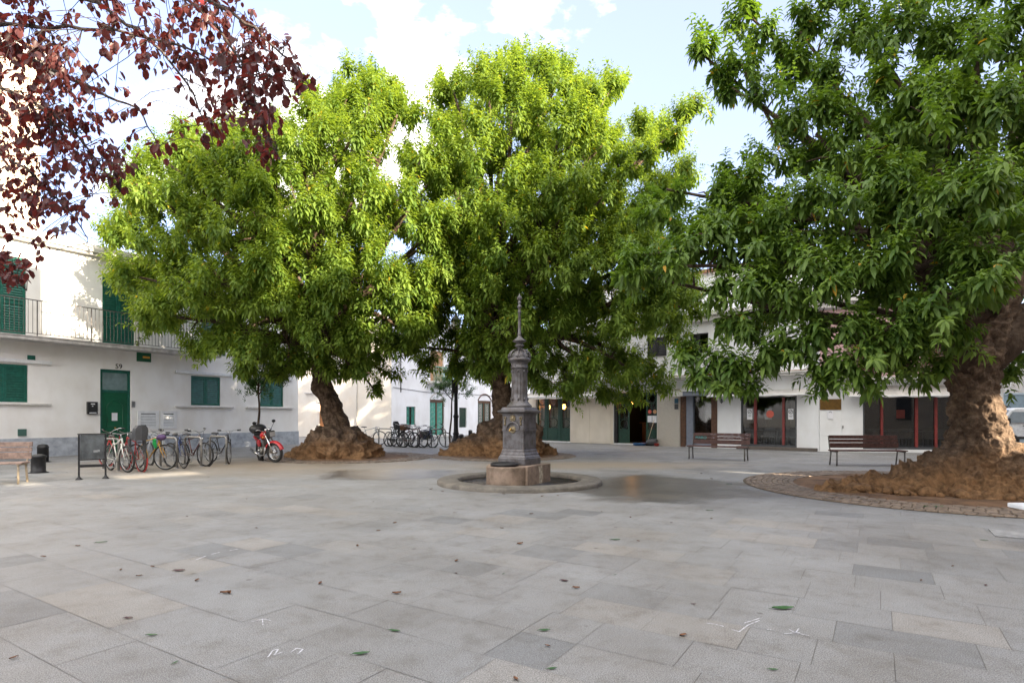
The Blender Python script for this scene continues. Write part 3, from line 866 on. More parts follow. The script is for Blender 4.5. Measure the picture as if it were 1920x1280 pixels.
HW = Facade('white_row_house', (CC.x + 0.03, CC.y + 0.053), (CC.x + 0.4935 * 18, CC.y + 0.8697 * 18), 'white row house with teal and brown arched doors, beyond the row of parked bicycles')
def build_whiterow():
    F = HW
    def op(x0, x1, y0, y1, gnd_=False):
        q = F.rect(x0, y0, x1, y1); return (q[0], q[1], 0.02 if gnd_ else q[2], q[3])
    w1 = op(762, 779, 762, 796); w2 = op(861, 875, 764, 801)
    d1 = op(806, 833, 749, 817, True); d2 = op(896, 921, 751, 812, True); d3 = op(941, 950, 753, 810, True)
    b1 = op(806, 832, 700, 655); 
    ub = (d1[0] + 0.05, d1[1] - 0.05, 3.9, 6.1)
    F.wall('wall', M_white2, 0, F.L, 0, 8.2, [w1, w2, d1, d2, d3, ub], 0.25, thick=5)
    # windows with teal shutters and bars
    for q, m in ((w1, M_teal), (w2, M_dgreen)):
        mb = MB(); mb.box(q[0] + 0.005, q[0] + (q[1] - q[0]) * (0.42 if m is M_teal else 1) , 0.10, 0.15, q[2] + 0.01, q[3] - 0.01)
        if m is M_teal: mb.box(q[0] + (q[1] - q[0]) * 0.7, q[1] - 0.005, 0.10, 0.15, q[2] + 0.01, q[3] - 0.01)
        mb.build('window_shutter', m, F.root)
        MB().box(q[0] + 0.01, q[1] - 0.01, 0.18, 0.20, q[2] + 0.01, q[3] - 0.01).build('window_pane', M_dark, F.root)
        mb = MB(); n = 6
        for k in range(n):
            u = q[0] + (q[1] - q[0]) * (k + 0.5) / n; mb.tube([(u, 0.05, q[2]), (u, 0.05, q[3])], 0.012, 5)
        for k in range(3):
            z = q[2] + (q[3] - q[2]) * (k + 0.5) / 3; mb.tube([(q[0], 0.05, z), (q[1], 0.05, z)], 0.012, 5)
        mb.build('window_bars', M_dgreen, F.root)
    for i, (q, m, fm) in enumerate(((d1, M_teal, M_wood), (d2, M_dgreen, M_wood), (d3, M_iron, M_iron))):
        cu = (q[0] + q[1]) / 2; W = q[1] - q[0]; H = q[3]
        fr = MB(); fr.box(q[0] + 0.002, q[0] + 0.08, 0.06, 0.16, 0.02, H - 0.002); fr.box(q[1] - 0.08, q[1] - 0.002, 0.06, 0.16, 0.02, H - 0.002)
        fr.box(cu - 0.07, cu + 0.07, 0.07, 0.15, 0.02, H - 0.2); fr.box(q[0] + 0.08, q[1] - 0.08, 0.061, 0.159, H - 0.2, H - 0.003)
        if i == 1: fr.box(q[0] + 0.08, q[1] - 0.08, 0.065, 0.155, 0.03, 0.85)
        fr.build('door_frame', fm, F.root)
        for s_ in (-1, 1):
            a, b = (q[0] + 0.082, cu - 0.072) if s_ < 0 else (cu + 0.072, q[1] - 0.082)
            z0_ = 0.86 if i == 1 else 0.03
            MB().box(a, b, 0.12, 0.145, z0_, H - 0.201).build('door_leaf', m, F.root)
            gr = MB()
            nn = 7
            for k in range(nn):
                zz = z0_ + (H - 0.2 - z0_) * (k + 0.5) / nn
                gr.torus(((a + b) / 2, 0.105, zz), (0, 1, 0), min((b - a) * 0.42, 0.2), 0.014, 18, 5)
            gr.tube([((a + b) / 2, 0.105, z0_), ((a + b) / 2, 0.105, H - 0.2)], 0.012, 5)
            gr.build('door_grille', mat('pale_ironwork', (0.25, 0.42, 0.36), 0.6) if i == 0 else M_stone, F.root)
        MB().box(q[0] - 0.12, q[1] + 0.12, -0.25, -0.001, 0.0, 0.12).build('door_step', M_stone, F.root)
        # flat arched head
        ar = MB(); pts = []
        for k in range(13):
            an = PI * (0.2 + 0.6 * k / 12); pts.append((cu - W * 0.62 * math.cos(an), -0.02, H - W * 0.36 + W * 0.62 * math.sin(an)))
        ar.tube(pts, 0.05, 6); ar.build('door_arch', M_stone if i != 1 else M_wood, F.root)
    # upper balcony door with coloured railing
    MB().box(ub[0] + 0.01, ub[1] - 0.01, 0.1, 0.16, ub[2] + 0.01, ub[3] - 0.01).build('balcony_shutter', mat('sun_bleached_wood', (0.42, 0.24, 0.12), 0.7, var=0.3), F.root)
    MB().box(ub[0] - 0.5, ub[1] + 0.5, -0.7, -0.002, 3.72, 3.88, 0.01).build('balcony_slab', M_stone, F.root)
    mb = MB(); a, b = ub[0] - 0.48, ub[1] + 0.48
    mb.box(a, b, -0.69, -0.66, 4.85, 4.9)
    k = 0
    while a + k * 0.11 < b: mb.box(a + k * 0.11, a + k * 0.11 + 0.02, -0.685, -0.665, 3.881, 4.849); k += 1
    mb.build('balcony_railing', M_teal, F.root)
    MB().box(0, F.L, -0.18, -0.002, 7.8, 8.0).build('cornice', M_stone, F.root)
    q = F.rect(738, 699, 753, 710)
    MB().box(q[0], q[1], -0.06, -0.002, q[2], q[3], 0.01).build('meter_box', M_stone, F.root)
    mb = MB(); u, z = F.uv(751, 735); mb.tube([(u, -0.03, z), (u, -0.03, 6.9)], 0.03, 6)
    z1 = F.uv(800, 738)[1]
    mb.tube([(0.1, -0.03, z1 + 0.3), (u, -0.03, z1 + 0.25), (u + 3, -0.03, z1 + 0.1), (u + 6, -0.03, z1 + 0.15), (F.L, -0.03, z1 + 0.1)], 0.015, 5)
    mb.build('wall_cables', M_greyp, F.root)
build_whiterow()

# ---- far end of the street between the rows
HF = Facade('distant_house', (3.0, 60.0), (22.0, 46.0), 'pale distant house closing the street behind the middle tree')
HF.wall('wall', M_cream, 0, HF.L, 0, 8.5, [], 0.2, thick=8)
for k in range(5):
    for z in (1.0, 4.4):
        mb = MB(); shutter_panel(mb, 2 + k * 4, 3.1 + k * 4, z, z + 1.9, -0.052, 2, slat=0.12); mb.build('shutter', M_dgreen, HF.root)
MB().box(0, HF.L, -0.3, -0.002, 8.2, 8.4).build('cornice', M_stone, HF.root)

# ---- restaurant row (right)
HR = Facade('restaurant_house', (1.0, 33.27), (12.4, 23.45), 'white restaurant building with green glazed doors, awnings and a red post shopfront', 'building')
HS = Facade('corner_restaurant_house', (12.42, 23.445), (18.0, 22.1), 'white corner building with a brown sign and a dark glazed front between red posts', 'building')
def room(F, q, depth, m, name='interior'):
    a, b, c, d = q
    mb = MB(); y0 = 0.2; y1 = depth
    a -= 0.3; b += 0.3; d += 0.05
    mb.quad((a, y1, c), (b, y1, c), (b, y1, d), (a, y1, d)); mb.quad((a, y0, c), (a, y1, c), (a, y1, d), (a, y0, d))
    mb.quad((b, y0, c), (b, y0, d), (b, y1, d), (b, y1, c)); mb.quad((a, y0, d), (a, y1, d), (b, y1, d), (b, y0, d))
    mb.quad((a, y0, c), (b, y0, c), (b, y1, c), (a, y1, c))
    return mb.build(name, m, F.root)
M_lampglow = emit_mat('amber_lamp', (1.0, 0.42, 0.08), 7.0)
M_fence = mat('cream_panel', (0.62, 0.55, 0.42), 0.8, var=0.15)
def ornate_leaf(F, a, b, z0, z1, curtain=True):
    """green glazed leaf: stiles, rail, bars, circle ornament, solid foot panel"""
    mb = MB(); y0, y1 = 0.08, 0.13; st = 0.085; pz = z0 + (z1 - z0) * 0.28
    mb.box(a, a + st, y0, y1, z0, z1); mb.box(b - st, b, y0, y1, z0, z1)
    mb.box(a + st, b - st, y0 + 0.001, y1 - 0.001, z1 - 0.1, z1); mb.box(a + st, b - st, y0 + 0.001, y1 - 0.001, z0, pz)
    cu = (a + b) / 2; R = min((b - a) / 2 - st - 0.005, 0.26)
    for zc in (pz + R + 0.02, z1 - 0.1 - R - 0.02): mb.torus((cu, 0.105, zc), (0, 1, 0), R, 0.016, 24, 5)
    zb = pz + 2 * R + 0.04
    mb.box(a + st, b - st, 0.092, 0.118, zb, zb + 0.03)
    mb.box(cu - 0.014, cu + 0.014, 0.092, 0.118, zb + 0.03, z1 - 0.1 - 2 * R - 0.02)
    zb2 = z1 - 0.1 - 2 * R - 0.05
    mb.box(a + st, b - st, 0.093, 0.117, zb2, zb2 + 0.03)
    mb.box(a + st + 0.05, b - st - 0.05, y0 - 0.012, y0 - 0.001, z0 + 0.12, pz - 0.08)
    o = mb.build('glazed_door', M_dgreen, F.root)
    MB().box(a + st, b - st, 0.1205, 0.1235, pz, z1 - 0.1).build('pane', M_glass, o)
    if curtain:
        c = MB(); n = 9
        for k in range(n):
            u = a + st + (b - a - 2 * st) * (k + 0.1) / n; wv = (b - a - 2 * st) / n * 0.82
            c.box(u, u + wv, 0.30 + 0.01 * (k % 2), 0.315 + 0.01 * (k % 2), pz, pz + (z1 - pz) * 0.62)
        c.build('cafe_curtain', mat('curtain_cloth', (0.62, 0.56, 0.45), 0.9, var=0.1), o)
def shopfront(F, q, posts, mframe):
    """large glazing: thin frame, panes, red posts proud of the glass"""
    a, b, c, d = q
    mb = MB(); mb.box(a + 0.002, a + 0.07, 0.03, 0.12, c, d - 0.002); mb.box(b - 0.07, b - 0.002, 0.03, 0.12, c, d - 0.002)
    mb.box(a + 0.07, b - 0.07, 0.031, 0.119, d - 0.09, d - 0.003); mb.box(a + 0.07, b - 0.07, 0.031, 0.119, c, c + 0.10)
    mb.build('shopfront_frame', mframe, F.root)
    for (p0, p1) in posts:
        MB().box(p0, p1, 0.0, 0.09, c + 0.1005, d - 0.0905).build('shopfront_post', M_redp, F.root)
    es = [a + 0.07] + [x for p in posts for x in p] + [b - 0.07]
    for k in range(0, len(es), 2):
        if es[k + 1] - es[k] > 0.05:
            MB().box(es[k], es[k + 1], 0.06, 0.066, c + 0.1005, d - 0.0905).build('shop_pane', M_shopglass, F.root)
def chair_dark(mb, x, y, z, r=0):
    mb.box(x - .2, x + .2, y - .2, y + .2, z + .43, z + .47); mb.box(x - .2, x + .2, y + .17, y + .2, z + .47, z + .85)
    for i in (-.18, .15):
        for j in (-.18, .15): mb.box(x + i, x + i + .03, y + j, y + j + .03, z, z + .43)
def table_dark(mb, x, y, z):
    mb.box(x - .35, x + .35, y - .35, y + .35, z + .72, z + .76); mb.box(x - .04, x + .04, y - .04, y + .04, z, z + .72); mb.box(x - .2, x + .2, y - .2, y + .2, z, z + .03)
def awning(F, a, b, z, outd, drop, zt):
    """folding awning: sloped cloth with a hanging valance and front bar"""
    mb = MB(); n = 14
    vs = []; fs = []
    for i in range(n + 1):
        u = a + (b - a) * i / n
        sag = 0.02 * math.sin(i * 2.1)
        vs += [(u, -0.03, zt), (u, -outd * 0.5, (zt + z) / 2 + 0.01 - 0.02), (u, -outd, z + 0.02), (u, -outd - 0.005, z - drop + sag)]
    for i in range(n):
        for j in range(3): fs.append((i * 4 + j, i * 4 + j + 1, i * 4 + 5 + j, i * 4 + 4 + j))
    mb.add(vs, fs)
    o = mb.build('awning', M_awn, F.root)
    MB().tube([(a, -outd, z + 0.0), (b, -outd, z + 0.0)], 0.022, 8).build('awning_bar', M_metalw, o)
    return o
def wall_plate(F, name, m, x0, y0, x1, y1, y=-0.02, th=0.018, par=None):
    q = F.rect(x0, y0, x1, y1)
    return MB().box(q[0], q[1], y, y + th, q[2], q[3]).build(name, m, par or F.root), q

def build_restaurant():
    F = HR
    zt = 2.62
    def op(x0, x1, zz=None, z0=0.06): return (F.uv(x0, 800)[0], F.uv(x1, 800)[0], z0, zz or zt)
    A = op(1006, 1069); B = op(1151, 1232); C = op(1276, 1345, 2.36); D = op(1389, 1494, 2.30, 0.12)
    w = F.rect(1293, 625, 1328, 662)
    F.wall('wall', M_white2, 0, F.L, 0, 6.0, [A + (0.35,), B + (0.35,), C + (0.35,), D + (0.3,), w], 0.25, thick=9)
    # beige facing of the ground floor between the doors, proud of the wall
    for (x0, x1, m) in ((988, 1005.5, M_beige), (1070, 1150, M_beige), (1233, 1275, mat('rough_beige', (0.52, 0.48, 0.42), 0.9, var=0.25, scale=30, bump=0.5))):
        a, b = F.uv(x0, 800)[0], F.uv(x1, 800)[0]
        MB().box(a, b, -0.03, -0.002, 0.001, zt + 0.1).build('wall_facing', m, F.root)
    u = F.uv(1107, 800)[0]; 
    mb = MB(); mb.box(F.uv(1071, 800)[0] + 0.05, u - 0.01, -0.05, -0.031, 0.02, zt - 0.02, 0.004); mb.box(u + 0.01, F.uv(1148, 800)[0] - 0.05, -0.055, -0.031, 0.02, zt - 0.02, 0.004)
    mb.build('folded_panels', M_beige, F.root)
    # doors A
    e = [F.uv(x, 800)[0] for x in (1006, 1022, 1025, 1047, 1050, 1069)]
    room(F, A, 4, M_darkwarm)
    for k in (0, 2, 4): ornate_leaf(F, e[k] + 0.01, e[k + 1] - 0.01, 0.08, zt - 0.02)
    for k in (1, 3): MB().box(e[k] - 0.005, e[k + 1] + 0.005, 0.06, 0.14, 0.07, zt - 0.01).build('door_post', M_dgreen, F.root)
    # doors B: left leaf closed, middle open, right leaf with menus
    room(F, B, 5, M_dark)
    e = [F.uv(x, 800)[0] for x in (1151, 1157, 1158, 1179, 1210, 1231)]
    MB().box(e[0], e[1], 0.02, 0.14, 0.07, zt - 0.01).build('door_post', M_iron, F.root)
    ornate_leaf(F, e[2], e[3], 0.08, zt - 0.02, False); ornate_leaf(F, e[4], e[5], 0.08, zt - 0.02, False)
    for (x0, y0, x1, y1) in ((1213, 779, 1221, 791), (1222, 779, 1230, 792)):
        wall_plate(F, 'menu_sheet', M_paper, x0, y0, x1, y1, 0.06, 0.006)
    for (x, m) in ((1217, mat('coral_sticker', (0.6, 0.12, 0.08), 0.6)), (1226.5, mat('tan_sticker', (0.45, 0.25, 0.12), 0.6))):
        u, z = F.uv(x, 771.5); MB().add([(u + 0.1 * math.cos(k * PI / 8), 0.07, z + 0.1 * math.sin(k * PI / 8)) for k in range(16)], [tuple(range(16))]).build('round_sticker', m, F.root)
    # things in the dark bar: counter, bottles
    a = (e[3] + e[4]) / 2
    mb = MB(); mb.box(a - 0.9, a + 1.2, 2.2, 2.7, 0.06, 1.05); mb.box(a - 1.0, a + 1.3, 2.1, 2.75, 1.051, 1.10)
    mb.build('bar_counter', M_wood, F.root)
    for (x, y, z) in ((F.uv(1008, 765)[0], 1.0, 1.95), (F.uv(1034, 765)[0], 1.2, 1.95), (F.uv(1168, 760)[0], 0.8, 2.15), (F.uv(1047, 760)[0] + 0.3, 2.2, 2.0)):
        mb = MB(); mb.lathe([(0.05, z + 0.16), (0.11, z + 0.08), (0.12, z), (0.09, z - 0.1), (0.03, z - 0.12)], 12, x, y)
        mb.build('pendant_lamp', M_lampglow, F.root)
    # entrance C with timber jambs and blue grey column
    room(F, C, 3, M_dark)
    e = [F.uv(x, 800)[0] for x in (1276, 1286, 1287, 1299, 1300, 1333, 1334, 1344.5)]
    for k in (0, 6): MB().box(e[k], e[k + 1], -0.03, 0.25, 0.002, C[3] - 0.004).build('timber_jamb', M_wood, F.root)
    MB().box(e[2], e[3], -0.02, 0.2, 0.002, C[3] - 0.006).build('column', M_bluegrey, F.root)
    MB().box(e[4], e[5], 0.12, 0.126, 0.07, C[3] - 0.01).build('shop_pane', glass_mat('mirror_glass', 0.62), F.root)
    MB().box(e[4], e[5], 0.09, 0.15, 0.06, 0.30).build('shop_kick_plate', M_bluegrey, F.root)
    # shopfront D
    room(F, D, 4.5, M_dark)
    posts = [(F.uv(a_, 800)[0], F.uv(b_, 800)[0]) for a_, b_ in ((1413.5, 1418.5), (1466.5, 1471))]
    shopfront(F, D, posts, M_greyp)
    mb = MB()
    for (x, y) in ((1400, 1.0), (1440, 1.3), (1480, 1.0)):
        u = F.uv(x, 800)[0]; table_dark(mb, u, y, 0.06); chair_dark(mb, u + 0.6, y + 0.1, 0.06); chair_dark(mb, u - 0.55, y + 0.3, 0.06)
    mb.build('tables_and_chairs', M_greyp, F.root)['kind'] = 'stuff'
    for (x0, x1) in ((1400, 1410), (1477, 1487)):
        o, q = wall_plate(F, 'door_notice', M_paper, x0, 766, x1, 786, 0.052, 0.004)
        mb = MB(); cu, cz = (q[0] + q[1]) / 2, q[3] - 0.13
        mb.torus((cu, 0.049, cz), (0, 1, 0), 0.075, 0.010, 18, 4); mb.tube([(cu - 0.05, 0.049, cz - 0.05), (cu + 0.05, 0.049, cz + 0.05)], 0.009, 4)
        mb.tube([(cu - 0.07, 0.049, cz - 0.16), (cu + 0.07, 0.049, cz - 0.16)], 0.007, 4); mb.tube([(cu - 0.05, 0.049, cz - 0.2), (cu + 0.05, 0.049, cz - 0.2)], 0.007, 4)
        mb.build('notice_print', M_blackp, o)
    u, z = F.uv(1443, 776); MB().add([(u - 0.0 + 0.16 * math.cos(k * PI / 8), 0.055, z + 0.16 * math.sin(k * PI / 8)) for k in range(16)], [tuple(range(16))]).build('round_sticker', MATS['coral_sticker'], F.root)
    wall_plate(F, 'window_poster', mat('pale_poster', (0.40, 0.42, 0.43), 0.7), 1433, 765, 1446, 786, 0.068, 0.004)
    mb = MB(); mb.box(D[0] - 0.1, F.L - 0.05, -0.28, -0.004, 0.001, 0.13, 0.01); mb.build('door_step', mat('dark_step_stone', (0.12, 0.10, 0.085), 0.8), F.root)
    # plates by the entrance
    wall_plate(F, 'tourist_plate', mat('blue_plate', (0.03, 0.10, 0.16), 0.4), 1265.5, 747, 1272.5, 756, -0.05)
    wall_plate(F, 'opening_plate', M_greyp, 1265.5, 757, 1272.5, 767, -0.05)
    u, z = F.uv(1353, 752)
    mb = MB(); mb.torus((u, -0.02, z), (0, 1, 0), 0.06, 0.012, 14, 5); mb.box(u - 0.012, u + 0.012, -0.03, -0.005, z - 0.1, z + 0.12); mb.build('house_number', M_blackp, F.root)
    # wall lamp
    u, z = F.uv(1377, 741)
    mb = MB(); mb.box(u - 0.25, u + 0.25, -0.35, -0.12, z - 0.05, z + 0.16, 0.02); mb.box(u - 0.03, u + 0.03, -0.15, 0.0, z, z + 0.05); mb.build('wall_lamp', M_blackp, F.root)
    # ledge and cornice
    zl = F.uv(1300, 712)[1]
    mb = MB(); mb.box(0, F.L, -0.45, -0.002, zl, zl + 0.10, 0.01); mb.box(0, F.L, -0.52, -0.002, zl + 0.102, zl + 0.17); mb.build('ledge', M_stone, F.root)
    mb = MB(); mb.box(0, F.L, -0.5, -0.46, zl + 0.172, zl + 0.20); mb.build('ledge_tiles', M_tile, F.root)
    zc = 5.75
    mb = MB(); mb.box(0, F.L + 0.1, -0.22, -0.002, zc, zc + 0.22); mb.box(0, F.L + 0.15, -0.36, -0.001, zc + 0.222, zc + 0.40); mb.build('cornice', M_stone, F.root)
    # set back upper storey
    mb = MB(); mb.box(0.01, F.L - 0.01, 1.8, 8.8, 6.001, 8.4); mb.build('attic', M_white2, F.root)
    mb = MB(); mb.box(0, F.L, 1.6, 9, 8.401, 8.55); mb.build('roof', M_tile, F.root)
    # upper window: frame, dark shutter leaf, pane
    mb = MB(); mb.box(w[0] + .002, w[1] - .002, 0.06, 0.12, w[2] + .002, w[2] + .06); mb.box(w[0] + .002, w[1] - .002, 0.06, 0.12, w[3] - .06, w[3] - .002)
    cu = (w[0] + w[1]) / 2
    for x in (w[0] + .002, cu - .03, w[1] - .062): mb.box(x, x + .06, 0.061, 0.119, w[2] + .06, w[3] - .06)
    o = mb.build('window_frame', M_blackp, F.root)
    MB().box(cu + .03, w[1] - .062, 0.09, 0.096, w[2] + .06, w[3] - .06).build('window_pane', glass_mat('upper_pane', 0.5), o)
    mb = MB(); shutter_panel(mb, w[0] + .06, cu - .03, w[2] + .05, w[3] - .05, 0.07, 1, slat=0.07); mb.build('shutter_leaf', M_iron, o)
    for (a_, b_) in ((F.uv(1215, 650)[0], F.uv(1250, 650)[0]),):
        mb = MB(); shutter_panel(mb, a_, b_, w[2], w[3], -0.052, 2); mb.build('window_shutter', M_iron, F.root)
    # awnings
    z = F.uv(1012, 744, 0.6)[1]
    awning(F, F.uv(988, 740, 0.5)[0], F.uv(1150, 740, 0.5)[0], z, 0.6, 0.12, z + 0.32)
    z = F.uv(1400, 744, 0.5)[1]
    awning(F, F.uv(1325, 740, 0.5)[0], F.L - 0.1, z + 0.06, 0.5, 0.05, z + 0.30)
    a_, b_ = F.uv(1262, 740, 0.3)[0], F.uv(1280, 740, 0.3)[0]
    z = F.uv(1270, 743, 0.3)[1]
    o = MB().box(a_, b_, -0.3, -0.002, z, z + 0.24, 0.01).build('sign_box', M_stone, F.root)
    MB().box(b_ + 0.002, F.uv(1324, 740, 0.3)[0], -0.32, -0.002, z + 0.02, z + 0.22, 0.01).build('fascia', M_bluegrey, F.root)
    mb = MB(); mb.box(b_, F.uv(1324, 740, 0.3)[0], -0.36, -0.002, z + 0.23, z + 0.3); mb.build('fascia_cap', M_metalw, F.root)
build_restaurant()

def build_corner():
    F = HS
    def op(x0, x1, zz, z0): return (F.uv(x0, 800)[0], F.uv(x1, 800)[0], z0, zz)
    zt = F.uv(1700, 741)[1]
    E = op(1618, 1836, zt, 0.12)
    F.wall('wall', M_white2, 0, F.L + 0.6, 0, 6.1, [E + (0.3,)], 0.25, thick=9)
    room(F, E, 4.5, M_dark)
    posts = [(F.uv(a, 800)[0], F.uv(b, 800)[0]) for a, b in ((1651.5, 1656), (1716, 1721.5), (1753, 1758), (1790, 1794))]
    shopfront(F, E, posts, M_greyp)
    o, q = wall_plate(F, 'brown_sign', mat('brown_sign_metal', (0.16, 0.085, 0.015), 0.45, 0.3, var=0.3), 1537, 748, 1577, 768, -0.03)
    o, q = wall_plate(F, 'notice', M_paper, 1551, 770, 1562, 785, -0.03, 0.02)
    mb = MB(); mb.tube([(q[0] + 0.05, -0.032, q[3] - 0.06), (q[0] + 0.12, -0.032, q[3] - 0.03), (q[1] - 0.05, -0.032, q[3] - 0.08)], 0.008, 4); mb.build('notice_print', M_blackp, o)
    q = F.rect(1534, 745, 1579, 816)
    mb = MB()
    for (a, b, c, d) in ((q[0], q[1], q[3] - .02, q[3]), (q[0], q[1], q[2], q[2] + .02), (q[0], q[0] + .02, q[2] + .02, q[3] - .02), (q[1] - .02, q[1], q[2] + .02, q[3] - .02)):
        mb.box(a, b, -0.012, -0.001, c, d)
    mb.build('service_door_trim', M_white2, F.root)
    u, z = F.uv(1580, 800); MB().box(u - .02, u + .02, -0.05, -0.001, z - .05, z + .06).build('lock', M_steel, F.root)
    mb = MB()
    for (x, y) in ((1640, 1.1), (1690, 1.4), (1735, 1.0), (1770, 1.4)):
        u = F.uv(x, 800)[0]; table_dark(mb, u, y, 0.06); chair_dark(mb, u + 0.6, y + 0.1, 0.06); chair_dark(mb, u - 0.55, y + 0.3, 0.06)
    mb.build('tables_and_chairs', M_greyp, F.root)['kind'] = 'stuff'
    wall_plate(F, 'window_poster', MATS['coral_sticker'], 1682, 768, 1698, 784, 0.07, 0.004)
    zl = F.uv(1645, 713)[1]
    MB().box(0, F.L + 0.7, -0.55, -0.002, zl, zl + 0.13, 0.01).build('ledge', M_stone, F.root)
    mb = MB(); mb.box(0, F.L + 0.65, -0.53, -0.50, zl + 1.05, zl + 1.09)
    k = 0
    while k * 0.12 < F.L + 0.6: mb.box(k * 0.12, k * 0.12 + 0.014, -0.52, -0.506, zl + 0.131, zl + 1.049); k += 1
    mb.build('balcony_railing', M_rail, F.root)
    MB().box(0.005, F.L + 0.55, -0.012, -0.001, zl + 0.14, 5.7).build('pink_upper_facing', M_pink, F.root)
    mb = MB(); mb.box(0, F.L + 0.7, -0.22, -0.002, 5.75, 5.97); mb.box(0, F.L + 0.75, -0.36, -0.001, 5.972, 6.15); mb.build('cornice', M_stone, F.root)
    for (u0) in (1.0, 3.6):
        mb = MB(); shutter_panel(mb, u0, u0 + 1.0, zl + 0.2, zl + 2.2, -0.07, 2); mb.build('balcony_shutter', M_wood, F.root)
    z = F.uv(1690, 742, 0.5)[1]
    awning(F, F.uv(1590, 740, 0.5)[0], F.uv(1812, 740, 0.5)[0], z, 0.5, 0.04, z + 0.42)
build_corner()

# ---- pale building and scaffold beyond the van (far right)
HX = Facade('pale_house', (24.0, 35.0), (44.0, 38.0), 'pale house behind scaffolding beyond the white van', 'house')
HX.wall('wall', M_white, 0, HX.L, 0, 5.6, [], 0.2, thick=6)
mb = MB()
for k in range(7): mb.box(1 + k * 2.6, 2.2 + k * 2.6, -0.03, -0.002, 1.1, 2.3)
mb.build('windows', M_greyp, HX.root)
MB().box(0, HX.L, -0.25, -0.002, 5.3, 5.5).build('cornice', M_stone, HX.root)
sc_ = empty('scaffolding', HX.A - HX.inw * 1.4, math.atan2(HX.u.y, HX.u.x), 'pale metal scaffolding in front of the pale house at far right', 'scaffolding')
mb = MB()
for k in range(11):
    for y in (0, 0.8): mb.tube([(k * 1.8, y, 0), (k * 1.8, y, 6.2)], 0.03, 6)
for z in (1.0, 2.0, 3.0, 4.0, 5.0, 6.0):
    for y in (0, 0.8): mb.tube([(0, y, z), (18, y, z)], 0.025, 6)
for k in range(0, 10, 2): mb.tube([(k * 1.8, 0, 0.0), (k * 1.8 + 1.8, 0, 2.0)], 0.02, 6); 
mb.build('poles', M_metalw, sc_)
mb = MB()
for z in (2.05, 4.05): mb.box(0, 18, 0.05, 0.75, z, z + 0.05)
mb.build('planks', M_stone, sc_)

# ---- unseen row of houses behind the viewer, added and shaped to shade the square
def build_shade_row():
    s = SH; c = Vector((-s.y, s.x, 0))          # along the row
    if c.y < 0: c = -c
    dist = 9.0
    segs = [(-30, 0.3, 18.0), (0.3, 1.9, None), (1.9, 3.3, 18.0), (3.3, 5.0, None), (5.0, 6.9, 18.0), (6.9, 9.2, 13.0), (9.2, 11.4, 11.8), (11.4, 13.3, 13.6), (13.3, 13.6, 15.2), (13.6, 14.7, 'slot'), (14.7, 18.6, 15.6), (18.6, 21.3, 13.6), (21.3, 40, 22.0), (40, 62, 17.0)]
    root = empty('shade_casting_row', s * dist, math.atan2(c.y, c.x), 'tall sand coloured row of unseen houses behind the viewer, shaped to shade the square', 'building')
    mb = MB()
    for (a, b, h) in segs:
        if h is None:      # added gap between lower block and upper piece, shaped for sun patches on the ground
            mb.box(a, b, -1, 0, 0, 7.9); mb.box(a, b, -8, -7.0, 10.8, 18.0)
        elif h == 'slot':  # added opening, shaped so sun strikes the near trunk
            mb.box(a, b, -1, 0, 0, 3.9); mb.box(a, b, -8, -7.0, 7.6, 15.4)
        else:
            mb.box(a, b, -8, 0, 0, h)
    mb.build('wall', M_sand, root)
    for (a, b, h) in segs:
        if h is None or h == 'slot' or b - a < 2: continue
        for z in (1.2, 4.6, 8.0, 11.4):
            if z + 2 > h: continue
            u = a + 0.7
            while u + 1.1 < b - 0.2:
                MB().box(u, u + 1.0, -0.0, 0.04, z, z + 1.8).build('window', M_greyp, root); u += 2.6
        MB().box(a, b, 0.001, 0.25, h - 0.3, h - 0.1).build('cornice', M_stone, root)
build_shade_row()

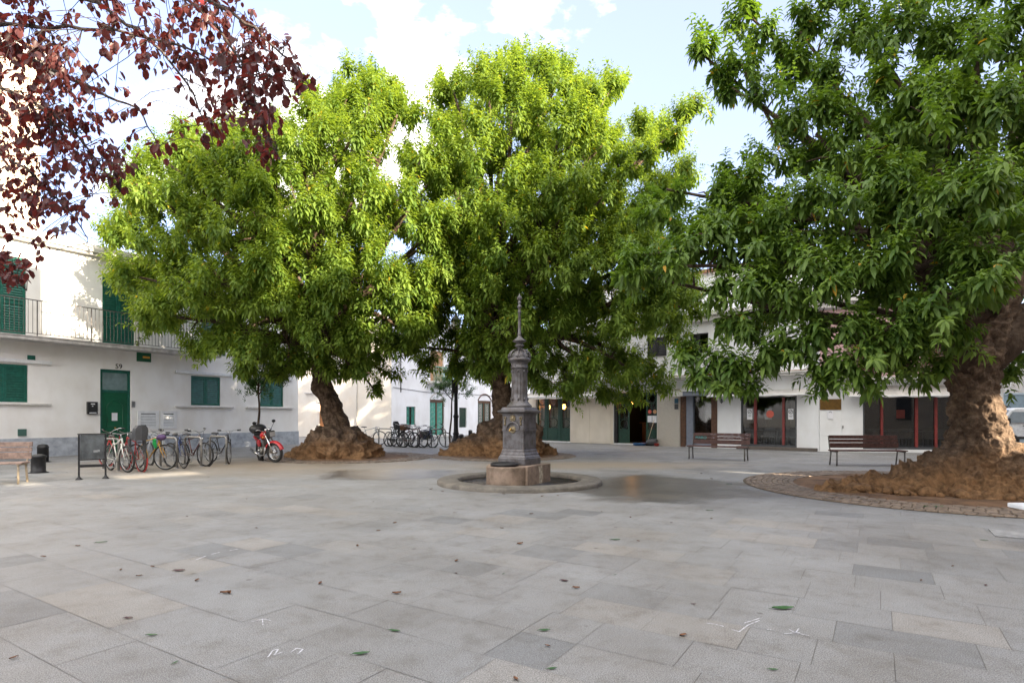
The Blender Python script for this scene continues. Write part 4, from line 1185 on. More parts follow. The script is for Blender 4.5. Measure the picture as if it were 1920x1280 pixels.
# ================================================================ trees
def unit(a): return a / np.maximum(np.linalg.norm(a, axis=-1, keepdims=True), 1e-9)
def foliage(name, P, D, Ls, K, LL, LW, rows, m, parent, droop=0.35, rng=None, spiral=True, tint_bias=None, stem_r=0.0, stem_m=None, updown=(-0.35, 0.95)):
    """P base points, D directions, Ls lengths of shoots; K leaves round each shoot. One mesh."""
    rng = rng or RNG
    N = len(P)
    j = np.arange(K)
    t = (j + 0.6) / K                                        # place along the shoot
    t = 0.12 + 0.88 * t
    ref = np.tile(np.array([0.0, 0.0, 1.0]), (N, 1)); bad = np.abs(D[:, 2]) > 0.95; ref[bad] = (1, 0, 0)
    U = unit(np.cross(D, ref)); V = np.cross(D, U)
    az = (j * 2.39996)[None, :] + rng.uniform(0, 6.28, (N, 1)) + rng.normal(0, 0.25, (N, K))
    base = P[:, None, :] + D[:, None, :] * (Ls[:, None] * t[None, :])[..., None]
    rad = U[:, None, :] * np.cos(az)[..., None] + V[:, None, :] * np.sin(az)[..., None]
    el = updown[0] + (updown[1] - updown[0]) * (t ** 2)[None, :] + rng.normal(0, 0.18, (N, K))
    ax = unit(rad * np.cos(el)[..., None] + D[:, None, :] * np.sin(el)[..., None])
    up = np.array([0.0, 0.0, 1.0])
    side = unit(np.cross(ax, unit(D[:, None, :] * 0.6 + up + rng.normal(0, 0.25, (N, K, 3)))))
    nrm = np.cross(side, ax)
    nrm = np.where(nrm[..., 2:3] < 0, -nrm, nrm)
    sz = rng.uniform(0.55, 1.22, (N, K)) * (1.0 - 0.35 * (t ** 3))[None, :]
    L = LL * sz; W = LW * sz
    M = N * K
    base = base.reshape(M, 3); ax = ax.reshape(M, 3); side = side.reshape(M, 3); nrm = nrm.reshape(M, 3)
    L = L.reshape(M, 1); W = W.reshape(M, 1)
    dr = droop * rng.uniform(0.6, 1.4, (M, 1))
    def pt(f): return base + ax * L * f * (1 - 0.18 * f) - np.array([0, 0, 1.0]) * (dr * L * f * f)
    if rows == 1:
        fr = [0.48]; wd = [1.0]
    else:
        fr = [0.28, 0.68]; wd = [0.86, 0.78]
    nv = 2 + 3 * len(fr)
    vs = np.zeros((M, nv, 3))
    vs[:, 0] = pt(0.02)
    for i, (f, q) in enumerate(zip(fr, wd)):
        c = pt(f)
        vs[:, 1 + 3 * i] = c + side * W * 0.5 * q + nrm * W * 0.13
        vs[:, 2 + 3 * i] = c - nrm * W * 0.03
        vs[:, 3 + 3 * i] = c - side * W * 0.5 * q + nrm * W * 0.13
    vs[:, nv - 1] = pt(1.0)
    T = nv - 1
    tris = [(0, 1, 2), (0, 2, 3)]
    quads = []
    for i in range(len(fr) - 1):
        a = 1 + 3 * i
        quads += [(a, a + 3, a + 4, a + 1), (a + 1, a + 4, a + 5, a + 2)]
    b = 1 + 3 * (len(fr) - 1)
    tris += [(b, T, b + 1), (b + 1, T, b + 2)]
    off = (np.arange(M) * nv)[:, None, None]
    tr = (np.array(tris)[None] + off).reshape(-1, 3)
    idx = tr.reshape(-1); tot = np.full(len(tr), 3)
    if quads:
        qd = (np.array(quads)[None] + off).reshape(-1, 4)
        idx = np.concatenate([idx, qd.reshape(-1)]); tot = np.concatenate([tot, np.full(len(qd), 4)])
    st = np.concatenate([[0], np.cumsum(tot)[:-1]])
    me = bpy.data.meshes.new(name)
    me.vertices.add(M * nv); me.vertices.foreach_set('co', vs.reshape(-1).astype(np.float32))
    me.loops.add(len(idx)); me.loops.foreach_set('vertex_index', idx.astype(np.int32))
    me.polygons.add(len(tot)); me.polygons.foreach_set('loop_start', st.astype(np.int32)); me.polygons.foreach_set('loop_total', tot.astype(np.int32))
    me.polygons.foreach_set('use_smooth', np.ones(len(tot), dtype=bool))
    tv = rng.uniform(0, 1, (N, K)) * 0.55 + rng.uniform(0, 0.45, (N, 1))
    tv = np.clip(tv + 0.22 * (t[None, :] ** 4), 0, 0.965)
    oddm = rng.uniform(0, 1, (N, K)) < 0.004
    tv = np.where(oddm, 1.0, tv)
    a = me.attributes.new('tint', 'FLOAT', 'POINT'); a.data.foreach_set('value', np.repeat(tv.reshape(-1), nv).astype(np.float32))
    me.materials.append(m)
    me.update(); me.validate()
    o = bpy.data.objects.new(name, me); COL.objects.link(o)
    if parent: o.parent = parent
    return o

def crown_blobs(blobs, D0, T, cx, cy, rx, ry, loc, back=True):
    """traced silhouette lobes (pixels) -> real spheres: middle, front and back of the crown's thickness"""
    out = []
    for b in blobs:
        px, py, r = b[:3]; d = b[3] if len(b) > 3 else None
        rho2 = ((px - cx) / rx) ** 2 + ((py - cy) / ry) ** 2
        th = T * math.sqrt(max(0, 1 - rho2))
        ds = [D0] if d is None else [d]
        if d is None and th > 0.35 * T:
            ds = [D0 - th * 0.75, D0]
            if back: ds.append(D0 + th * 0.75)
        for i, q in enumerate(ds):
            P = at(px, py, q) - loc
            out.append((P, r * q / FPX, 0.45 if q > D0 + 0.1 else 1.0))
    return out

def shoots_from(blobs, dens, rng, upb=0.7, ls=(0.45, 0.8), zmin=None, tuft=7, inset=0.45):
    P = []; D = []; SC = []
    for (c, r, k) in blobs:
        ns = max(2 if r < 0.45 else 5, int(dens * r * r * k / tuft))
        d = unit(rng.normal(0, 1, (ns, 3)))
        rad = max(0.08, r - inset) * (0.30 + 0.70 * rng.uniform(0, 1, (ns, 1)) ** 0.6)
        p = np.array(c)[None] + d * rad * np.array([1.0, 1.0, 0.9]) - np.array([0, 0, min(0.3, r * 0.4)])
        d = np.repeat(d, tuft, 0); p = np.repeat(p, tuft, 0); n = len(p)
        q = unit(d * 0.75 + np.array([0, 0, upb]) + rng.normal(0, 0.34, (n, 3)))
        p = p + rng.normal(0, 0.05, (n, 3)) + q * rng.uniform(0, 0.12, (n, 1))
        P.append(p); D.append(q); SC.append(np.full(n, min(1.0, 0.6 + 0.5 * r)))
    P = np.concatenate(P); D = np.concatenate(D); SC = np.concatenate(SC)
    if zmin is not None:
        k = P[:, 2] > zmin; P = P[k]; D = D[k]; SC = SC[k]
    return P, D, rng.uniform(ls[0], ls[1], len(P)) * SC

def limbs(mb, fork, targets, r0, rng, sag=0.0, n=9):
    for (c, r, k) in targets:
        a = Vector(fork[rng.integers(0, len(fork))]); b = Vector(c)
        mid = a.lerp(b, 0.45) + Vector((rng.normal(0, .12), rng.normal(0, .12), 0.18 + rng.normal(0, .08))) * (b - a).length * 0.6
        pts = []
        for i in range(n + 1):
            t = i / n
            q = a * (1 - t) ** 2 + mid * 2 * t * (1 - t) + b * t * t
            q += Vector((noise.noise(q * 1.3), noise.noise(q * 1.3 + Vector((9, 0, 0))), noise.noise(q * 1.3 + Vector((0, 9, 0))))) * 0.12 * math.sin(PI * t)
            pts.append(q)
        rr = r0 * min(1.0, 0.5 + 0.5 * r)
        mb.tube(pts, [rr * (1 - 0.82 * i / n) + 0.008 for i in range(n + 1)], 8)
        # side branchlets
        for s in range(4):
            i = int(rng.integers(4, n)); q = pts[i]
            e = q + Vector(unit(rng.normal(0, 1, 3))) * r * 0.75 + Vector((0, 0, 0.2))
            mb.tube([q, q.lerp(e, .5) + Vector((0, 0, .06)), e], [rr * 0.28, rr * 0.18, 0.008], 6)

def trunk_mesh(name, path, base, H, lobes, m, parent, n=150, nz=110, seed=0, a=1.6, b=0.85, amp=(0.16, 0.07, 0.025), bumps=(), lump=(0.10, 0.045), lp=(1.3, 0.9)):
    """one continuous surface: swollen root foot with lobes running into a leaning trunk"""
    sv = Vector((seed * 7.3, seed * 3.1, 0))
    zs = [p[2] for p in path]
    ztop = zs[-1]
    lv = []
    for i in range(nz + 1):
        t = i / nz
        lv.append(-0.06 + (ztop + 0.06) * (0.35 * t + 0.65 * t ** 3))
    def axis(z):
        if z <= zs[0]: return Vector(path[0][:2]), path[0][3]
        for k in range(len(path) - 1):
            if zs[k] <= z <= zs[k + 1]:
                t = (z - zs[k]) / (zs[k + 1] - zs[k]); t2 = t * t * (3 - 2 * t)
                return Vector(path[k][:2]).lerp(Vector(path[k + 1][:2]), t * 0.5 + t2 * 0.5), path[k][3] * (1 - t) + path[k + 1][3] * t
        return Vector(path[-1][:2]), path[-1][3]
    def rad(an, z, rt):
        zz = max(0, z)
        r = rt + (base * (1 - min(1, zz / H) ** a) ** b if zz < H else 0)
        for (la, lw, lamp, lh) in lobes:
            dl = (an - la + PI) % (2 * PI) - PI
            if zz < lh: r += lamp * math.exp(-(dl / lw) ** 2) * (1 - (zz / lh) ** lp[0]) ** lp[1]
        return r
    vs = []
    for z in lv:
        c, rt = axis(z); c2, rt2 = axis(z + 0.03)
        for k in range(n):
            an = 2 * PI * k / n
            r = rad(an, z, rt); slope = (r - rad(an, z + 0.03, rt2)) / 0.03
            p = Vector((c.x + r * math.cos(an), c.y + r * math.sin(an), z))
            q = p + sv
            fac = 0.35 + min(1.0, (r - rt) / 0.4) * 0.65
            rid = 1 - 2 * abs(noise.noise(q * 1.9))
            d = amp[0] * fac * (rid - 0.5) + amp[1] * (0.4 + 0.6 * fac) * (1 - 2.4 * abs(noise.noise(q * 5.2))) + amp[2] * noise.noise(q * 14) + amp[2] * 0.6 * noise.noise(q * 30)
            # fissures running up the trunk
            d -= 0.03 * (1 - fac * 0.6) * max(0, 0.35 - abs(noise.noise(Vector((q.x * 5, q.y * 5, q.z * 1.1))))) * 2
            v1 = noise.voronoi(q * 2.6)[0][0]; v2 = noise.voronoi(q * 7.5)[0][0]
            d += fac * (lump[0] * (0.42 - v1) * 2 + lump[1] * (0.42 - v2) * 2)
            for (bx, by, bz, br, ba) in bumps:
                dd = (p - Vector((bx, by, bz))).length / br
                if dd < 2.2: d += ba * math.exp(-dd * dd)
            o = Vector((math.cos(an), math.sin(an), max(-0.5, min(slope, 6.0)))).normalized()
            p += o * d
            if z < 0.0: p.z = -0.06
            vs.append(p)
    fs = []
    for i in range(nz):
        for k in range(n):
            x = i * n + k; y = i * n + (k + 1) % n
            fs.append((x, y, y + n, x + n))
    fs.append(tuple(range(nz * n, nz * n + n)))
    mb = MB(); mb.add(vs, fs, True)
    return mb.build(name, m, parent, fix=False)

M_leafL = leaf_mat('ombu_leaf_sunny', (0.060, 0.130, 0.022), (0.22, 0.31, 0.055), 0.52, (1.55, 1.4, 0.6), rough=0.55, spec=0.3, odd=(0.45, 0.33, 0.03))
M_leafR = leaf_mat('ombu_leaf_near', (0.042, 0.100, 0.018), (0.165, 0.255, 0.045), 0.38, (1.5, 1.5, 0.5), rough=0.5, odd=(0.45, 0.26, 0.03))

# ---- leaning tree on the left
def left_tree():
    loc = Vector((-6.05, 19.9, 0))
    root = empty('ombu_tree', loc, 0, 'bright green ombu tree leaning left from a mound of brown roots beside the red motorcycle', 'tree', 'big ombu trees of the square')
    path = [(0.15, 0, 0, 0.48), (0.10, 0, 0.9, 0.44), (-0.12, 0, 1.7, 0.36), (-0.42, 0.05, 2.4, 0.30), (-0.55, 0.05, 3.2, 0.27), (-0.75, 0.05, 4.2, 0.30), (-0.80, 0.1, 5.2, 0.22)]
    lobes = [(PI * 1.0, 0.35, 0.65, 0.55), (0.0, 0.4, 0.35, 0.9), (PI * 1.5, 0.5, 0.25, 1.0), (PI * 1.25, 0.25, 0.35, 0.8), (PI * 1.75, 0.22, 0.35, 0.9), (PI * 0.5, 0.5, 0.4, 0.8)]
    trunk_mesh('trunk', path, 0.62, 1.05, lobes, M_fbark, root, 210, 150, 1, a=2.4, b=0.62, amp=(0.24, 0.05, 0.018), lump=(0.13, 0.02), bumps=((-0.75, -0.25, 2.35, 0.22, 0.22), (-0.3, -0.5, 0.75, 0.3, 0.14)))
    blobs = [(650, 185, 38), (700, 175, 42), (600, 215, 42), (745, 215, 48), (790, 300, 52), (660, 260, 72), (560, 275, 62), (480, 300, 62), (400, 300, 62), (320, 310, 62), (255, 345, 52),
             (240, 430, 48), (262, 520, 50), (300, 590, 48), (340, 420, 85), (440, 400, 95), (550, 390, 100), (660, 380, 100), (760, 400, 70), (810, 450, 45), (350, 530, 80), (450, 540, 95),
             (560, 520, 100), (670, 520, 95), (760, 540, 70), (400, 625, 48), (480, 650, 52), (540, 670, 40), (600, 610, 70), (690, 640, 65), (760, 620, 55), (800, 570, 45), (460, 700, 18), (730, 700, 20),
             (655, 140, 20), (692, 135, 22), (745, 165, 22), (815, 330, 30), (380, 655, 25), (520, 705, 16), (622, 700, 16), (575, 175, 22), (600, 680, 26), (660, 690, 26), (640, 640, 45), (830, 420, 40), (835, 500, 45), (350, 255, 25), (430, 250, 28), (510, 240, 28), (705, 735, 10)]
    bl = crown_blobs(blobs, 20.0, 4.6, 530, 440, 370, 330, loc)
    P, D, Ls = shoots_from(bl, 82, RNG, 1.15, (0.5, 0.95), zmin=1.9, inset=0.33)
    # upright plumes along the top
    ex = []
    for (x, y) in ((655, 150), (690, 150), (712, 160), (745, 180), (775, 215), (628, 170), (600, 190), (560, 235), (520, 235), (480, 230), (440, 225), (400, 235), (360, 240), (300, 270), (250, 300), (225, 330), (830, 310), (845, 330), (850, 420), (210, 470), (205, 420)):
        for k in range(5): ex.append(at(x + RNG.normal(0, 12), y + 22 + RNG.normal(0, 12), 20 + RNG.normal(0, 1.0)) - loc)
    ex = np.array(ex); P = np.concatenate([P, ex]); D = np.concatenate([D, unit(np.array([0, 0, 1.0]) + RNG.normal(0, 0.15, (len(ex), 3)))]); Ls = np.concatenate([Ls, RNG.uniform(0.6, 0.9, len(ex))])
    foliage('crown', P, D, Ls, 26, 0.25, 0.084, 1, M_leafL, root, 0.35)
    mb = MB(); tg = [b for b in bl if b[2] >= 1.0][::2]
    limbs(mb, [(-0.8, 0.1, 5.0), (-0.75, 0.05, 4.2), (-0.7, 0.05, 3.7)], tg, 0.16, RNG)
    mb.build('limbs', M_lbark, root)
    print('left tree shoots', len(P))
left_tree()

# ---- tree in the middle, behind the fountain
def middle_tree():
    loc = Vector((-0.35, 20.9, 0))
    root = empty('ombu_tree', loc, 0, 'tall green ombu tree in the middle, its swollen foot half hidden by the iron fountain', 'tree', 'big ombu trees of the square')
    path = [(0.25, 0, 0, 0.5), (0.15, 0, 1.0, 0.44), (0.0, 0, 2.2, 0.34), (-0.2, 0, 3.2, 0.31), (-0.7, 0, 4.6, 0.34), (-0.9, 0, 6.2, 0.28)]
    lobes = [(PI, 0.32, 1.15, 0.75), (PI * 1.05, 0.5, 0.3, 1.2), (0.1, 0.4, 0.6, 0.5), (PI * 1.4, 0.3, 0.4, 0.9), (PI * 1.7, 0.3, 0.3, 1.1), (PI * .5, .6, .4, .9)]
    trunk_mesh('trunk', path, 0.62, 1.35, lobes, M_fbark, root, 200, 140, 2, a=2.2, b=0.65, amp=(0.24, 0.05, 0.018), lump=(0.13, 0.02), bumps=((0.95, -0.5, 1.15, 0.42, 0.35), (0.9, -0.4, 0.7, 0.4, 0.3), (-0.5, -0.4, 0.9, 0.3, 0.15)))
    blobs = [(985, 125, 42), (915, 145, 42), (850, 170, 36), (1050, 145, 42), (830, 235, 34), (1110, 190, 40), (1150, 160, 22), (960, 210, 75), (880, 260, 70), (1050, 240, 80), (1130, 270, 60), (845, 340, 50),
             (930, 340, 85), (1030, 350, 85), (1130, 370, 75), (1200, 300, 45), (1250, 260, 32), (1290, 215, 28), (1215, 235, 26), (1230, 380, 55), (1270, 330, 40), (860, 440, 70), (960, 450, 90), (1070, 460, 90), (1170, 470, 80), (1245, 470, 60),
             (840, 540, 60), (930, 560, 75), (1030, 570, 80), (1130, 580, 80), (1220, 570, 65), (1265, 620, 38), (1262, 530, 58), (1285, 575, 36), (810, 620, 42), (870, 640, 45), (940, 650, 40), (1010, 670, 45), (1090, 680, 50), (1170, 685, 50), (1235, 690, 36),
             (1020, 725, 20), (1070, 728, 24), (1130, 735, 26), (1190, 738, 24), (800, 680, 24), (850, 690, 24), (900, 690, 26), (950, 690, 24), (985, 700, 26), (850, 500, 50), (800, 600, 36), (850, 690, 18), (1240, 730, 16), (780, 650, 18), (1310, 205, 14)]
    bl = crown_blobs(blobs, 20.8, 4.4, 1030, 420, 290, 360, loc)
    P, D, Ls = shoots_from(bl, 82, RNG, 1.05, (0.5, 0.95), zmin=1.7, inset=0.33)
    ex = []
    for (x, y) in ((985, 100), (1010, 105), (960, 110), (930, 120), (900, 125), (870, 150), (825, 140), (820, 170), (1040, 115), (1060, 120), (1085, 150), (1110, 160), (1140, 150), (1160, 150), (840, 200), (1300, 195), (1325, 205), (1255, 215), (1235, 225)):
        for k in range(5): ex.append(at(x + RNG.normal(0, 10), y + 20 + RNG.normal(0, 10), 20.8 + RNG.normal(0, 1.0)) - loc)
    ex = np.array(ex); P = np.concatenate([P, ex]); D = np.concatenate([D, unit(np.array([0, 0, 1.0]) + RNG.normal(0, 0.15, (len(ex), 3)))]); Ls = np.concatenate([Ls, RNG.uniform(0.6, 0.9, len(ex))])
    foliage('crown', P, D, Ls, 26, 0.25, 0.084, 1, M_leafL, root, 0.35)
    mb = MB(); tg = [b for b in bl if b[2] >= 1.0][::2]
    limbs(mb, [(-0.9, 0, 6.0), (-0.8, 0, 5.4), (-0.7, 0, 4.6), (-0.3, 0, 3.3)], tg, 0.16, RNG)
    mb.build('limbs', M_lbark, root)
    print('middle tree shoots', len(P))
middle_tree()

# ---- the big near tree on the right
def right_tree():
    loc = Vector((8.75, 11.0, 0))
    root = empty('ombu_tree', loc, 0, 'huge dark green ombu tree at right, nearest the viewer, on wide knobbly roots', 'tree', 'big ombu trees of the square')
    path = [(0.15, 0, 0, 0.52), (0.10, 0, 0.9, 0.48), (0.04, 0, 1.35, 0.44), (0.0, 0, 1.7, 0.38), (-0.02, 0, 2.1, 0.37), (0.05, 0, 2.55, 0.42), (0.2, 0, 2.95, 0.38), (0.5, 0.05, 3.4, 0.30), (0.9, 0.1, 4.2, 0.26)]
    lobes = [(PI, 0.27, 1.95, 0.98), (PI * 1.12, 0.30, 0.8, 0.62), (PI * 1.3, 0.3, 0.55, 0.5), (PI * 1.55, 0.5, 0.45, 0.35), (0.0, 0.5, 0.7, 0.9), (PI * 0.5, 0.6, 0.5, 0.8), (PI * 1.82, 0.3, 0.5, 0.6), (PI * 0.93, 0.12, 0.45, 0.25)]
    trunk_mesh('trunk', path, 0.54, 1.05, lobes, M_fbark, root, 340, 230, 3, amp=(0.15, 0.075, 0.03), a=0.8, b=1.35, lump=(0.10, 0.085), lp=(0.95, 1.25), bumps=((-0.1, -0.6, 1.35, 0.35, 0.10), (0.75, -0.3, 0.6, 0.3, 0.2)))
    mb = MB()
    # knuckles of surface root round the foot
    rr = random.Random(4)
    for k in range(150):
        an = rr.uniform(PI * 0.95, PI * 1.95); r = rr.uniform(1.15, 1.9) + (0.7 if an < PI * 1.15 else 0)
        s = rr.uniform(0.045, 0.13)
        mb.ball((0.15 + r * math.cos(an), r * math.sin(an) * 0.92, rr.uniform(-0.01, 0.10)), s, 10, 7, (rr.uniform(0.8, 1.5), rr.uniform(0.8, 1.3), rr.uniform(0.6, 0.9)))
    for v_ in range(len(mb.v)):
        q = Vector(mb.v[v_]); d = noise.noise(q * 11) * 0.02; mb.v[v_] = (q.x + d, q.y + d, q.z + d)
    mb.build('surface_roots', M_fbark, root)
    D0 = 10.6
    B = [(1320, 105, 22, 12.2), (1335, 140, 26, 12.1), (1372, 165, 32, 12.0), (1412, 185, 36, 11.9), (1400, 25, 22, 12.4), (1425, 60, 30, 12.2), (1460, 100, 38, 12.0), (1500, 125, 46, 11.8), (1500, 60, 26, 12.2), (1520, 35, 22, 12), (1390, 120, 20, 12),
         (1560, 150, 60, 11.5), (1600, 60, 60, 11.5), (1700, 60, 90, 11), (1830, 60, 100, 10.5), (1560, 0, 40, 11.5), (1480, 230, 50, 11.5), (1440, 290, 40, 11.2), (1530, 250, 80, 10.8), (1640, 200, 95, 10.4), (1760, 200, 110, 9.8), (1880, 200, 110, 9.6),
         (1330, 370, 45, 10.8), (1400, 350, 60, 10.6), (1250, 355, 36, 10.8), (1220, 400, 34, 10.6), (1300, 440, 55, 10.2), (1390, 440, 75, 10.0), (1500, 380, 95, 9.8), (1620, 350, 105, 9.4), (1750, 360, 120, 9.0), (1880, 370, 110, 8.8),
         (1200, 480, 32, 10.2), (1165, 500, 26, 10.0), (1250, 500, 42, 10.0), (1330, 540, 42, 9.9), (1420, 540, 60, 9.6), (1520, 520, 90, 9.4), (1640, 510, 105, 9.0), (1770, 520, 110, 8.8), (1880, 490, 85, 8.8),
         (1400, 620, 40, 9.8), (1345, 600, 26, 9.9), (1350, 700, 28, 9.8), (1400, 700, 34, 9.7), (1440, 680, 36, 9.6), (1480, 640, 45, 9.6), (1560, 630, 75, 9.2), (1660, 620, 80, 9.0), (1760, 610, 60, 9.2), (1560, 705, 30, 9.1), (1610, 705, 34, 9.1), (1700, 685, 30, 9.3), (1760, 700, 24, 9.6), (1850, 550, 40, 9.2),
         (1900, 690, 30, 12.5), (1880, 640, 40, 12.8), (1480, 560, 60, 11.5), (1340, 420, 62, 11.6), (1262, 445, 48, 11.3), (1410, 480, 62, 11.2), (1430, 370, 60, 11.6), (1220, 520, 36, 10.8), (1360, 330, 34, 11.4), (1650, 450, 110, 12.0), (1800, 400, 120, 12.2), (1450, 430, 90, 12.0), (1700, 250, 120, 12.5), (1850, 250, 120, 12.5), (1300, 660, 16, 10.0), (1330, 715, 16, 9.8), (1380, 735, 14, 9.8)]
    # the part of the crown beyond the picture's edge
    B += [(2050, 100, 150, 11), (2050, 350, 150, 11), (2080, 550, 120, 11), (2220, 250, 150, 12), (1950, -80, 150, 11), (1750, -120, 140, 11.5), (2150, 450, 120, 13), (1900, 450, 100, 13.5), (1650, 300, 110, 13.5)]
    bl = []
    for (px, py, r, d) in B:
        P_ = at(px, py, d) - loc
        bl.append((P_, r * d / FPX, 1.0 if px < 1930 else 0.35))
    P, D, Ls = shoots_from(bl, 105, RNG, 0.75, (0.36, 0.68), zmin=1.75, inset=0.32)
    ex = []
    for (x, y, d) in ((1312, 105, 12.2), (1312, 85, 12.2), (1372, 120, 12), (1408, 120, 12), (1395, 10, 12.4), (1405, 30, 12.3), (1500, 40, 12.2), (1550, 60, 11.8), (1600, 70, 11.6), (1460, 170, 11.5), (1475, 200, 11), (1820, 130, 9.5), (1860, 100, 9.5), (1740, 230, 9), (1770, 260, 8.9)):
        for k in range(3): ex.append(at(x + RNG.normal(0, 8), y + RNG.normal(0, 8), d + RNG.normal(0, .25)) - loc)
    ex = np.array(ex); P = np.concatenate([P, ex]); D = np.concatenate([D, unit(np.array([-0.1, 0, 1.0]) + RNG.normal(0, 0.15, (len(ex), 3)))]); Ls = np.concatenate([Ls, RNG.uniform(0.5, 0.8, len(ex))])
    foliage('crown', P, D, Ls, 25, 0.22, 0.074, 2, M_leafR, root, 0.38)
    mb = MB(); tg = [b for b in bl][::2]
    limbs(mb, [(0.9, 0.1, 4.1), (0.5, 0.05, 3.3), (-0.15, 0, 2.7), (0.1, 0, 3.0)], tg, 0.13, RNG)
    # two great limbs of the fork
    mb.tube([(0.1, 0, 2.5), (0.7, 0.0, 2.95), (1.5, 0.1, 3.45), (2.6, 0.2, 4.3), (3.4, 0.3, 5.4)], [0.42, 0.34, 0.28, 0.2, 0.1], 16)
    mb.tube([(-0.05, 0, 2.3), (-0.35, -0.1, 2.9), (-0.9, -0.3, 3.6), (-1.6, -0.6, 4.5), (-2.2, -0.9, 5.6)], [0.36, 0.30, 0.22, 0.16, 0.08], 14)
    mb.tube([(0.0, 0, 2.6), (0.1, 0.2, 3.5), (0.0, 0.4, 4.8), (-0.4, 0.5, 6.4)], [0.3, 0.26, 0.2, 0.1], 12)
    mb.build('limbs', M_lbark, root)
    mb = MB()
    c = at(1783, 660, 10.2) - loc; mb.tube([c, c + Vector((0.02, 0, -0.25)), c + Vector((0.06, 0, -0.45)), c + Vector((0.14, 0, -0.58))], [0.02, 0.022, 0.02, 0.008], 7)
    mb.build('cut_branch', M_lbark, root)
    print('right tree shoots', len(P))
right_tree()

# ---- purple leaved plum overhead, trunk outside the picture to the left
def purple_tree():
    loc = Vector((-5.2, 3.6, 0))
    root = empty('purple_plum_tree', loc, 0, 'purple leaved plum tree whose twigs hang into the picture from the upper left corner', 'tree')
    trunk_mesh('trunk', [(0, 0, 0, 0.17), (0.05, 0, 1.0, 0.14), (0.1, 0, 2.4, 0.13), (0.3, 0, 3.4, 0.10)], 0.12, 0.35, [], M_sbark, root, 40, 40, 5, amp=(0.03, 0.012, 0.005), lump=(0.0, 0.0))
    br = [[(-500, 300, 4.2), (-260, 120, 4.0), (-60, 60, 3.8), (120, 50, 3.7), (280, 70, 3.6), (420, 120, 3.5), (570, 165, 3.4)],
          [(-500, 320, 4.2), (-250, 160, 4.0), (-60, 150, 3.9), (80, 200, 3.8), (170, 290, 3.7), (225, 360, 3.6)],
          [(-500, 400, 4.4), (-240, 260, 4.4), (-60, 260, 4.3), (50, 320, 4.2), (130, 400, 4.1), (165, 455, 4.0)],
          [(-300, 60, 4.0), (-80, -120, 3.9), (180, -90, 3.8), (350, 0, 3.7), (440, 100, 3.6), (490, 220, 3.5), (520, 290, 3.4)],
          [(-80, -100, 4.0), (120, -20, 3.9), (260, 60, 3.8), (350, 160, 3.7), (400, 270, 3.6)],
          [(180, -110, 4.0), (340, -30, 3.9), (460, 40, 3.8), (535, 110, 3.7), (590, 180, 3.6)],
          [(-400, 500, 4.6), (-150, 420, 4.6), (-20, 460, 4.5), (30, 520, 4.4), (50, 545, 4.4)],
          [(-60, 60, 3.8), (60, 110, 4.3), (180, 170, 4.2), (270, 220, 4.1), (300, 300, 4.0)]]
    BR = [[at(*q) - loc for q in b] for b in br]
    mb = MB()
    for i, b in enumerate(BR):
        # smooth by sampling Catmull-Rom
        pts = []
        for k in range(len(b) - 1):
            p0 = b[max(0, k - 1)]; p1 = b[k]; p2 = b[k + 1]; p3 = b[min(len(b) - 1, k + 2)]
            for s in range(5):
                t = s / 5
                q = 0.5 * ((2 * p1) + (p2 - p0) * t + (2 * p0 - 5 * p1 + 4 * p2 - p3) * t * t + (3 * p1 - p0 - 3 * p2 + p3) * t ** 3)
                q += Vector((noise.noise(q * 6), noise.noise(q * 6 + Vector((5, 0, 0))), noise.noise(q * 6 + Vector((0, 5, 0))))) * 0.03
                pts.append(q)
        pts.append(b[-1])
        BR[i] = pts
        n = len(pts)
        mb.tube(pts, [0.018 * (1 - k / n) ** 1.2 + 0.0022 for k in range(n)], 6)
    for k in (0, 1, 2, 3, 6): mb.tube([(0.3, 0, 3.3), Vector((0.3, 0, 3.3)).lerp(BR[k][0], 0.5) + Vector((0, 0, 0.2)), BR[k][0]], [0.06, 0.035, 0.019], 8)
    allp = [p for b in BR for p in b]
    regs = [(50, 60, 85, 30, 3.9), (60, 180, 95, 30, 3.9), (50, 300, 75, 22, 4.1), (150, 270, 60, 20, 3.8), (130, 150, 60, 12, 3.9), (290, 40, 95, 26, 3.7), (400, 60, 90, 28, 3.7), (480, 110, 65, 24, 3.6), (390, 150, 75, 24, 3.6), (480, 190, 50, 16, 3.5),
            (500, 260, 48, 12, 3.5), (400, 230, 42, 10, 3.6), (220, 30, 70, 14, 3.8), (200, 340, 42, 8, 3.7), (110, 380, 60, 12, 4.1), (30, 400, 50, 12, 4.3), (20, 500, 38, 14, 4.4), (290, 290, 22, 3, 3.8), (215, 200, 40, 6, 3.8), (560, 160, 30, 5, 3.5), (-60, 250, 90, 14, 4.1), (-60, 80, 90, 14, 4.0), (300, -80, 120, 16, 3.8), (230, 300, 30, 5, 3.8)]
    P = []; D = []; L = []
    rg = np.random.default_rng(3)
    for (x, y, r, cnt, d) in regs:
        for k in range(int(cnt * (2.1 if x < 200 else 1.55))):
            an = rg.uniform(0, 6.28); q = r * math.sqrt(rg.uniform(0, 1))
            tip = at(x + q * math.cos(an), y + q * math.sin(an), d + rg.normal(0, 0.3)) - loc
            near = min(allp, key=lambda p: (p - tip).length - 0.25 * (p.z - tip.z))
            a = near
            mid = a.lerp(tip, 0.5) + Vector((rg.normal(0, .03), rg.normal(0, .03), 0.05))
            mb.tube([a, mid, tip], [0.0028, 0.0022, 0.0014], 4)
            ln = (tip - a).length
            dirv = (tip - mid).normalized()
            use = min(0.22, ln)
            st = tip - dirv * use
            P.append(st); D.append(dirv); L.append(use)
    P = np.array(P); D = np.array(D); L = np.array(L)
    mb.build('branches', M_sbark, root)
    # leaves hang from the twigs: direction mostly downward
    N = len(P); K = 6
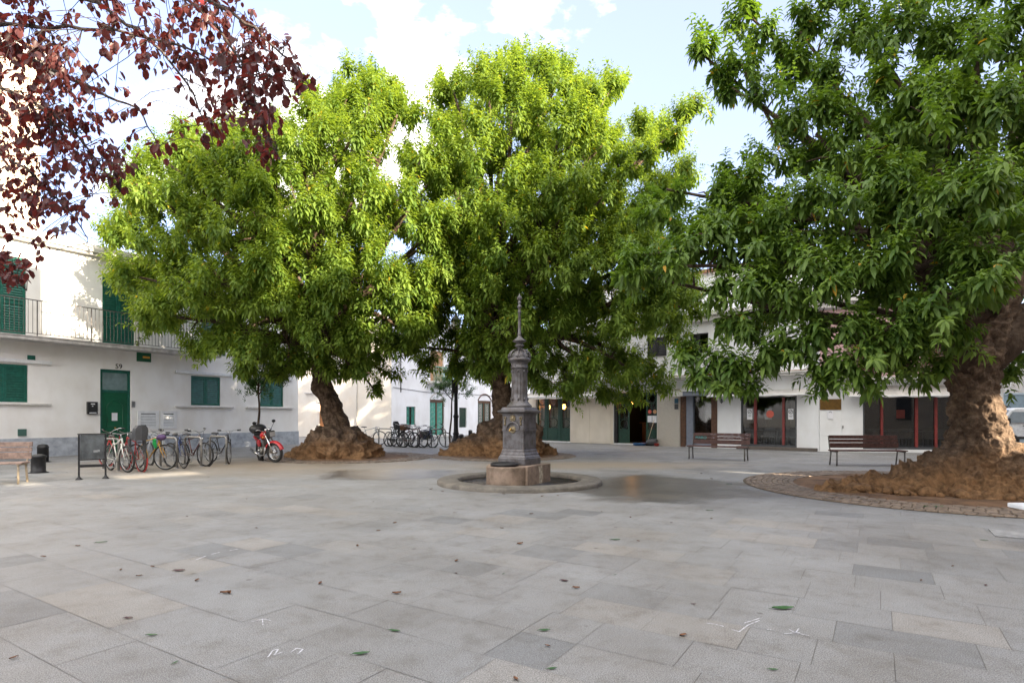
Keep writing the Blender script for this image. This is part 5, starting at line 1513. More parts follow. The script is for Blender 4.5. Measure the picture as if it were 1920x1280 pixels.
    t = rg.uniform(0.1, 1.05, (N, K, 1))
    base = P[:, None] + D[:, None] * L[:, None, None] * t
    PP = base.reshape(-1, 3) + rg.normal(0, 0.008, (N * K, 3))
    DD = unit(np.repeat(D, K, 0) * 0.35 + np.array([0, 0, -1.0]) + rg.normal(0, 0.42, (N * K, 3)))
    # each leaf: a one-leaf 'shoot' pointing along DD
    foliage('crown', PP, DD, np.full(len(PP), 0.012), 1, 0.076, 0.044, 2,
            leaf_mat('plum_leaf', (0.050, 0.020, 0.024), (0.135, 0.045, 0.042), 0.45, (2.0, 0.75, 0.5), rough=0.4, odd=(0.3, 0.03, 0.03)), root, 0.03, rg, updown=(1.1, 1.4))
purple_tree()

# ---- small street trees
def small_tree(loc, h, blobs, label, seed, thin=0.05, mat_=None, lean=0.0, kl=(0.12, 0.05), dens=300, grp=None, ls=(0.2, 0.4)):
    rg = np.random.default_rng(seed)
    root = empty('street_tree', loc, 0, label, 'tree', grp)
    mb = MB(); pts = []
    for i in range(9):
        t = i / 8; pts.append(Vector((lean * t * t + 0.03 * math.sin(t * 9 + seed), 0.03 * math.cos(t * 7), h * t)))
    mb.tube([(0, 0, -0.02)] + pts, [thin * 1.3] + [thin * (1.1 - 0.5 * i / 8) for i in range(9)], 10)
    bl = [(Vector(b[0]), b[1], 1.0) for b in blobs]
    o = mb.build('trunk', M_lbark, root)
    lm = MB(); limbs(lm, [tuple(pts[-1]), tuple(pts[-2])], bl, thin * 0.5, rg, n=6); lm.build('limbs', M_lbark, root)
    P, D, Ls = shoots_from(bl, dens, rg, 0.5, ls, inset=0.15)
    foliage('crown', P, D, Ls, 12, kl[0], kl[1], 1, mat_ or M_leafO, root, 0.2, rg)
M_leafO = leaf_mat('orange_tree_leaf', (0.028, 0.075, 0.018), (0.075, 0.15, 0.035), 0.35, (1.5, 1.5, 0.6))
g = gnd(485, 852)
small_tree(Vector((g.x, g.y, 0)), 2.5, [((0, 0, 2.9), 0.55), ((-0.5, 0.1, 2.75), 0.45), ((0.45, -0.1, 2.8), 0.5), ((0.1, 0.2, 3.3), 0.5), ((-0.3, -0.2, 3.4), 0.4), ((0.5, 0.1, 3.3), 0.35)], 'slim young street tree rising behind the red motorcycle', 21)
g = gnd(844, 833)
small_tree(Vector((g.x, g.y, 0)), 2.6, [((-0.6, 0, 3.0), 0.6), ((0.1, 0, 3.2), 0.7), ((0.7, 0, 3.0), 0.5), ((0, 0.3, 3.7), 0.6)], 'small round orange tree in front of the teal arched door', 22, 0.05, lean=0.15, grp='orange trees of the side street')
g = gnd(923, 812)
small_tree(Vector((g.x, g.y, 0)), 4.2, [((-1.2, 0, 4.8), 1.1), ((0.1, 0, 4.9), 1.1), ((-0.6, 0, 5.8), 1.1), ((1.0, 0, 5.3), 0.9), ((-1.8, 0, 5.4), 0.7)], 'dark green orange tree beside the brown arched door', 23, 0.09, lean=-0.2, grp='orange trees of the side street', dens=110, ls=(0.3, 0.6), kl=(0.16, 0.06))
# one just outside the frame at the left, only its twigs show
g = Vector((-15.6, 16.2, 0))
small_tree(g, 2.7, [((0, 0, 3.0), 0.7), ((0.55, 0, 2.85), 0.45), ((0.9, 0, 2.75), 0.28), ((-0.6, 0, 3.1), 0.7), ((0, 0.2, 3.7), 0.6)], 'street tree at the left edge of which only a few green twigs show', 24)

# ================================================================ objects
# ---- cast iron drinking fountain
def build_fountain():
    d = 12.35
    loc = Vector(((974 - 960) / FPX * d, d, 0))
    R32 = math.radians(-32)           # front face turned to the left of the viewer
    root = empty('drinking_fountain', loc, R32, 'grey cast iron drinking fountain with a fluted column and spire on a granite block', 'fountain')
    # ring kerb
    mb = MB(); n = 96
    ro, ri = 1.74, 1.30
    mb.lathe([(ro + 0.0, -0.02), (ro, 0.06), (ro - 0.03, 0.088), (ri + 0.03, 0.094), (ri, 0.075), (ri, -0.02)], n)
    mb.f = mb.f[:-2]; mb.sm = mb.sm[:-2]
    cr = mb.build('ring_kerb', M_kerb, root)
    mb = MB()
    for k in range(11):
        an = k * 2 * PI / 11 + 0.2
        c, s = math.cos(an), math.sin(an)
        q = 0.004
        mb.add([(ri * c - q * s, ri * s + q * c, 0.096), (ro * .975 * c - q * s, ro * .975 * s + q * c, 0.091), (ro * .975 * c + q * s, ro * .975 * s - q * c, 0.091), (ri * c + q * s, ri * s - q * c, 0.096)], [(0, 1, 2, 3)])
    mb.build('kerb_joints', M_iron, cr)
    mb = MB(); mb.lathe([(ri + 0.01, 0.012), (0.02, 0.006)], 64); mb.build('basin_floor', mat('wet_cobble', (0.11, 0.095, 0.08), 0.35, var=0.45, scale=7, bump=0.5, bscale=18), root)
    # granite block with half round front
    mb = MB()
    s = 0.49
    mb.box(-s, s, -s, s, -0.02, 0.40, 0.018)
    n = 28; r = 0.435
    poly = [(-r, -s + 0.05)] + [(-r * math.cos(PI * k / n), -s - 0.0 - r * 0.95 * math.sin(PI * k / n)) for k in range(n + 1)] + [(r, -s + 0.05)]
    vs = []; lv = [(-0.02, 1.0), (0.37, 1.0), (0.39, 0.985), (0.397, 0.96)]
    for z, k in lv: vs += [(x * k, -s + (y + s) * k, z) for x, y in poly]
    m_ = len(poly); fs = []
    for i in range(len(lv) - 1):
        for k in range(m_): fs.append((i * m_ + k, i * m_ + (k + 1) % m_, (i + 1) * m_ + (k + 1) % m_, (i + 1) * m_ + k))
    fs.append(tuple(range((len(lv) - 1) * m_, len(lv) * m_)))
    mb.add(vs, fs)
    mb.build('granite_block', M_granite, root)
    mb = MB(); mb.box(-0.12, 0.06, -0.001, 0.0, 0.0, 0.36)
    st = MB(); st.add([(s + 0.003, -0.02, 0.02), (s + 0.003, 0.10, 0.0), (s + 0.003, 0.13, 0.2), (s + 0.003, 0.10, 0.38), (s + 0.003, -0.05, 0.37), (s + 0.003, -0.01, 0.2)], [(0, 1, 2, 3, 4, 5)])
    st.build('lime_stain', mat('lime_streak', (0.50, 0.44, 0.34), 0.8, var=0.4, scale=12), root)
    # round iron drain bowl on the half round front
    mb = MB(); mb.lathe([(0.27, 0.398), (0.29, 0.42), (0.285, 0.455), (0.26, 0.465), (0.235, 0.44), (0.10, 0.425), (0.01, 0.425)], 36, 0, -s - 0.10); mb.build('drain_bowl', M_iron, root)
    # pedestal: square profile stack
    def sq(mb, prof, ch=0.0):
        vs = []; 
        for (h, z) in prof:
            c = ch * h
            vs += [(-h, -h + c, z), (-h + c, -h, z), (h - c, -h, z), (h, -h + c, z), (h, h - c, z), (h - c, h, z), (-h + c, h, z), (-h, h - c, z)]
        fs = []
        for i in range(len(prof) - 1):
            for k in range(8): fs.append((i * 8 + k, i * 8 + (k + 1) % 8, (i + 1) * 8 + (k + 1) % 8, (i + 1) * 8 + k))
        fs.append(tuple(range(8))[::-1]); fs.append(tuple(range((len(prof) - 1) * 8, len(prof) * 8)))
        mb.add(vs, fs)
    mb = MB()
    sq(mb, [(0.335, 0.401), (0.335, 0.53), (0.325, 0.545), (0.325, 0.56), (0.30, 0.60), (0.30, 0.62), (0.28, 0.66), (0.275, 0.70), (0.262, 0.72), (0.262, 1.10), (0.275, 1.105), (0.275, 1.14), (0.262, 1.145),
            (0.262, 1.42), (0.27, 1.43), (0.275, 1.46), (0.335, 1.49), (0.345, 1.505), (0.345, 1.525), (0.29, 1.545), (0.275, 1.59), (0.26, 1.60)], 0.05)
    pd = mb.build('pedestal', M_cast, root)
    # panel mouldings, sunk panels shown by raised borders on all four sides
    mb = MB()
    for k in range(4):
        an = k * PI / 2; c, s_ = math.cos(an), math.sin(an)
        def T(x, y, z): return (x * c - y * s_, x * s_ + y * c, z)
        def bx(x0, x1, z0, z1, y0=-0.270, y1=-0.2625):
            v = [T(x, y, z) for z in (z0, z1) for y in (y0, y1) for x in (x0, x1)]
            mb.add(v, [(0, 2, 3, 1), (4, 5, 7, 6), (0, 1, 5, 4), (1, 3, 7, 5), (3, 2, 6, 7), (2, 0, 4, 6)])
        w_ = 0.215
        bx(-w_, w_, 0.74, 0.76); bx(-w_, w_, 1.06, 1.08); bx(-w_, -w_ + .02, 0.76, 1.06); bx(w_ - .02, w_, 0.76, 1.06)
        if k != 0: bx(-w_, w_, 1.165, 1.185); bx(-w_, w_, 1.385, 1.405); bx(-w_, -w_ + .02, 1.185, 1.385); bx(w_ - .02, w_, 1.185, 1.385)
    mb.build('panel_mouldings', M_cast, pd)
    # front relief: arch, tap plate, rosette and scrolls
    mb = MB(); zc = 1.13
    mb.torus((0, -0.272, zc), (0, 1, 0), 0.155, 0.022, 28, 8, 0, PI) if False else None
    pts = [(-0.155, -0.272, 1.12)] + [(-0.155 * math.cos(PI * k / 14), -0.272, zc + 0.155 * math.sin(PI * k / 14)) for k in range(15)] + [(0.155, -0.272, 1.12)]
    mb.tube(pts, 0.024, 8)
    pts = [(-0.125 * math.cos(PI * k / 14), -0.268, zc + 0.125 * math.sin(PI * k / 14)) for k in range(15)]
    mb.tube(pts, 0.009, 6)
    mb.box(-0.25, -0.155, -0.285, -0.26, 1.10, 1.135); mb.box(0.155, 0.25, -0.285, -0.26, 1.10, 1.135)
    mb.build('arch_moulding', M_cast, pd)
    M_worn = mat('worn_gilt_iron', (0.26, 0.21, 0.13), 0.45, 0.6, var=0.4, scale=14)
    mb = MB()
    for sx in (-1, 1):
        pts = []
        for k in range(15):
            t = k / 14; an = t * 4.0; r_ = 0.034 * (1 - 0.5 * t)
            pts.append((sx * (0.19 + r_ * math.cos(an)), -0.272, 1.38 - 0.012 + r_ * math.sin(an)))
        mb.tube(pts, 0.011, 6)
        pts = [(sx * (0.215 - 0.03 * math.sin(k / 6 * PI)), -0.272, 1.36 - 0.13 * k / 6) for k in range(7)]
        mb.tube(pts, 0.013, 6); mb.ball((sx * 0.19, -0.272, 1.235), 0.022, 8, 6, (1, .6, 1))
        mb.build('scroll_relief', M_worn, pd); mb = MB()
    mb = MB()
    for k in range(8): mb.ball((0.052 * math.cos(k * PI / 4), -0.274, 1.365 + 0.052 * math.sin(k * PI / 4)), 0.024, 8, 6, (1, .7, 1))
    mb.ball((0, -0.28, 1.365), 0.038, 12, 8, (1, .6, 1)); mb.build('rosette', M_worn, pd)
    mb = MB(); mb.torus((0, -0.27, zc - 0.0), (0, 1, 0), 0.062, 0.014, 22, 6); mb.ball((0, -0.268, zc), 0.058, 14, 8, (1, .25, 1)); mb.build('tap_plate', M_worn, pd)
    mb = MB(); mb.tube([(0, -0.27, zc), (0, -0.34, zc), (0, -0.39, zc - 0.005), (0, -0.405, zc - 0.035)], [0.016, 0.015, 0.018, 0.014], 10); mb.ball((0, -0.355, zc + 0.012), 0.024, 10, 8)
    mb.build('tap', M_gold, pd)
    # column
    def fl(an, z):
        if 1.74 < z < 2.42:
            return 1 - 0.055 * (0.5 + 0.5 * math.cos(an * 16)) ** 0.6 if (0.5 + 0.5 * math.cos(an * 16)) > 0 else 1
        return 1
    prof = [(0.255, 1.60), (0.265, 1.615), (0.265, 1.635), (0.235, 1.66), (0.20, 1.70), (0.182, 1.73), (0.178, 1.745), (0.174, 1.9), (0.170, 2.1), (0.167, 2.41), (0.172, 2.425), (0.185, 2.43), (0.185, 2.45), (0.172, 2.455), (0.172, 2.51), (0.185, 2.54), (0.215, 2.57), (0.235, 2.58), (0.24, 2.60), (0.24, 2.625), (0.225, 2.64), (0.19, 2.65), (0.185, 2.66), (0.17, 2.71), (0.13, 2.76), (0.075, 2.80), (0.05, 2.82)]
    mb = MB(); mb.lathe(prof, 96, flute=fl); col_ = mb.build('column', M_cast, root)
    mb = MB()
    for k in range(8):
        an = k * PI / 4 + PI / 8; c, s_ = math.cos(an), math.sin(an)
        pts = [(c * (0.222 * math.cos(t) ** 0.8 + 0.02), s_ * (0.222 * math.cos(t) ** 0.8 + 0.02), 2.64 + 0.19 * math.sin(t)) for t in [PI / 2 * j / 8 * 0.96 for j in range(9)]]
        mb.tube(pts, 0.014, 6)
        # little arched crest between ribs
        an2 = an + PI / 8
        pts = [(0.215 * math.cos(an2 + q), 0.215 * math.sin(an2 + q), 2.645 + 0.06 * math.cos(q * 5)) for q in [-.3, -.2, -.1, 0, .1, .2, .3]]
        mb.tube(pts, 0.009, 5)
        mb.ball((0.172 * math.cos(an2), 0.172 * math.sin(an2), 2.48), 0.016, 8, 6); mb.ball((0.166 * c, 0.166 * s_, 2.36), 0.02, 8, 6, (1, 1, 1.8))
        mb.ball((0.180 * c, 0.180 * s_, 1.775), 0.022, 8, 6, (1, 1, 1.5))
    mb.build('crest_ornament', M_cast, col_)
    prof = [(0.04, 2.80), (0.045, 2.84), (0.05, 2.86), (0.10, 2.90), (0.105, 2.915), (0.075, 2.93), (0.06, 2.95), (0.075, 2.965), (0.145, 3.00), (0.15, 3.012), (0.12, 3.03), (0.075, 3.06), (0.07, 3.075), (0.045, 3.09), (0.035, 3.12), (0.04, 3.14), (0.04, 3.155), (0.033, 3.17), (0.028, 3.6), (0.040, 3.615), (0.040, 3.63), (0.026, 3.65), (0.026, 3.70), (0.050, 3.73), (0.050, 3.745), (0.024, 3.765), (0.024, 3.80), (0.038, 3.82), (0.036, 3.835), (0.020, 3.85), (0.022, 3.87), (0.045, 3.90), (0.040, 3.94), (0.016, 3.98), (0.004, 4.02)]
    mb = MB(); mb.lathe(prof, 28)
    for k in range(4):
        an = k * PI / 2; mb.tube([(0.03 * math.cos(an), 0.03 * math.sin(an), 3.87), (0.058 * math.cos(an), 0.058 * math.sin(an), 3.91), (0.04 * math.cos(an), 0.04 * math.sin(an), 3.95)], 0.008, 5)
    mb.build('spire', M_cast, root)
build_fountain()

# ---- bicycles
def rotz(p, c, a):
    x, y = p[0] - c[0], p[1] - c[1]
    return (c[0] + x * math.cos(a) - y * math.sin(a), c[1] + x * math.sin(a) + y * math.cos(a), p[2])
def wheel(cx, R, steer=0, pivot=None, parent=None, mrim=None, n=28, tire=0.019, hubm=None, name='wheel', spokes=20):
    ax = (0, 1, 0)
    t = MB(); t.torus((cx, 0, R), ax, R - tire, tire, n + 8, 8)
    r = MB(); r.torus((cx, 0, R), ax, R - tire * 2.1, 0.008, n + 8, 6)
    r.tube([(cx, -0.035, R), (cx, 0.035, R)], 0.02, 8)
    for k in range(spokes):
        an = 2 * PI * k / spokes; y = 0.03 if k % 2 else -0.03
        r.tube([(cx + 0.02 * math.cos(an + 1), y, R + 0.02 * math.sin(an + 1)), (cx + (R - tire * 2.2) * math.cos(an), 0, R + (R - tire * 2.2) * math.sin(an))], 0.0022, 3, cap=False)
    if steer:
        for m_ in (t, r): m_.v = [rotz(p, pivot, steer) for p in m_.v]
    w_ = r.build(name, mrim or M_steel, parent)
    t.build('tyre', M_rubber, w_)
    return w_
def paint(name, c, rough=0.35): return mat(name, c, rough, 0.0, var=0.15, scale=10)
def make_bike(loc, heading, label, frame_m, kind='city', steer=0.0, lean=0.06, basket=None, seat=None, mud=None, rack=False, bars='city', group='bicycles parked at the rack by the white house', sad=None, tirew=0.02, R=0.34, wrap=None):
    """loc: contact point of the front wheel; heading: direction the bicycle points"""
    h = Vector((heading[0], heading[1], 0)).normalized()
    F = 0.53; B_ = -0.52
    rz = math.atan2(h.y, h.x)
    o = empty('bicycle', loc - h * F, rz, label, 'bicycle', group)
    o.rotation_euler = (lean, 0, rz)
    piv = (0.40, 0)                     # steering axis near the head tube foot
    bb = Vector((-0.06, 0, 0.28)); rear = Vector((B_, 0, R)); front = Vector((F, 0, R))
    seatc = Vector((-0.20, 0, 0.74)); headt = Vector((0.33, 0, 0.86)); headb = Vector((0.365, 0, 0.72))
    fr = MB()
    low = kind == 'step'
    if low:
        fr.tube([headb + Vector((-.01, 0, .02)), (0.22, 0, 0.50), (0.05, 0, 0.33), bb], 0.018, 8)
        fr.tube([headt + Vector((0, 0, -.02)), (0.16, 0, 0.58), (-0.02, 0, 0.44), bb.lerp(seatc, 0.35)], 0.014, 8)
    elif kind == 'mtb':
        fr.tube([headb, bb], 0.024, 8); fr.tube([headt, (0.1, 0, 0.76), seatc.lerp(bb, 0.14)], 0.019, 8)
    else:
        fr.tube([headb, bb], 0.016, 8); fr.tube([headt, seatc], 0.015, 8)
    fr.tube([seatc, bb], 0.016, 8); fr.tube([headt, headb], 0.021, 8)
    for s in (-1, 1):
        fr.tube([bb + Vector((0, 0.03 * s, 0)), rear + Vector((0, 0.06 * s, 0))], 0.009, 6)
        fr.tube([seatc + Vector((0, 0.02 * s, -0.02)), rear + Vector((0, 0.06 * s, 0))], 0.008, 6)
    fr.tube([seatc, seatc + Vector((-0.04, 0, 0.14))], 0.013, 8)
    frame = fr.build('frame', frame_m, o)
    fk = MB()
    for s in (-1, 1): fk.tube([headb + Vector((0.0, 0.03 * s, 0)), headb.lerp(front, 0.6) + Vector((-0.01, 0.05 * s, 0)), front + Vector((0, 0.055 * s, 0))], [0.014, 0.012, 0.008], 7)
    fk.tube([headb + Vector((0, -.045, 0)), headb + Vector((0, .045, 0))], 0.015, 7)
    hb = MB(); top = headt + Vector((-0.015, 0, 0.10 if bars != 'drop' else 0.04))
    hb.tube([headt, top], 0.013, 7)
    if bars == 'city': pts = [(top.x + 0.04, 0, top.z), (top.x + 0.09, s_ := 0.0, top.z + 0.02)]
    def sym(P):
        L_ = [Vector((p[0], -p[1], p[2])) for p in reversed(P)]; return L_ + [Vector(p) for p in P]
    if bars == 'city': P = [(top.x + .03, 0.03, top.z + .0), (top.x + .05, .14, top.z + .05), (top.x - .02, .25, top.z + .10), (top.x - .16, .29, top.z + .09)]
    elif bars == 'drop': P = [(top.x + .06, .03, top.z), (top.x + .06, .19, top.z), (top.x + .14, .21, top.z - .02), (top.x + .16, .21, top.z - .10), (top.x + .04, .21, top.z - .14)]
    else: P = [(top.x + .05, .03, top.z + .01), (top.x + .05, .15, top.z + .03), (top.x + .01, .30, top.z + .04)]
    hb.tube(sym(P), 0.011, 7)
    gp = MB()
    for s in (-1, 1):
        a, b = Vector(P[-1]), Vector(P[-2]); e = a + (a - b).normalized() * 0.02; q = a.lerp(b, 0.55)
        gp.tube([(e.x, e.y * s, e.z), (q.x, q.y * s, q.z)], 0.017, 8)
        gp.tube([(q.x, q.y * s * 0.97, q.z - .01), ((e.x + q.x) / 2 + .05, (e.y + q.y) / 2 * s, (e.z + q.z) / 2 - .03), (e.x + .04, e.y * s, e.z - .03)], 0.005, 5)
    cb = MB(); cb.tube([(top.x + .05, .1, top.z + .02), (top.x + .12, .06, top.z - .04), (headb.x + .03, .01, headb.z + .02)], 0.0035, 4); cb.tube([(top.x + .05, -.1, top.z + .02), (top.x + .10, -.02, top.z - .06), (0.2, -.01, 0.66)], 0.0035, 4)
    fm = MB()
    if mud is not None:
        fm.torus((F, 0, R), (0, 1, 0), R + 0.018, 0.018, 22, 5, 0.45 - PI * 0.0, PI * 0.78 + .3)
    parts = [('fork', fk, frame_m if kind != 'old' else M_steel), ('handlebar', hb, M_steel), ('grips', gp, M_rubber), ('brake_cables', cb, M_blackp)]
    if mud is not None: parts.append(('front_mudguard', fm, mud))
    if basket:
        bk = MB(); x0, x1, z0, z1 = F - 0.06, F + 0.24, 0.80, 1.02
        for k in range(7):
            z = z0 + (z1 - z0) * k / 6; g_ = 0.02 * k / 6
            bk.tube([(x0 - g_, -.17 - g_, z), (x1 + g_, -.17 - g_, z), (x1 + g_, .17 + g_, z), (x0 - g_, .17 + g_, z), (x0 - g_, -.17 - g_, z)], 0.012, 5)
        for k in range(9):
            t = k / 8
            for (xa, ya) in ((x0 + (x1 - x0) * t, -.17), (x0 + (x1 - x0) * t, .17)): bk.tube([(xa, ya, z0), (xa, ya * 1.1, z1)], 0.008, 4)
            for (xa, ya) in ((x0, -.17 + .34 * t), (x1, -.17 + .34 * t)): bk.tube([(xa, ya, z0), (xa, ya * 1.1, z1)], 0.008, 4)
        bk.box(x0, x1, -.17, .17, z0 - 0.008, z0)
        parts.append(('basket', bk, basket))
    # lamp
    lp = MB(); lp.ball((F - 0.09, 0, 0.78), 0.035, 10, 8, (1.1, 1, 1)); 
    if kind in ('step', 'old'): parts.append(('headlamp', lp, M_chrome))
    for (nm, b_, m_) in parts:
        if steer: b_.v = [rotz(p, piv, steer) for p in b_.v]
        b_.build(nm, m_, o)
    wheel(F, R, steer, piv, o, tire=tirew); wheel(B_, R, 0, None, o, tire=tirew)
    # saddle
    sd = MB(); sc = seatc + Vector((-0.045, 0, 0.16)); vs = []
    prof = [(-0.14, 0.075, 0.01), (-0.10, 0.085, 0.02), (-0.03, 0.06, 0.015), (0.05, 0.028, 0.008), (0.12, 0.018, 0.002)]
    for (x, w_, z) in prof: vs += [(sc.x + x, -w_, sc.z + z - .03), (sc.x + x, -w_ * .7, sc.z + z + .005), (sc.x + x, 0, sc.z + z + .015), (sc.x + x, w_ * .7, sc.z + z + .005), (sc.x + x, w_, sc.z + z - .03)]
    fs = [(i * 5 + k, i * 5 + k + 1, i * 5 + 6 + k, i * 5 + 5 + k) for i in range(4) for k in range(4)] + [(0, 1, 2, 3, 4), (20, 21, 22, 23, 24)] + [(i * 5, i * 5 + 5, i * 5 + 9, i * 5 + 4) for i in range(4)]
    sd.add(vs, fs, True); sd.build('saddle', sad or M_blackp, o)
    # chainset
    ck = MB(); ck.torus(bb + Vector((0, -.05, 0)), (0, 1, 0), 0.085, 0.006, 24, 5); ck.tube([bb + Vector((0, -.07, 0)), bb + Vector((0.06, -.07, -.15))], 0.010, 6); ck.tube([bb + Vector((0, .07, 0)), bb + Vector((-.06, .07, .15))], 0.010, 6)
    for k in range(5): ck.tube([bb + Vector((0, -.05, 0)), bb + Vector((.08 * math.cos(k * 1.257), -.05, .08 * math.sin(k * 1.257)))], 0.006, 4)
    ck.box(bb.x + .02, bb.x + .10, -.15, -.07, bb.z - .165, bb.z - .145); ck.box(bb.x - .10, bb.x - .02, .07, .15, bb.z + .145, bb.z + .165)
    ck.tube([bb + Vector((0, -.05, .085)), rear + Vector((0, -.05, .03))], 0.005, 4); ck.tube([bb + Vector((0, -.05, -.085)), rear + Vector((0, -.05, -.03))], 0.005, 4)
    ck.build('chainset', M_steel, o)
    if kind == 'step':
        cg = MB(); cg.prism([(bb.x + .1, bb.z + .02), (bb.x + .05, bb.z + .10), (rear.x + .02, rear.z + .05), (rear.x + .02, rear.z - .03), (bb.x + .04, bb.z - .08)], 1, -.075, -.06); cg.build('chain_guard', mud or M_blackp, o)
    if mud is not None:
        rm = MB(); rm.torus((B_, 0, R), (0, 1, 0), R + 0.018, 0.018, 24, 5, 0.3, PI * 1.02); rm.build('rear_mudguard', mud, o)
    if rack or seat:
        rk = MB()
        for s in (-1, 1):
            rk.tube([(B_ + .27, .05 * s, .75), (B_ - .12, .06 * s, .74)], 0.006, 5); rk.tube([(B_ - .02, .065 * s, .74), (B_, .065 * s, R)], 0.005, 5)
        for k in range(4): rk.tube([(B_ + .2 - k * .1, -.05, .745), (B_ + .2 - k * .1, .05, .745)], 0.005, 5)
        rk.build('luggage_rack', M_iron, o)
    if seat:
        cs = MB(); x = B_ + 0.10
        # moulded shell: pan, high back with shoulders, side wings, foot boards
        cs.box(x - .14, x + .20, -.15, .15, .80, .86, .02)
        def shell(z): 
            t = (z - .80) / .40
            return 0.155 + 0.03 * math.sin(t * PI) - (0.06 * max(0, t - .75) / .25)
        vs = []; zs = [.80, .87, .94, 1.0, 1.06, 1.11, 1.16, 1.19]
        for z in zs:
            w_ = shell(z); bx = x - .14 - (z - .84) * .22
            vs += [(bx + .11, -w_, z), (bx, -w_ * .8, z), (bx - .02, 0, z), (bx, w_ * .8, z), (bx + .11, w_, z), (bx + .10, w_ * .86, z), (bx + .025, 0, z), (bx + .10, -w_ * .86, z)]
        fs = []
        for i in range(len(zs) - 1):
            for k in range(8): fs.append((i * 8 + k, i * 8 + (k + 1) % 8, i * 8 + 8 + (k + 1) % 8, i * 8 + 8 + k))
        fs += [tuple(range(8)), tuple(range(56, 64))]
        cs.add(vs, fs)
        for s in (-1, 1):
            cs.box(x - .05, x + .18, .15 * s - .015, .15 * s + .015, .84, .98, .012); cs.box(x + .10, x + .20, .17 * s - .03, .17 * s + .03, .50, .84, .015)
        cs.build('child_seat', seat, o)
    if wrap:
        b_ = MB(); b_.box(B_ - .16, B_ + .22, -.24, -.08, .36, .74, .04); b_.box(B_ - .16, B_ + .22, .08, .24, .36, .74, .04); b_.box(B_ - .15, B_ + .21, -.08, .08, .752, .78); b_.build('pannier_bags', wrap, o)
    return o

P_white = paint('ivory_paint', (0.62, 0.62, 0.56)); P_red = paint('red_cycle_paint', (0.36, 0.02, 0.02)); P_or = paint('ochre_paint', (0.50, 0.28, 0.05))
P_bk = paint('black_paint', (0.02, 0.02, 0.022)); P_brn = paint('maroon_paint', (0.11, 0.035, 0.03)); P_sil = paint('silver_paint', (0.4, 0.41, 0.42)); P_dg = paint('bottle_green_paint', (0.02, 0.07, 0.05))
P_blue = paint('navy_paint', (0.03, 0.05, 0.14)); M_wick = mat('wicker', (0.22, 0.10, 0.04), 0.8, var=0.4, scale=30); M_purp = paint('purple_cloth', (0.09, 0.05, 0.13), 0.8)
def G(px, py): return gnd(px, py)
HA = Vector((0.84, -0.53))
make_bike(G(238, 886), (.80, -.60), 'ivory mountain bike with turquoise headset at the near end of the rack', P_white, 'mtb', 0.15, 0.05, bars='flat', tirew=0.026)
make_bike(G(203, 873), (-.84, .53), 'red framed bicycle facing away, behind the ivory mountain bike', P_red, 'city', 0.2, -0.05, mud=P_red)
b_ = G(266, 884)
make_bike(b_ + Vector((-.80, .60, 0)) * 1.05, (-.80, .60), 'red bicycle carrying a grey moulded child seat over its rear wheel', P_red, 'city', 0.1, -0.03, seat=M_greyp, mud=P_red)
yb = make_bike(G(309, 881), (.93, -.36), 'ochre bicycle with a bright green tag and purple bag on its bars', P_or, 'city', 0.25, 0.04, mud=None, bars='city')
t_ = MB(); t_.add([(0, 0, 0), (.05, 0, .02), (.11, 0, -.01), (.10, 0, -.08), (.14, 0, -.18), (.08, 0, -.24), (.03, 0, -.17), (-.02, 0, -.10), (0, .03, 0), (.05, .03, .02), (.11, .03, -.01), (.10, .03, -.08), (.14, .03, -.18), (.08, .03, -.24), (.03, .03, -.17), (-.02, .03, -.10)],
    [tuple(range(8)), tuple(range(8, 16))[::-1]] + [(k, k + 8, (k + 1) % 8 + 8, (k + 1) % 8) for k in range(8)])
t_.v = [(x * .9 + .20, y - .06, z * 1.0 + .80) for x, y, z in t_.v]; t_.build('green_tag', paint('bright_green_plastic', (0.02, 0.42, 0.10)), yb)
t_ = MB(); t_.ball((.45, 0, .86), .10, 12, 8, (1.1, 1.2, .8)); t_.build('purple_bag', M_purp, yb)
make_bike(G(343, 878), (.62, -.78), 'dark slim bicycle with a thin front wheel beside the ochre one', P_blue, 'city', 0.2, 0.06, bars='flat', tirew=0.016)
make_bike(G(280, 872), (-.88, .47), 'silver bicycle half hidden behind the child seat', P_sil, 'city', -0.2, -0.04, mud=P_bk, bars='flat')
make_bike(G(385, 874), (.86, -.5), 'maroon city bicycle with tall silver handlebars and thin mudguards', P_brn, 'old', 0.1, 0.05, mud=P_bk, rack=True)
make_bike(G(436, 869), (.86, -.5), 'black bicycle at the far end of the rack with its front wheel turned aside', P_bk, 'city', -0.75, 0.03, bars='flat', rack=True)

def hoop(loc, ang, label=None):
    o = empty('cycle_stand', loc, ang, label or 'galvanised inverted U cycle stand set in the paving among the bicycles', 'cycle stand', 'galvanised cycle stands')
    mb = MB(); r = 0.09; w_ = 0.42; h = 0.82
    pts = [(-w_, 0, 0), (-w_, 0, h - r)] + [(-w_ + r - r * math.cos(a), 0, h - r + r * math.sin(a)) for a in (PI / 6, PI / 3, PI / 2)] + [(w_ - r + r * math.sin(a), 0, h - r + r * math.cos(a)) for a in (0, PI / 6, PI / 3)] + [(w_, 0, h - r), (w_, 0, 0)]
    mb.tube(pts, 0.03, 10); mb.build('tube', mat('galvanised_steel', (0.30, 0.29, 0.27), 0.5, 0.6, var=0.25), o)
    mb = MB(); mb.lathe([(0.07, 0.001), (0.07, 0.012), (0.03, 0.016)], 14, -w_); mb.lathe([(0.07, 0.001), (0.07, 0.012), (0.03, 0.016)], 14, w_); mb.build('foot_plates', M_steel, o)
    return o
an = math.atan2(-.53, .84)
h0 = None
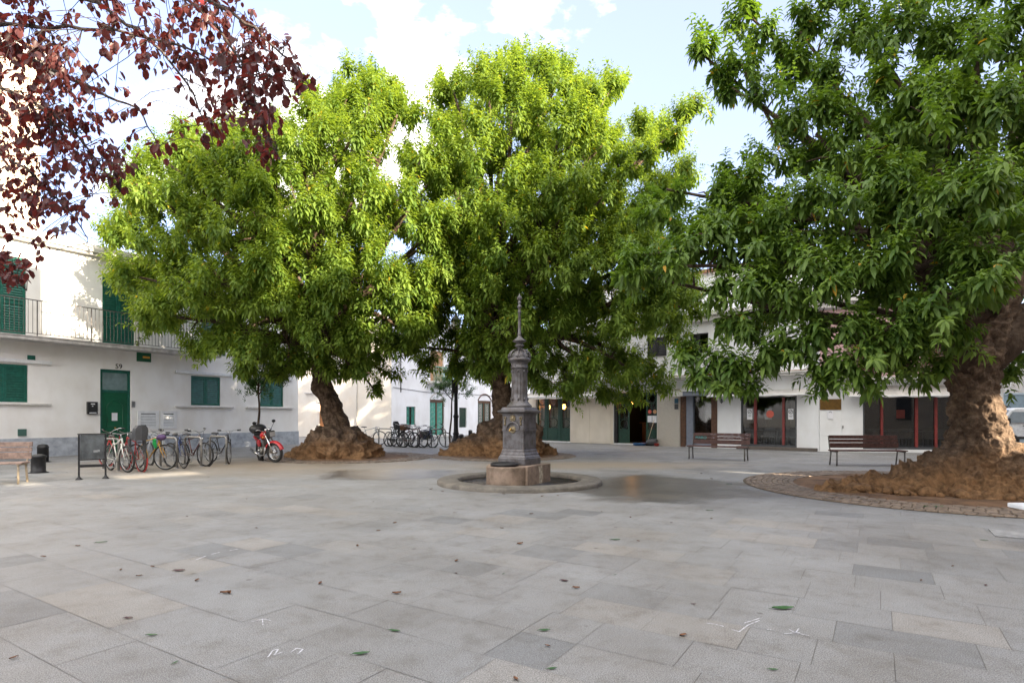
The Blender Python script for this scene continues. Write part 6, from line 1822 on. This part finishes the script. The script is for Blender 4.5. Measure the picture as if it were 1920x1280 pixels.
HLAB = ['cycle stand nearest the notice panel, beside the ivory mountain bike', 'cycle stand between the ivory mountain bike and the child seat bicycle', 'cycle stand beside the ochre bicycle', 'cycle stand in front of the maroon city bicycle', 'last cycle stand of the near rack, beside the black bicycle']
for i_, (px, py) in enumerate(((208, 881), (257, 880), (316, 876), (362, 873), (409, 869.5))):
    p = G(px, py)
    if h0 is None: h0 = hoop(p, an, HLAB[0])
    else:
        c_ = copy_tree(h0); c_.location = p; c_['label'] = HLAB[i_]

# second rack beyond the leaning tree
GR2 = 'bicycles parked in front of the white row house'
L2 = [((712, 834), (.75, .5), 'road bicycle with dropped handlebars just clear of the tree roots', dict(frame_m=P_sil, bars='drop', kind='city')),
      ((735, 836), (-.6, -.75), 'bottle green bicycle with a wide black saddle behind the road bicycle', dict(frame_m=P_dg, kind='step', mud=P_bk)),
      ((757, 838), (.78, -.6), 'black step through bicycle with a brown wicker basket', dict(frame_m=P_bk, kind='step', basket=M_wick, mud=P_bk)),
      ((779, 838.5), (.9, -.42), 'black bicycle with a dark child seat, right of the wicker basket', dict(frame_m=P_bk, kind='city', seat=M_blackp, mud=P_bk)),
      ((793, 839), (.93, -.36), 'brown framed bicycle with flat handlebars in the middle of the far rack', dict(frame_m=P_brn, kind='city', bars='flat', mud=P_bk)),
      ((812, 839), (.93, -.36), 'dark bicycle whose tall bars stand before the teal door', dict(frame_m=P_blue, kind='city', bars='flat', mud=P_dg)),
      ((836, 838), (.95, -.3), 'black bicycle with grey pannier bags at the right end of the far rack', dict(frame_m=P_bk, kind='city', wrap=M_greyp))]
for (p, hd, lab, kw) in L2:
    fm = kw.pop('frame_m')
    make_bike(G(*p), hd, lab, fm, steer=random.uniform(-.3, .3), lean=random.uniform(-.05, .05), group=GR2, R=0.35, **kw)
for (px, py, lb_) in ((722, 835, 'far cycle stand nearest the roots of the leaning tree'), (771, 836, 'far cycle stand behind the bicycle with the wicker basket'), (822, 837, 'far cycle stand in front of the teal arched door')):
    c_ = copy_tree(h0); c_.location = G(px, py); c_['group'] = 'cycle stands by the white row house'; c_['label'] = lb_

# ---- red motorcycle
def build_moto():
    F = 0.66; B_ = -0.64; R = 0.31
    f = G(512, 867.5); f.z = 0
    h = Vector((.62, -.785, 0)).normalized()
    rz = math.atan2(h.y, h.x)
    o = empty('motorcycle', f - h * F, rz, 'red motorcycle with a black top bag parked beside the leaning tree', 'motorcycle')
    o.rotation_euler = (0.10, 0, rz)
    st = 0.50; piv = (0.48, 0)
    P_mr = paint('motorcycle_red', (0.42, 0.012, 0.018), 0.22)
    def S_(mb): mb.v = [rotz(p, piv, st) for p in mb.v]; return mb
    def mw(cx, steer, wd):
        t = MB(); t.torus((cx, 0, R), (0, 1, 0), R - wd, wd, 36, 10)
        r = MB(); r.torus((cx, 0, R), (0, 1, 0), R - wd * 2.0, 0.016, 36, 8); r.tube([(cx, -.06, R), (cx, .06, R)], .045, 12)
        for k in range(24):
            a = 2 * PI * k / 24; r.tube([(cx + .04 * math.cos(a + .6), (.03 if k % 2 else -.03), R + .04 * math.sin(a + .6)), (cx + (R - wd * 2) * math.cos(a), 0, R + (R - wd * 2) * math.sin(a))], .003, 4)
        if steer: S_(t); S_(r)
        w_ = r.build('wheel', M_chrome, o); t.build('tyre', M_rubber, w_)
        return w_
    w1 = mw(F, True, .045); mw(B_, False, .052)
    d = MB(); d.torus((F, -.07, R), (0, 1, 0), .11, .014, 24, 4); S_(d); d.build('brake_disc', M_chrome, w1)
    fk = MB()
    for s in (-1, 1): fk.tube([(F, .085 * s, R), (F - .10, .085 * s, R + .28), (0.42, .085 * s, .92)], [.026, .026, .019], 10)
    fk.box(.38, .47, -.11, .11, .86, .89, .01); fk.box(.41, .50, -.11, .11, .74, .77, .01); S_(fk); fk.build('fork', M_chrome, o)
    md = MB()
    vs = []; n = 14
    for i in range(n + 1):
        a = 0.25 + (PI * 0.80) * i / n
        for (y, dr) in ((-.07, -.03), (-.045, .02), (0, .03), (.045, .02), (.07, -.03)):
            rr = R + .025 + dr; vs.append((F + rr * math.cos(a), y, R + rr * math.sin(a)))
    md.add(vs, [(i * 5 + k, i * 5 + k + 1, i * 5 + 6 + k, i * 5 + 5 + k) for i in range(n) for k in range(4)], True); S_(md); md.build('front_mudguard', P_mr, o)
    hl = MB(); hl.box(.50, .64, -.12, .12, .78, .98, .03); S_(hl); h1 = hl.build('headlight', M_blackp, o)
    hl = MB(); hl.box(.641, .655, -.10, .10, .80, .94, .006); S_(hl); hl.build('lens', mat('lens', (0.5, 0.5, 0.48), 0.1, 0.3), h1)
    cl = MB(); cl.lathe([(.05, .98), (.055, 1.03), (.03, 1.05)], 14, .47, .06); cl.lathe([(.05, .98), (.055, 1.03), (.03, 1.05)], 14, .47, -.06); S_(cl); cl.build('dials', M_chrome, o)
    hb = MB(); P = [(.40, .03, .93), (.41, .14, .98), (.36, .26, 1.03), (.24, .37, 1.0)]
    hb.tube([Vector((p[0], -p[1], p[2])) for p in reversed(P)] + [Vector(p) for p in P], .012, 8); S_(hb); hb.build('handlebar', M_chrome, o)
    g_ = MB()
    for s in (-1, 1): g_.tube([(.22, .385 * s, 1.0), (.31, .31 * s, 1.018)], .018, 8)
    S_(g_); g_.build('grips', M_rubber, o)
    for s in (-1, 1):
        mr_ = MB(); mr_.tube([(.33, .28 * s, 1.03), (.38, .34 * s, 1.17), (.37, .36 * s, 1.22)], .007, 6); mr_.ball((.36, .38 * s, 1.25), .065, 12, 8, (.35, 1.2, .75)); S_(mr_); mr_.build('mirror', M_blackp, o)
        ind = MB(); ind.tube([(.48, .12 * s, .80), (.48, .20 * s, .80)], .01, 6); ind.ball((.48, .22 * s, .80), .03, 10, 8); S_(ind); ind.build('indicator', paint('amber_plastic', (0.6, 0.22, 0.03)), o)
    # tank
    tk = MB(); vs = []; sec = [(.40, .05, .78, .86), (.34, .13, .72, .93), (.20, .165, .70, .96), (.05, .15, .70, .93), (-.08, .09, .71, .86), (-.12, .05, .73, .82)]
    for (x, w_, z0, z1) in sec:
        for k in range(12):
            a = 2 * PI * k / 12; c_, s_ = math.cos(a), math.sin(a)
            vs.append((x, w_ * math.copysign(abs(c_) ** .7, c_), (z0 + z1) / 2 + (z1 - z0) / 2 * math.copysign(abs(s_) ** .7, s_)))
    fs = [(i * 12 + k, i * 12 + (k + 1) % 12, i * 12 + 12 + (k + 1) % 12, i * 12 + 12 + k) for i in range(len(sec) - 1) for k in range(12)] + [tuple(range(12)), tuple(range(60, 72))]
    tk.add(vs, fs, True); tk.build('fuel_tank', P_mr, o)
    se = MB(); vs = []; sec = [(-.06, .08, .76, .82), (-.15, .12, .73, .82), (-.35, .13, .72, .81), (-.55, .12, .76, .87), (-.78, .10, .78, .88), (-.82, .05, .80, .86)]
    for (x, w_, z0, z1) in sec:
        for k in range(12):
            a = 2 * PI * k / 12; c_, s_ = math.cos(a), math.sin(a); vs.append((x, w_ * math.copysign(abs(c_) ** .5, c_), (z0 + z1) / 2 + (z1 - z0) / 2 * math.copysign(abs(s_) ** .5, s_)))
    se.add(vs, fs, True); se.build('seat', M_rubber, o)
    for s in (-1, 1):
        sp = MB(); sp.prism([(-.05, .70), (-.30, .71), (-.42, .62), (-.30, .48), (-.10, .50)], 1, .10 * s, .135 * s); sp.build('side_panel', P_mr, o)
        tl = MB(); tl.prism([(-.45, .72), (-.80, .80), (-.88, .78), (-.60, .64)], 1, .08 * s, .105 * s); tl.build('tail_panel', P_mr, o)
    en = MB(); en.box(-.08, .22, -.13, .13, .26, .48, .03); en.box(.06, .24, -.09, .09, .46, .68, .015)
    for k in range(6): en.box(.035, .265, -.11, .11, .50 + k * .028, .508 + k * .028)
    en.lathe([(.10, .0), (.11, .03), (.05, .05)], 16)
    en.v[-(16 * 3):] = [(.05 + x, -.13 - z, .36 + y) for (x, y, z) in en.v[-(16 * 3):]]
    en.build('engine', mat('engine_alloy', (0.28, 0.27, 0.25), 0.4, 0.8, var=0.3), o)
    fr = MB()
    for s in (-1, 1): fr.tube([(.42, 0, .80), (.34, .06 * s, .55), (.28, .09 * s, .28), (-.15, .10 * s, .26), (-.30, .10 * s, .45), (-.62, .10 * s, .72)], .016, 8); fr.tube([(-.15, .11 * s, .34), (B_, .09 * s, R)], .018, 8); fr.tube([(-.42, .12 * s, .68), (B_ + .06, .11 * s, R + .05)], .024, 8)
    fr.build('frame', M_blackp, o)
    ex = MB(); ex.tube([(.24, -.06, .54), (.36, -.10, .42), (.30, -.14, .24), (.0, -.17, .22), (-.30, -.18, .26)], .02, 10); ex.tube([(-.28, -.185, .255), (-.38, -.19, .275), (-.88, -.20, .38)], [.025, .048, .044], 14); ex.build('exhaust', M_chrome, o)
    sn = MB(); sn.tube([(.0, .14, .26), (-.05, .32, .015)], .012, 6); sn.build('side_stand', M_steel, o)
    rm = MB(); rm.torus((B_, 0, R), (0, 1, 0), R + .05, .03, 18, 6, PI * .25, PI * .95); rm.build('rear_mudguard', M_blackp, o)
    bag = MB(); bag.ball((-.62, 0, 1.02), .26, 22, 14, (1.05, 1.0, .62)); bag.tube([(-.80, 0, 1.19), (-.62, 0, 1.23), (-.45, 0, 1.19)], .015, 6); bag.box(-.85, -.40, -.14, .14, .875, .90, .01); bag.build('top_bag', M_blackp, o)
build_moto()

# ---- benches
def make_bench(loc, axis, label, mslat, mleg, L=1.9):
    """axis runs along the seat; the sitter faces -y of the local frame"""
    a = Vector((axis[0], axis[1], 0)).normalized()
    o = empty('park_bench', loc, math.atan2(a.y, a.x), label, 'bench', 'timber benches of the square')
    s = MB()
    for y0, y1 in ((-.30, -.17), (-.155, -.03), (-.015, .11)): s.box(-L / 2, L / 2, y0, y1, .415, .45, .006)
    s.build('seat', mslat, o)
    b = MB()
    for k, (z0, z1) in enumerate(((.50, .64), (.655, .745), (.76, .86))):
        y = .14 + (z0 - .45) * .22
        b.box(-L / 2 + .08, L / 2, y, y + .035, z0, z1, .006)
    b.build('backrest', mslat, o)
    for sx in (-1, 1):
        x = sx * (L / 2 - .07)
        l = MB()
        l.tube([(x, -.26, .41), (x, -.26, .0)], .022, 4); l.build('leg', mleg, o)
        l = MB(); l.tube([(x, .16, .0), (x, .08, .41)], .022, 4); l.build('leg', mleg, o)
        l = MB(); l.box(x - .02, x + .02, -.29, .13, .385, .414); l.tube([(x, .10, .40), (x, .178, .50), (x, .245, .84)], .018, 6); l.build('bracket', mleg, o)
    return o
b1 = make_bench(G(1351, 862) + Vector((0, .2, 0)), (1.57, -1.1), 'dark timber bench with turquoise and white scribbles in front of the restaurant', M_bench, M_leg)
M_gturq = mat('turquoise_marker', (0.02, 0.35, 0.36), 0.6, var=0.2); M_gwh = mat('white_marker', (0.45, 0.40, 0.44), 0.7, var=0.3)
tx = text_mesh('MARO', .13, M_gturq, 'graffiti_word', b1, (-.62, .175, .695), (math.radians(78), 0, 0), 0.0005)
tx.location = (-.62, .180, .70)
mb = MB(); rr = random.Random(9)
for k in range(46):
    x = rr.uniform(-.35, .90); z = rr.choice([.80, .83, .72, .69, .79]) + rr.uniform(-.015, .015); y = .138 + (z - .45) * .20 - .004 + (.0)
    for zz0 in (.50, .655, .76):
        if z >= zz0: yb_ = .14 + (zz0 - .45) * .22 - .004
    pts = [(x, yb_, z)]
    for j in range(4): pts.append((pts[-1][0] + rr.uniform(.005, .03), yb_, min(max(z - .03, pts[-1][2] + rr.uniform(-.03, .03)), z + .03)))
    mb.tube(pts, .003, 4)
mb.build('white_scribbles', M_gwh, b1)
# fix the word in front of the middle slat
tx.location = (-.62, .14 + (.655 - .45) * .22 - .003, .70); tx.rotation_euler = (PI / 2, 0, 0)
make_bench(Vector((10.2, 16.75, 0)), (1, -.06), 'plain reddish brown timber bench in front of the dark glazed corner, left of the roots', M_bench, M_leg, 2.0)
make_bench(Vector((-11.2, 12.05, 0)), (.86, .30), 'sun bleached timber bench at the left edge beside two black bollards', M_benchl, M_legl, 1.9)

# pale slab seat whose corner enters at the right edge
o = empty('stone_seat', at(1893, 940, 6.4).to_2d().to_3d() + Vector((.95, -.24, 0)), math.radians(-3), 'white slab seat cut off by the right edge in front of the near tree', 'seat')
MB().box(-.95, .95, -.24, .24, .40, .45, .012).build('slab', mat('white_stone', (0.72, 0.74, 0.76), 0.3, var=0.2, scale=4), o)
for s in (-1, 1): MB().box(s * .5 - .06, s * .5 + .06, -.2, .2, 0, .399, .01).build('leg', M_stone, o)
g = G(1925, 1006)
mb = MB(); mb.box(-.38, .38, -.24, .24, 0.002, .016, .004)
o = mb.build('access_cover', mat('cover_stone', (0.27, 0.27, 0.27), 0.7, var=0.25, scale=9, bump=0.2)); o.location = (g.x + .08, g.y, 0); o.rotation_euler = (0, 0, math.atan2(AV.y, AV.x)); tag(o, 'flat square access cover standing slightly proud of the paving at right edge', 'access cover')

# ---- bollards
def bollard(loc, r, h, label, kind=0, grp='black bollards'):
    o = empty('bollard', loc, 0, label, 'bollard', grp)
    if kind == 0:
        MB().lathe([(r * 1.02, 0), (r * 1.02, h * .10), (r * .97, h * .12), (r * .97, h * .80), (r * 1.08, h * .82), (r * 1.08, h * .90), (r * .9, h * .94), (r * .5, h * .99), (r * .1, h)], 28).build('post', M_iron, o)
    else:
        MB().lathe([(r, 0), (r, h * .78), (r * 1.05, h * .79), (r * 1.05, h * .84), (r * .98, h * .85), (r * .9, h * .93), (r * .6, h * .98), (r * .1, h)], 28).build('post', M_iron, o)
    MB().lathe([(r * 1.35, 0.001), (r * 1.35, .015), (r * 1.05, .02)], 28).build('base', M_iron, o)
    return o
bollard(G(72, 886), .155, .47, 'squat black bollard nearest the sun bleached bench')
bollard(G(80.5, 866), .145, .56, 'round topped black bollard between the squat one and the white house', 1)
bollard(G(865, 831), .13, .50, 'black bollard just right of the lamp post foot', 1, 'far bollards')
bollard(G(882, 820), .135, .52, 'farther black bollard in front of the white row house', 1, 'far bollards')

# ---- notice panel on legs
p0 = G(148, 899); p1 = G(198, 896.5); ax_ = (p1 - p0); Lp = ax_.length
o = empty('notice_panel', p0, math.atan2(ax_.y, ax_.x), 'low grey notice panel on two thin iron legs in front of the bicycles', 'panel')
for x in (0, Lp):
    mb = MB(); mb.box(x - .018, x + .018, -.018, .018, 0.0, 1.02); mb.build('leg', M_iron, o)
    mb = MB(); mb.lathe([(.075, .001), (.06, .02), (.025, .06), (.02, .09)], 16, x, 0); mb.build('foot', M_iron, o)
MB().box(.022, Lp - .022, -.012, .012, .46, 1.0, .005).build('panel', mat('grimy_panel', (0.09, 0.10, 0.105), 0.35, var=0.5, scale=3), o)
MB().box(.02, Lp - .02, -.02, .02, .43, .455).build('crossbar', M_iron, o); MB().box(.02, Lp - .02, -.02, .02, .27, .33).build('crossbar', M_iron, o)
mb = MB(); mb.box(-.03, Lp + .03, -.02, .26, 1.002, 1.02)
mb.build('crossbar', M_iron, o)
mb = MB()
for (x, z) in ((.58, .60), (.66, .60), (.74, .61)): mb.box(Lp * x - .02, Lp * x + .02, -.0145, -.0125, z, z + .05)
mb.build('stickers', mat('faded_sticker', (0.25, 0.26, 0.26), 0.7), o)

# ---- lamp post
g = G(855, 840)
o = empty('lamp_post', g, 0, 'tall dark iron lamp post with a flared foot between the two ring beds', 'lamp post')
MB().lathe([(.24, 0), (.24, .03), (.22, .06), (.20, .12), (.15, .35), (.125, .55), (.12, .60), (.14, .62), (.14, .66), (.115, .70), (.10, .9), (.10, 1.35), (.125, 1.38), (.125, 1.44), (.09, 1.5), (.08, 2.2), (.07, 5.0)], 20).build('post', M_iron, o)
MB().box(-.17, .09, -.13, .13, 2.45, 3.05, .02).build('control_box', M_iron, o)
mb = MB(); mb.lathe([(.07, 5.0), (.12, 5.05), (.06, 5.1), (.22, 5.15), (.22, 5.18)], 16); mb.build('lantern_seat', M_iron, o); mb = MB(); mb.lathe([(.26, 5.62), (.20, 5.72), (.08, 5.85), (.03, 6.0)], 16); mb.build('lantern_cap', M_iron, o); MB().lathe([(.16, 5.18), (.24, 5.62)], 16).build('lantern_glass', mat('opal_glass', (0.7, 0.7, 0.66), 0.3), o)

# ---- white van, grey box body behind it
def build_van():
    P_w = paint('van_white', (0.66, 0.68, 0.70), 0.3)
    loc = Vector((24.15, 26.6, 0))
    o = empty('parked_van', loc, math.radians(180 - 12), 'white van with a black door mirror seen past the near trunk', 'van')
    # profile in x (front at +x) and z, length 4.6
    prof = [(2.25, .50), (2.30, .75), (2.22, 1.02), (1.95, 1.12), (1.55, 1.72), (1.35, 1.80), (-2.2, 1.86), (-2.3, 1.7), (-2.3, .45), (2.2, .40)]
    mb = MB(); hw = .85; n = len(prof); vs = []
    for y, k in ((-hw, 1), (-hw + .0, 1)): pass
    for y, ins in ((-hw, .05), (-hw + .06, 0), (hw - .06, 0), (hw, .05)):
        for (x, z) in prof: vs.append((x * (1 - ins * .3), y if z < 1.1 else y * .93, z - (ins if z > 1.6 else 0)))
    fs = [(i * n + k, i * n + (k + 1) % n, i * n + n + (k + 1) % n, i * n + n + k) for i in range(3) for k in range(n)] + [tuple(range(n)), tuple(range(3 * n, 4 * n))]
    mb.add(vs, fs); mb.build('body', P_w, o)
    M_vg = mat('tinted_glass', (0.20, 0.24, 0.27), 0.08, var=0.1)
    MB().add([(1.98, -.74, 1.13), (1.98, .74, 1.13), (1.58, .70, 1.72), (1.58, -.70, 1.72)], [(0, 1, 2, 3)]).build('windscreen', M_vg, o)
    bpy.context.view_layer.update()
    for s in (-1, 1):
        mb = MB(); mb.add([(1.80, s * .865, 1.14), (1.0, s * .865, 1.14), (1.0, s * .80, 1.62), (1.50, s * .80, 1.62)], [(0, 1, 2, 3)]); w_ = mb.build('side_window', M_vg, o)
        mb = MB(); mb.box(1.70, 1.84, s * .90, s * 1.06, 1.10, 1.34, .02); mb.tube([(1.75, s * .82, 1.15), (1.77, s * .95, 1.16)], .02, 6); mb.build('mirror', M_blackp, o)
        mb = MB(); mb.tube([(1.95, s * .862, .50), (1.90, s * .862, 1.08), (.95, s * .862, 1.08), (.93, s * .862, .50)], .006, 4); mb.build('door_seam', M_greyp, o)
        mb = MB(); mb.box(1.0, 1.14, s * .86, s * .885, .98, 1.02, .004); mb.build('door_handle', M_blackp, o)
        mb = MB(); mb.box(-2.25, 2.2, s * .855, s * .875, .40, .52, .01); mb.build('sill_trim', M_blackp, o)
        mb = MB(); mb.box(2.1, 2.27, s * .52, s * .80, .78, .98, .03); mb.build('headlight', M_chrome, o)
        for x in (1.55, -1.5):
            t = MB(); t.torus((x, s * .78, .32), (0, 1, 0), .24, .09, 28, 10); t.build('tyre', M_rubber, o)
            t = MB(); t.tube([(x, s * .74, .32), (x, s * .86, .32)], .18, 18); t.build('wheel_hub', M_steel, o)
    mb = MB(); mb.box(2.2, 2.38, -.84, .84, .38, .62, .03); mb.build('bumper', M_blackp, o)
    o = empty('box_container', Vector((26.6, 30.5, 0)), math.radians(-8), 'blue grey container with a scrawled dark graffiti tag behind the white van', 'container')
    mb = MB(); mb.box(-1.9, 3.5, 0, 2.2, .3, 2.55, .02)
    mb.build('shell', mat('blue_grey_panel', (0.22, 0.30, 0.36), 0.5, var=0.2, scale=2), o)
    mb = MB(); mb.box(-1.92, 3.52, -.03, 2.23, 2.552, 2.66); mb.box(-1.8, 3.4, .1, 2.1, 0, .3); mb.build('rim', mat('pale_blue_panel', (0.38, 0.46, 0.52), 0.5), o)
    mb = MB(); pts = []
    for k in range(40): pts.append((-1.3 + .03 * k + .25 * math.sin(k * .9), -.012, 1.6 + .35 * math.cos(k * .75) + .1 * math.sin(k * 2.1)))
    mb.tube(pts, .018, 5); mb.build('graffiti', M_blackp, o)
build_van()

# ---- cleaning things left at the bar door
F = HR
def fp(px, py, out_):
    u, z = F.uv(px, py, out_); return F.A + F.u * u - F.inw * out_
p = fp(1213, 835, .25); q = fp(1222, 806, .04)
o = empty('broom', (p.x, p.y, 0), math.atan2(F.u.y, F.u.x), 'broom with a pale handle and red head leaning on the bar door', 'broom')
mb = MB(); mb.tube([(0, 0, .10), (.28, .20, 1.25)], .014, 8); mb.build('handle', mat('pale_wood', (0.50, 0.38, 0.24), 0.6), o)
mb = MB(); mb.box(-.18, .16, -.04, .04, .06, .12, .01); mb.build('head', paint('red_plastic', (0.40, 0.04, 0.03)), o)
mb = MB(); mb.box(-.17, .15, -.035, .035, .0, .06); mb.build('bristles', M_iron, o)
p = fp(1200, 834, .30)
mb = MB(); mb.lathe([(.30, .0), (.34, .10), (.35, .12), (.32, .12), (.28, .02), (.02, .02)], 24); o = mb.build('wash_tub', paint('blue_plastic', (0.03, 0.12, 0.30))); o.location = (p.x, p.y, 0); tag(o, 'low blue plastic tub on the ground at the open bar door', 'tub')
p = fp(1222, 836, .30)
mb = MB(); mb.ball((0, 0, .16), .22, 16, 10, (1.3, .8, .75)); mb.ball((.16, .02, .24), .12, 12, 8, (1, .8, .8)); mb.tube([(-.1, 0, .32), (0, 0, .42), (.1, 0, .32)], .012, 6)
mb.v = [tuple(Vector(v) + Vector((1, 1, 1)) * noise.noise(Vector(v) * 9) * .03) for v in mb.v]
o = mb.build('black_bag', M_greyp); o.location = (p.x, p.y, .01); tag(o, 'slumped dark bag on the ground right of the broom', 'bag')
p = fp(1231, 838, .35)
mb = MB(); mb.lathe([(.10, .0), (.12, .12), (.125, .13), (.105, .13), (.09, .02), (.01, .02)], 18); o = mb.build('red_bucket', MATS['red_plastic']); o.location = (p.x, p.y, 0); tag(o, 'small red bucket beside the dark bag at the bar door', 'bucket')

# ---- fallen leaves and chalk
def fallen(kind, L):
    rg = random.Random(hash(kind) % 100 if False else {'g': 1, 'b': 2, 'p': 3}[kind])
    n = 7; vs = []
    wd = {'g': .34, 'b': .55, 'p': .55}[kind]; curl = {'g': .10, 'b': .30, 'p': .12}[kind]
    for i in range(n):
        t = i / (n - 1); w_ = math.sin(PI * min(1, t * 1.02 + .02)) ** .8 * wd * L / 2
        z = .004 + curl * L * (t - .5) ** 2 + .01 * L * math.sin(i * 2)
        vs += [(t * L - L / 2, -w_, z + curl * L * .35), (t * L - L / 2, 0, z), (t * L - L / 2, w_, z + curl * L * .5)]
    mb = MB(); mb.add(vs, [(i * 3 + k, i * 3 + k + 1, i * 3 + 4 + k, i * 3 + 3 + k) for i in range(n - 1) for k in range(2)], True)
    mb.tube([(-L / 2 - L * .15, 0, .008), (-L / 2, 0, .004)], .0015, 4)
    return mb
M_fg = mat('fallen_green_leaf', (0.04, 0.12, 0.03), 0.5, var=0.4, scale=12); M_fb = mat('fallen_brown_leaf', (0.20, 0.085, 0.035), 0.7, var=0.5, scale=14); M_fp = mat('fallen_purple_leaf', (0.07, 0.018, 0.02), 0.5, var=0.4, scale=12)
FL = {}
def put_leaf(px, py, kind, L, label, grp=None, ang=None):
    key = (kind, L)
    if key not in FL:
        o = fallen(kind, L).build('fallen_leaf', {'g': M_fg, 'b': M_fb, 'p': M_fp}[kind]); FL[key] = o
    else:
        o = FL[key].copy(); COL.objects.link(o)
        for k_ in ('label', 'group'):
            if k_ in o: del o[k_]
    g = G(px, py); o.location = (g.x, g.y, .002); o.rotation_euler = (0, 0, ang if ang is not None else random.uniform(0, 6.28))
    tag(o, label, 'leaf', grp)
SP = [(1468, 1141, 'g', .17, 'largest green leaf on the paving, long and lying flat at lower right', .1), (677, 1226, 'g', .10, 'broad green leaf lying on the paving nearest the bottom edge', .3), (285, 1191, 'g', .07, 'pale green leaf on the slabs at lower left, right of a red leaf', 0),
      (190, 1017, 'g', .11, 'curled green sprig lying alone on the left part of the paving', .5), (336, 1070, 'p', .10, 'long dark purple leaf lying flat on the left of the paving', .15), (1021, 1182, 'g', .08, 'dark curled green leaf on the paving, centre bottom', .2),
      (740, 1183, 'g', .08, 'slender green leaf on the paving left of the curled dark one', -.3), (241, 1159, 'p', .06, 'small wine red leaf on the slabs at lower left', 0), (423, 1112, 'b', .08, 'rust brown curled leaf left of the chalk arrow', .4), (744, 1113, 'b', .07, 'orange brown leaf on the middle of the paving', .3),
      (1750, 951, 'g', .30, 'green sprig lying on the setts in front of the near roots', 0), (1154, 1012, 'g', .11, 'dark green leaf on the paving below the wet patch', .1), (1367, 908, 'g', .16, 'green leaf by a sunny streak left of the sett ring', .4), (1331, 957, 'g', .10, 'small green leaf right of the wet patch', 0),
      (1450, 1256, 'g', .055, 'thin green leaf close to the bottom edge at right', -.1), (1846, 1013, 'g', .07, 'narrow leaf on slabs left of the access cover', -.3), (1301, 1133, 'p', .035, 'tiny dark purple leaf left of the largest green leaf', 0), (975, 1020, 'b', .08, 'yellowish brown leaf on the paving below the fountain', .6),
      (1058, 1089, 'p', .07, 'narrow purple leaf on the paving right of the centre', -.3), (82, 1044, 'b', .05, 'tan leaf near the left edge of the paving', 0)]
for (px, py, k_, L, lab, a) in SP: put_leaf(px, py, k_, L, lab, None, a)
rr = random.Random(12)
GL = {'b': ('small dry brown leaf among many scattered on the paving', 'dry brown leaves scattered on the paving'), 'g': ('small green leaf among several scattered on the paving', 'green leaves scattered on the paving'), 'p': ('small dark purple leaf among several scattered on the paving', 'purple leaves scattered on the paving')}
for k in range(62):
    py = 885 + (1275 - 885) * rr.random() ** 1.9; px = rr.uniform(10, 1910)
    if 830 < px < 1120 and py < 930: continue
    if px > 1430 and py < 965: continue
    k_ = rr.choice('bbbbgp'); L = rr.choice([.035, .045, .06])
    put_leaf(px, py, k_, L, GL[k_][0], GL[k_][1])

for k in range(30):
    cx, cy, r_ = rr.choice([(8.45, 11.35, 3.75), (8.45, 11.35, 3.7), (-5.55, 20.1, 2.85), (-.35, 20.9, 2.7), (.16, 12.35, 1.85)])
    a_ = rr.uniform(PI * 1.0, PI * 1.9); x = cx + (r_ + rr.uniform(-.25, .35)) * math.cos(a_); y = cy + (r_ + rr.uniform(-.25, .35)) * math.sin(a_)
    px, py = 960 + x / y * FPX, HOR + FPX * CAM_H / y
    if 5 < px < 1915: put_leaf(px, py, 'b', rr.choice([.06, .045]), 'small dry brown leaf lying at the edge of a ring of setts or kerb', 'dry leaves gathered at the ring edges')
M_chalk = mat('chalk', (0.52, 0.52, 0.56), 0.95, var=0.3, scale=50, col2=(0.33, 0.33, 0.34), mask=(0.42, 0.55))
def chalk(name, strokes, label, wd=.012):
    mb = MB()
    for st in strokes:
        P = [G(*p) for p in st]
        for a, b in zip(P[:-1], P[1:]):
            d = (b - a); 
            if d.length < 1e-5: continue
            n = Vector((-d.y, d.x, 0)).normalized() * wd / 2
            mb.quad(tuple(a - n + Vector((0, 0, .003))), tuple(b - n + Vector((0, 0, .003))), tuple(b + n + Vector((0, 0, .003))), tuple(a + n + Vector((0, 0, .003))))
    o = mb.build(name, M_chalk); tag(o, label, 'chalk mark', 'chalk marks on the paving')
chalk('chalk_mark', [[(470, 1166), (492, 1160), (508, 1163)], [(492, 1160), (493, 1172)], [(486, 1163), (498, 1159)]], 'small white chalk arrow on the slabs at lower left', .006)
chalk('chalk_mark', [[(368, 1049), (386, 1042)], [(396, 1039), (412, 1035)], [(430, 1032), (446, 1029)]], 'dashed white chalk strokes on the left of the paving', .012)
chalk('chalk_mark', [[(502, 1232), (512, 1219), (522, 1217), (514, 1228), (530, 1222)], [(545, 1223), (556, 1215), (568, 1217), (558, 1226)]], 'pair of smeared chalk scribbles near the bottom edge, left of centre', .009)
chalk('chalk_mark', [[(1325, 1168), (1340, 1170), (1357, 1174)], [(1372, 1180), (1386, 1184), (1402, 1172), (1424, 1163)], [(1395, 1168), (1424, 1159)], [(1438, 1180), (1446, 1180)]], 'long thin chalk lines left of the dark slab at lower right', .008)
chalk('chalk_mark', [[(1470, 1188), (1492, 1186), (1518, 1192)], [(1480, 1180), (1492, 1186), (1498, 1178)], [(1486, 1184), (1500, 1186)]], 'chalk scribble on the dark slab at lower right', .008)
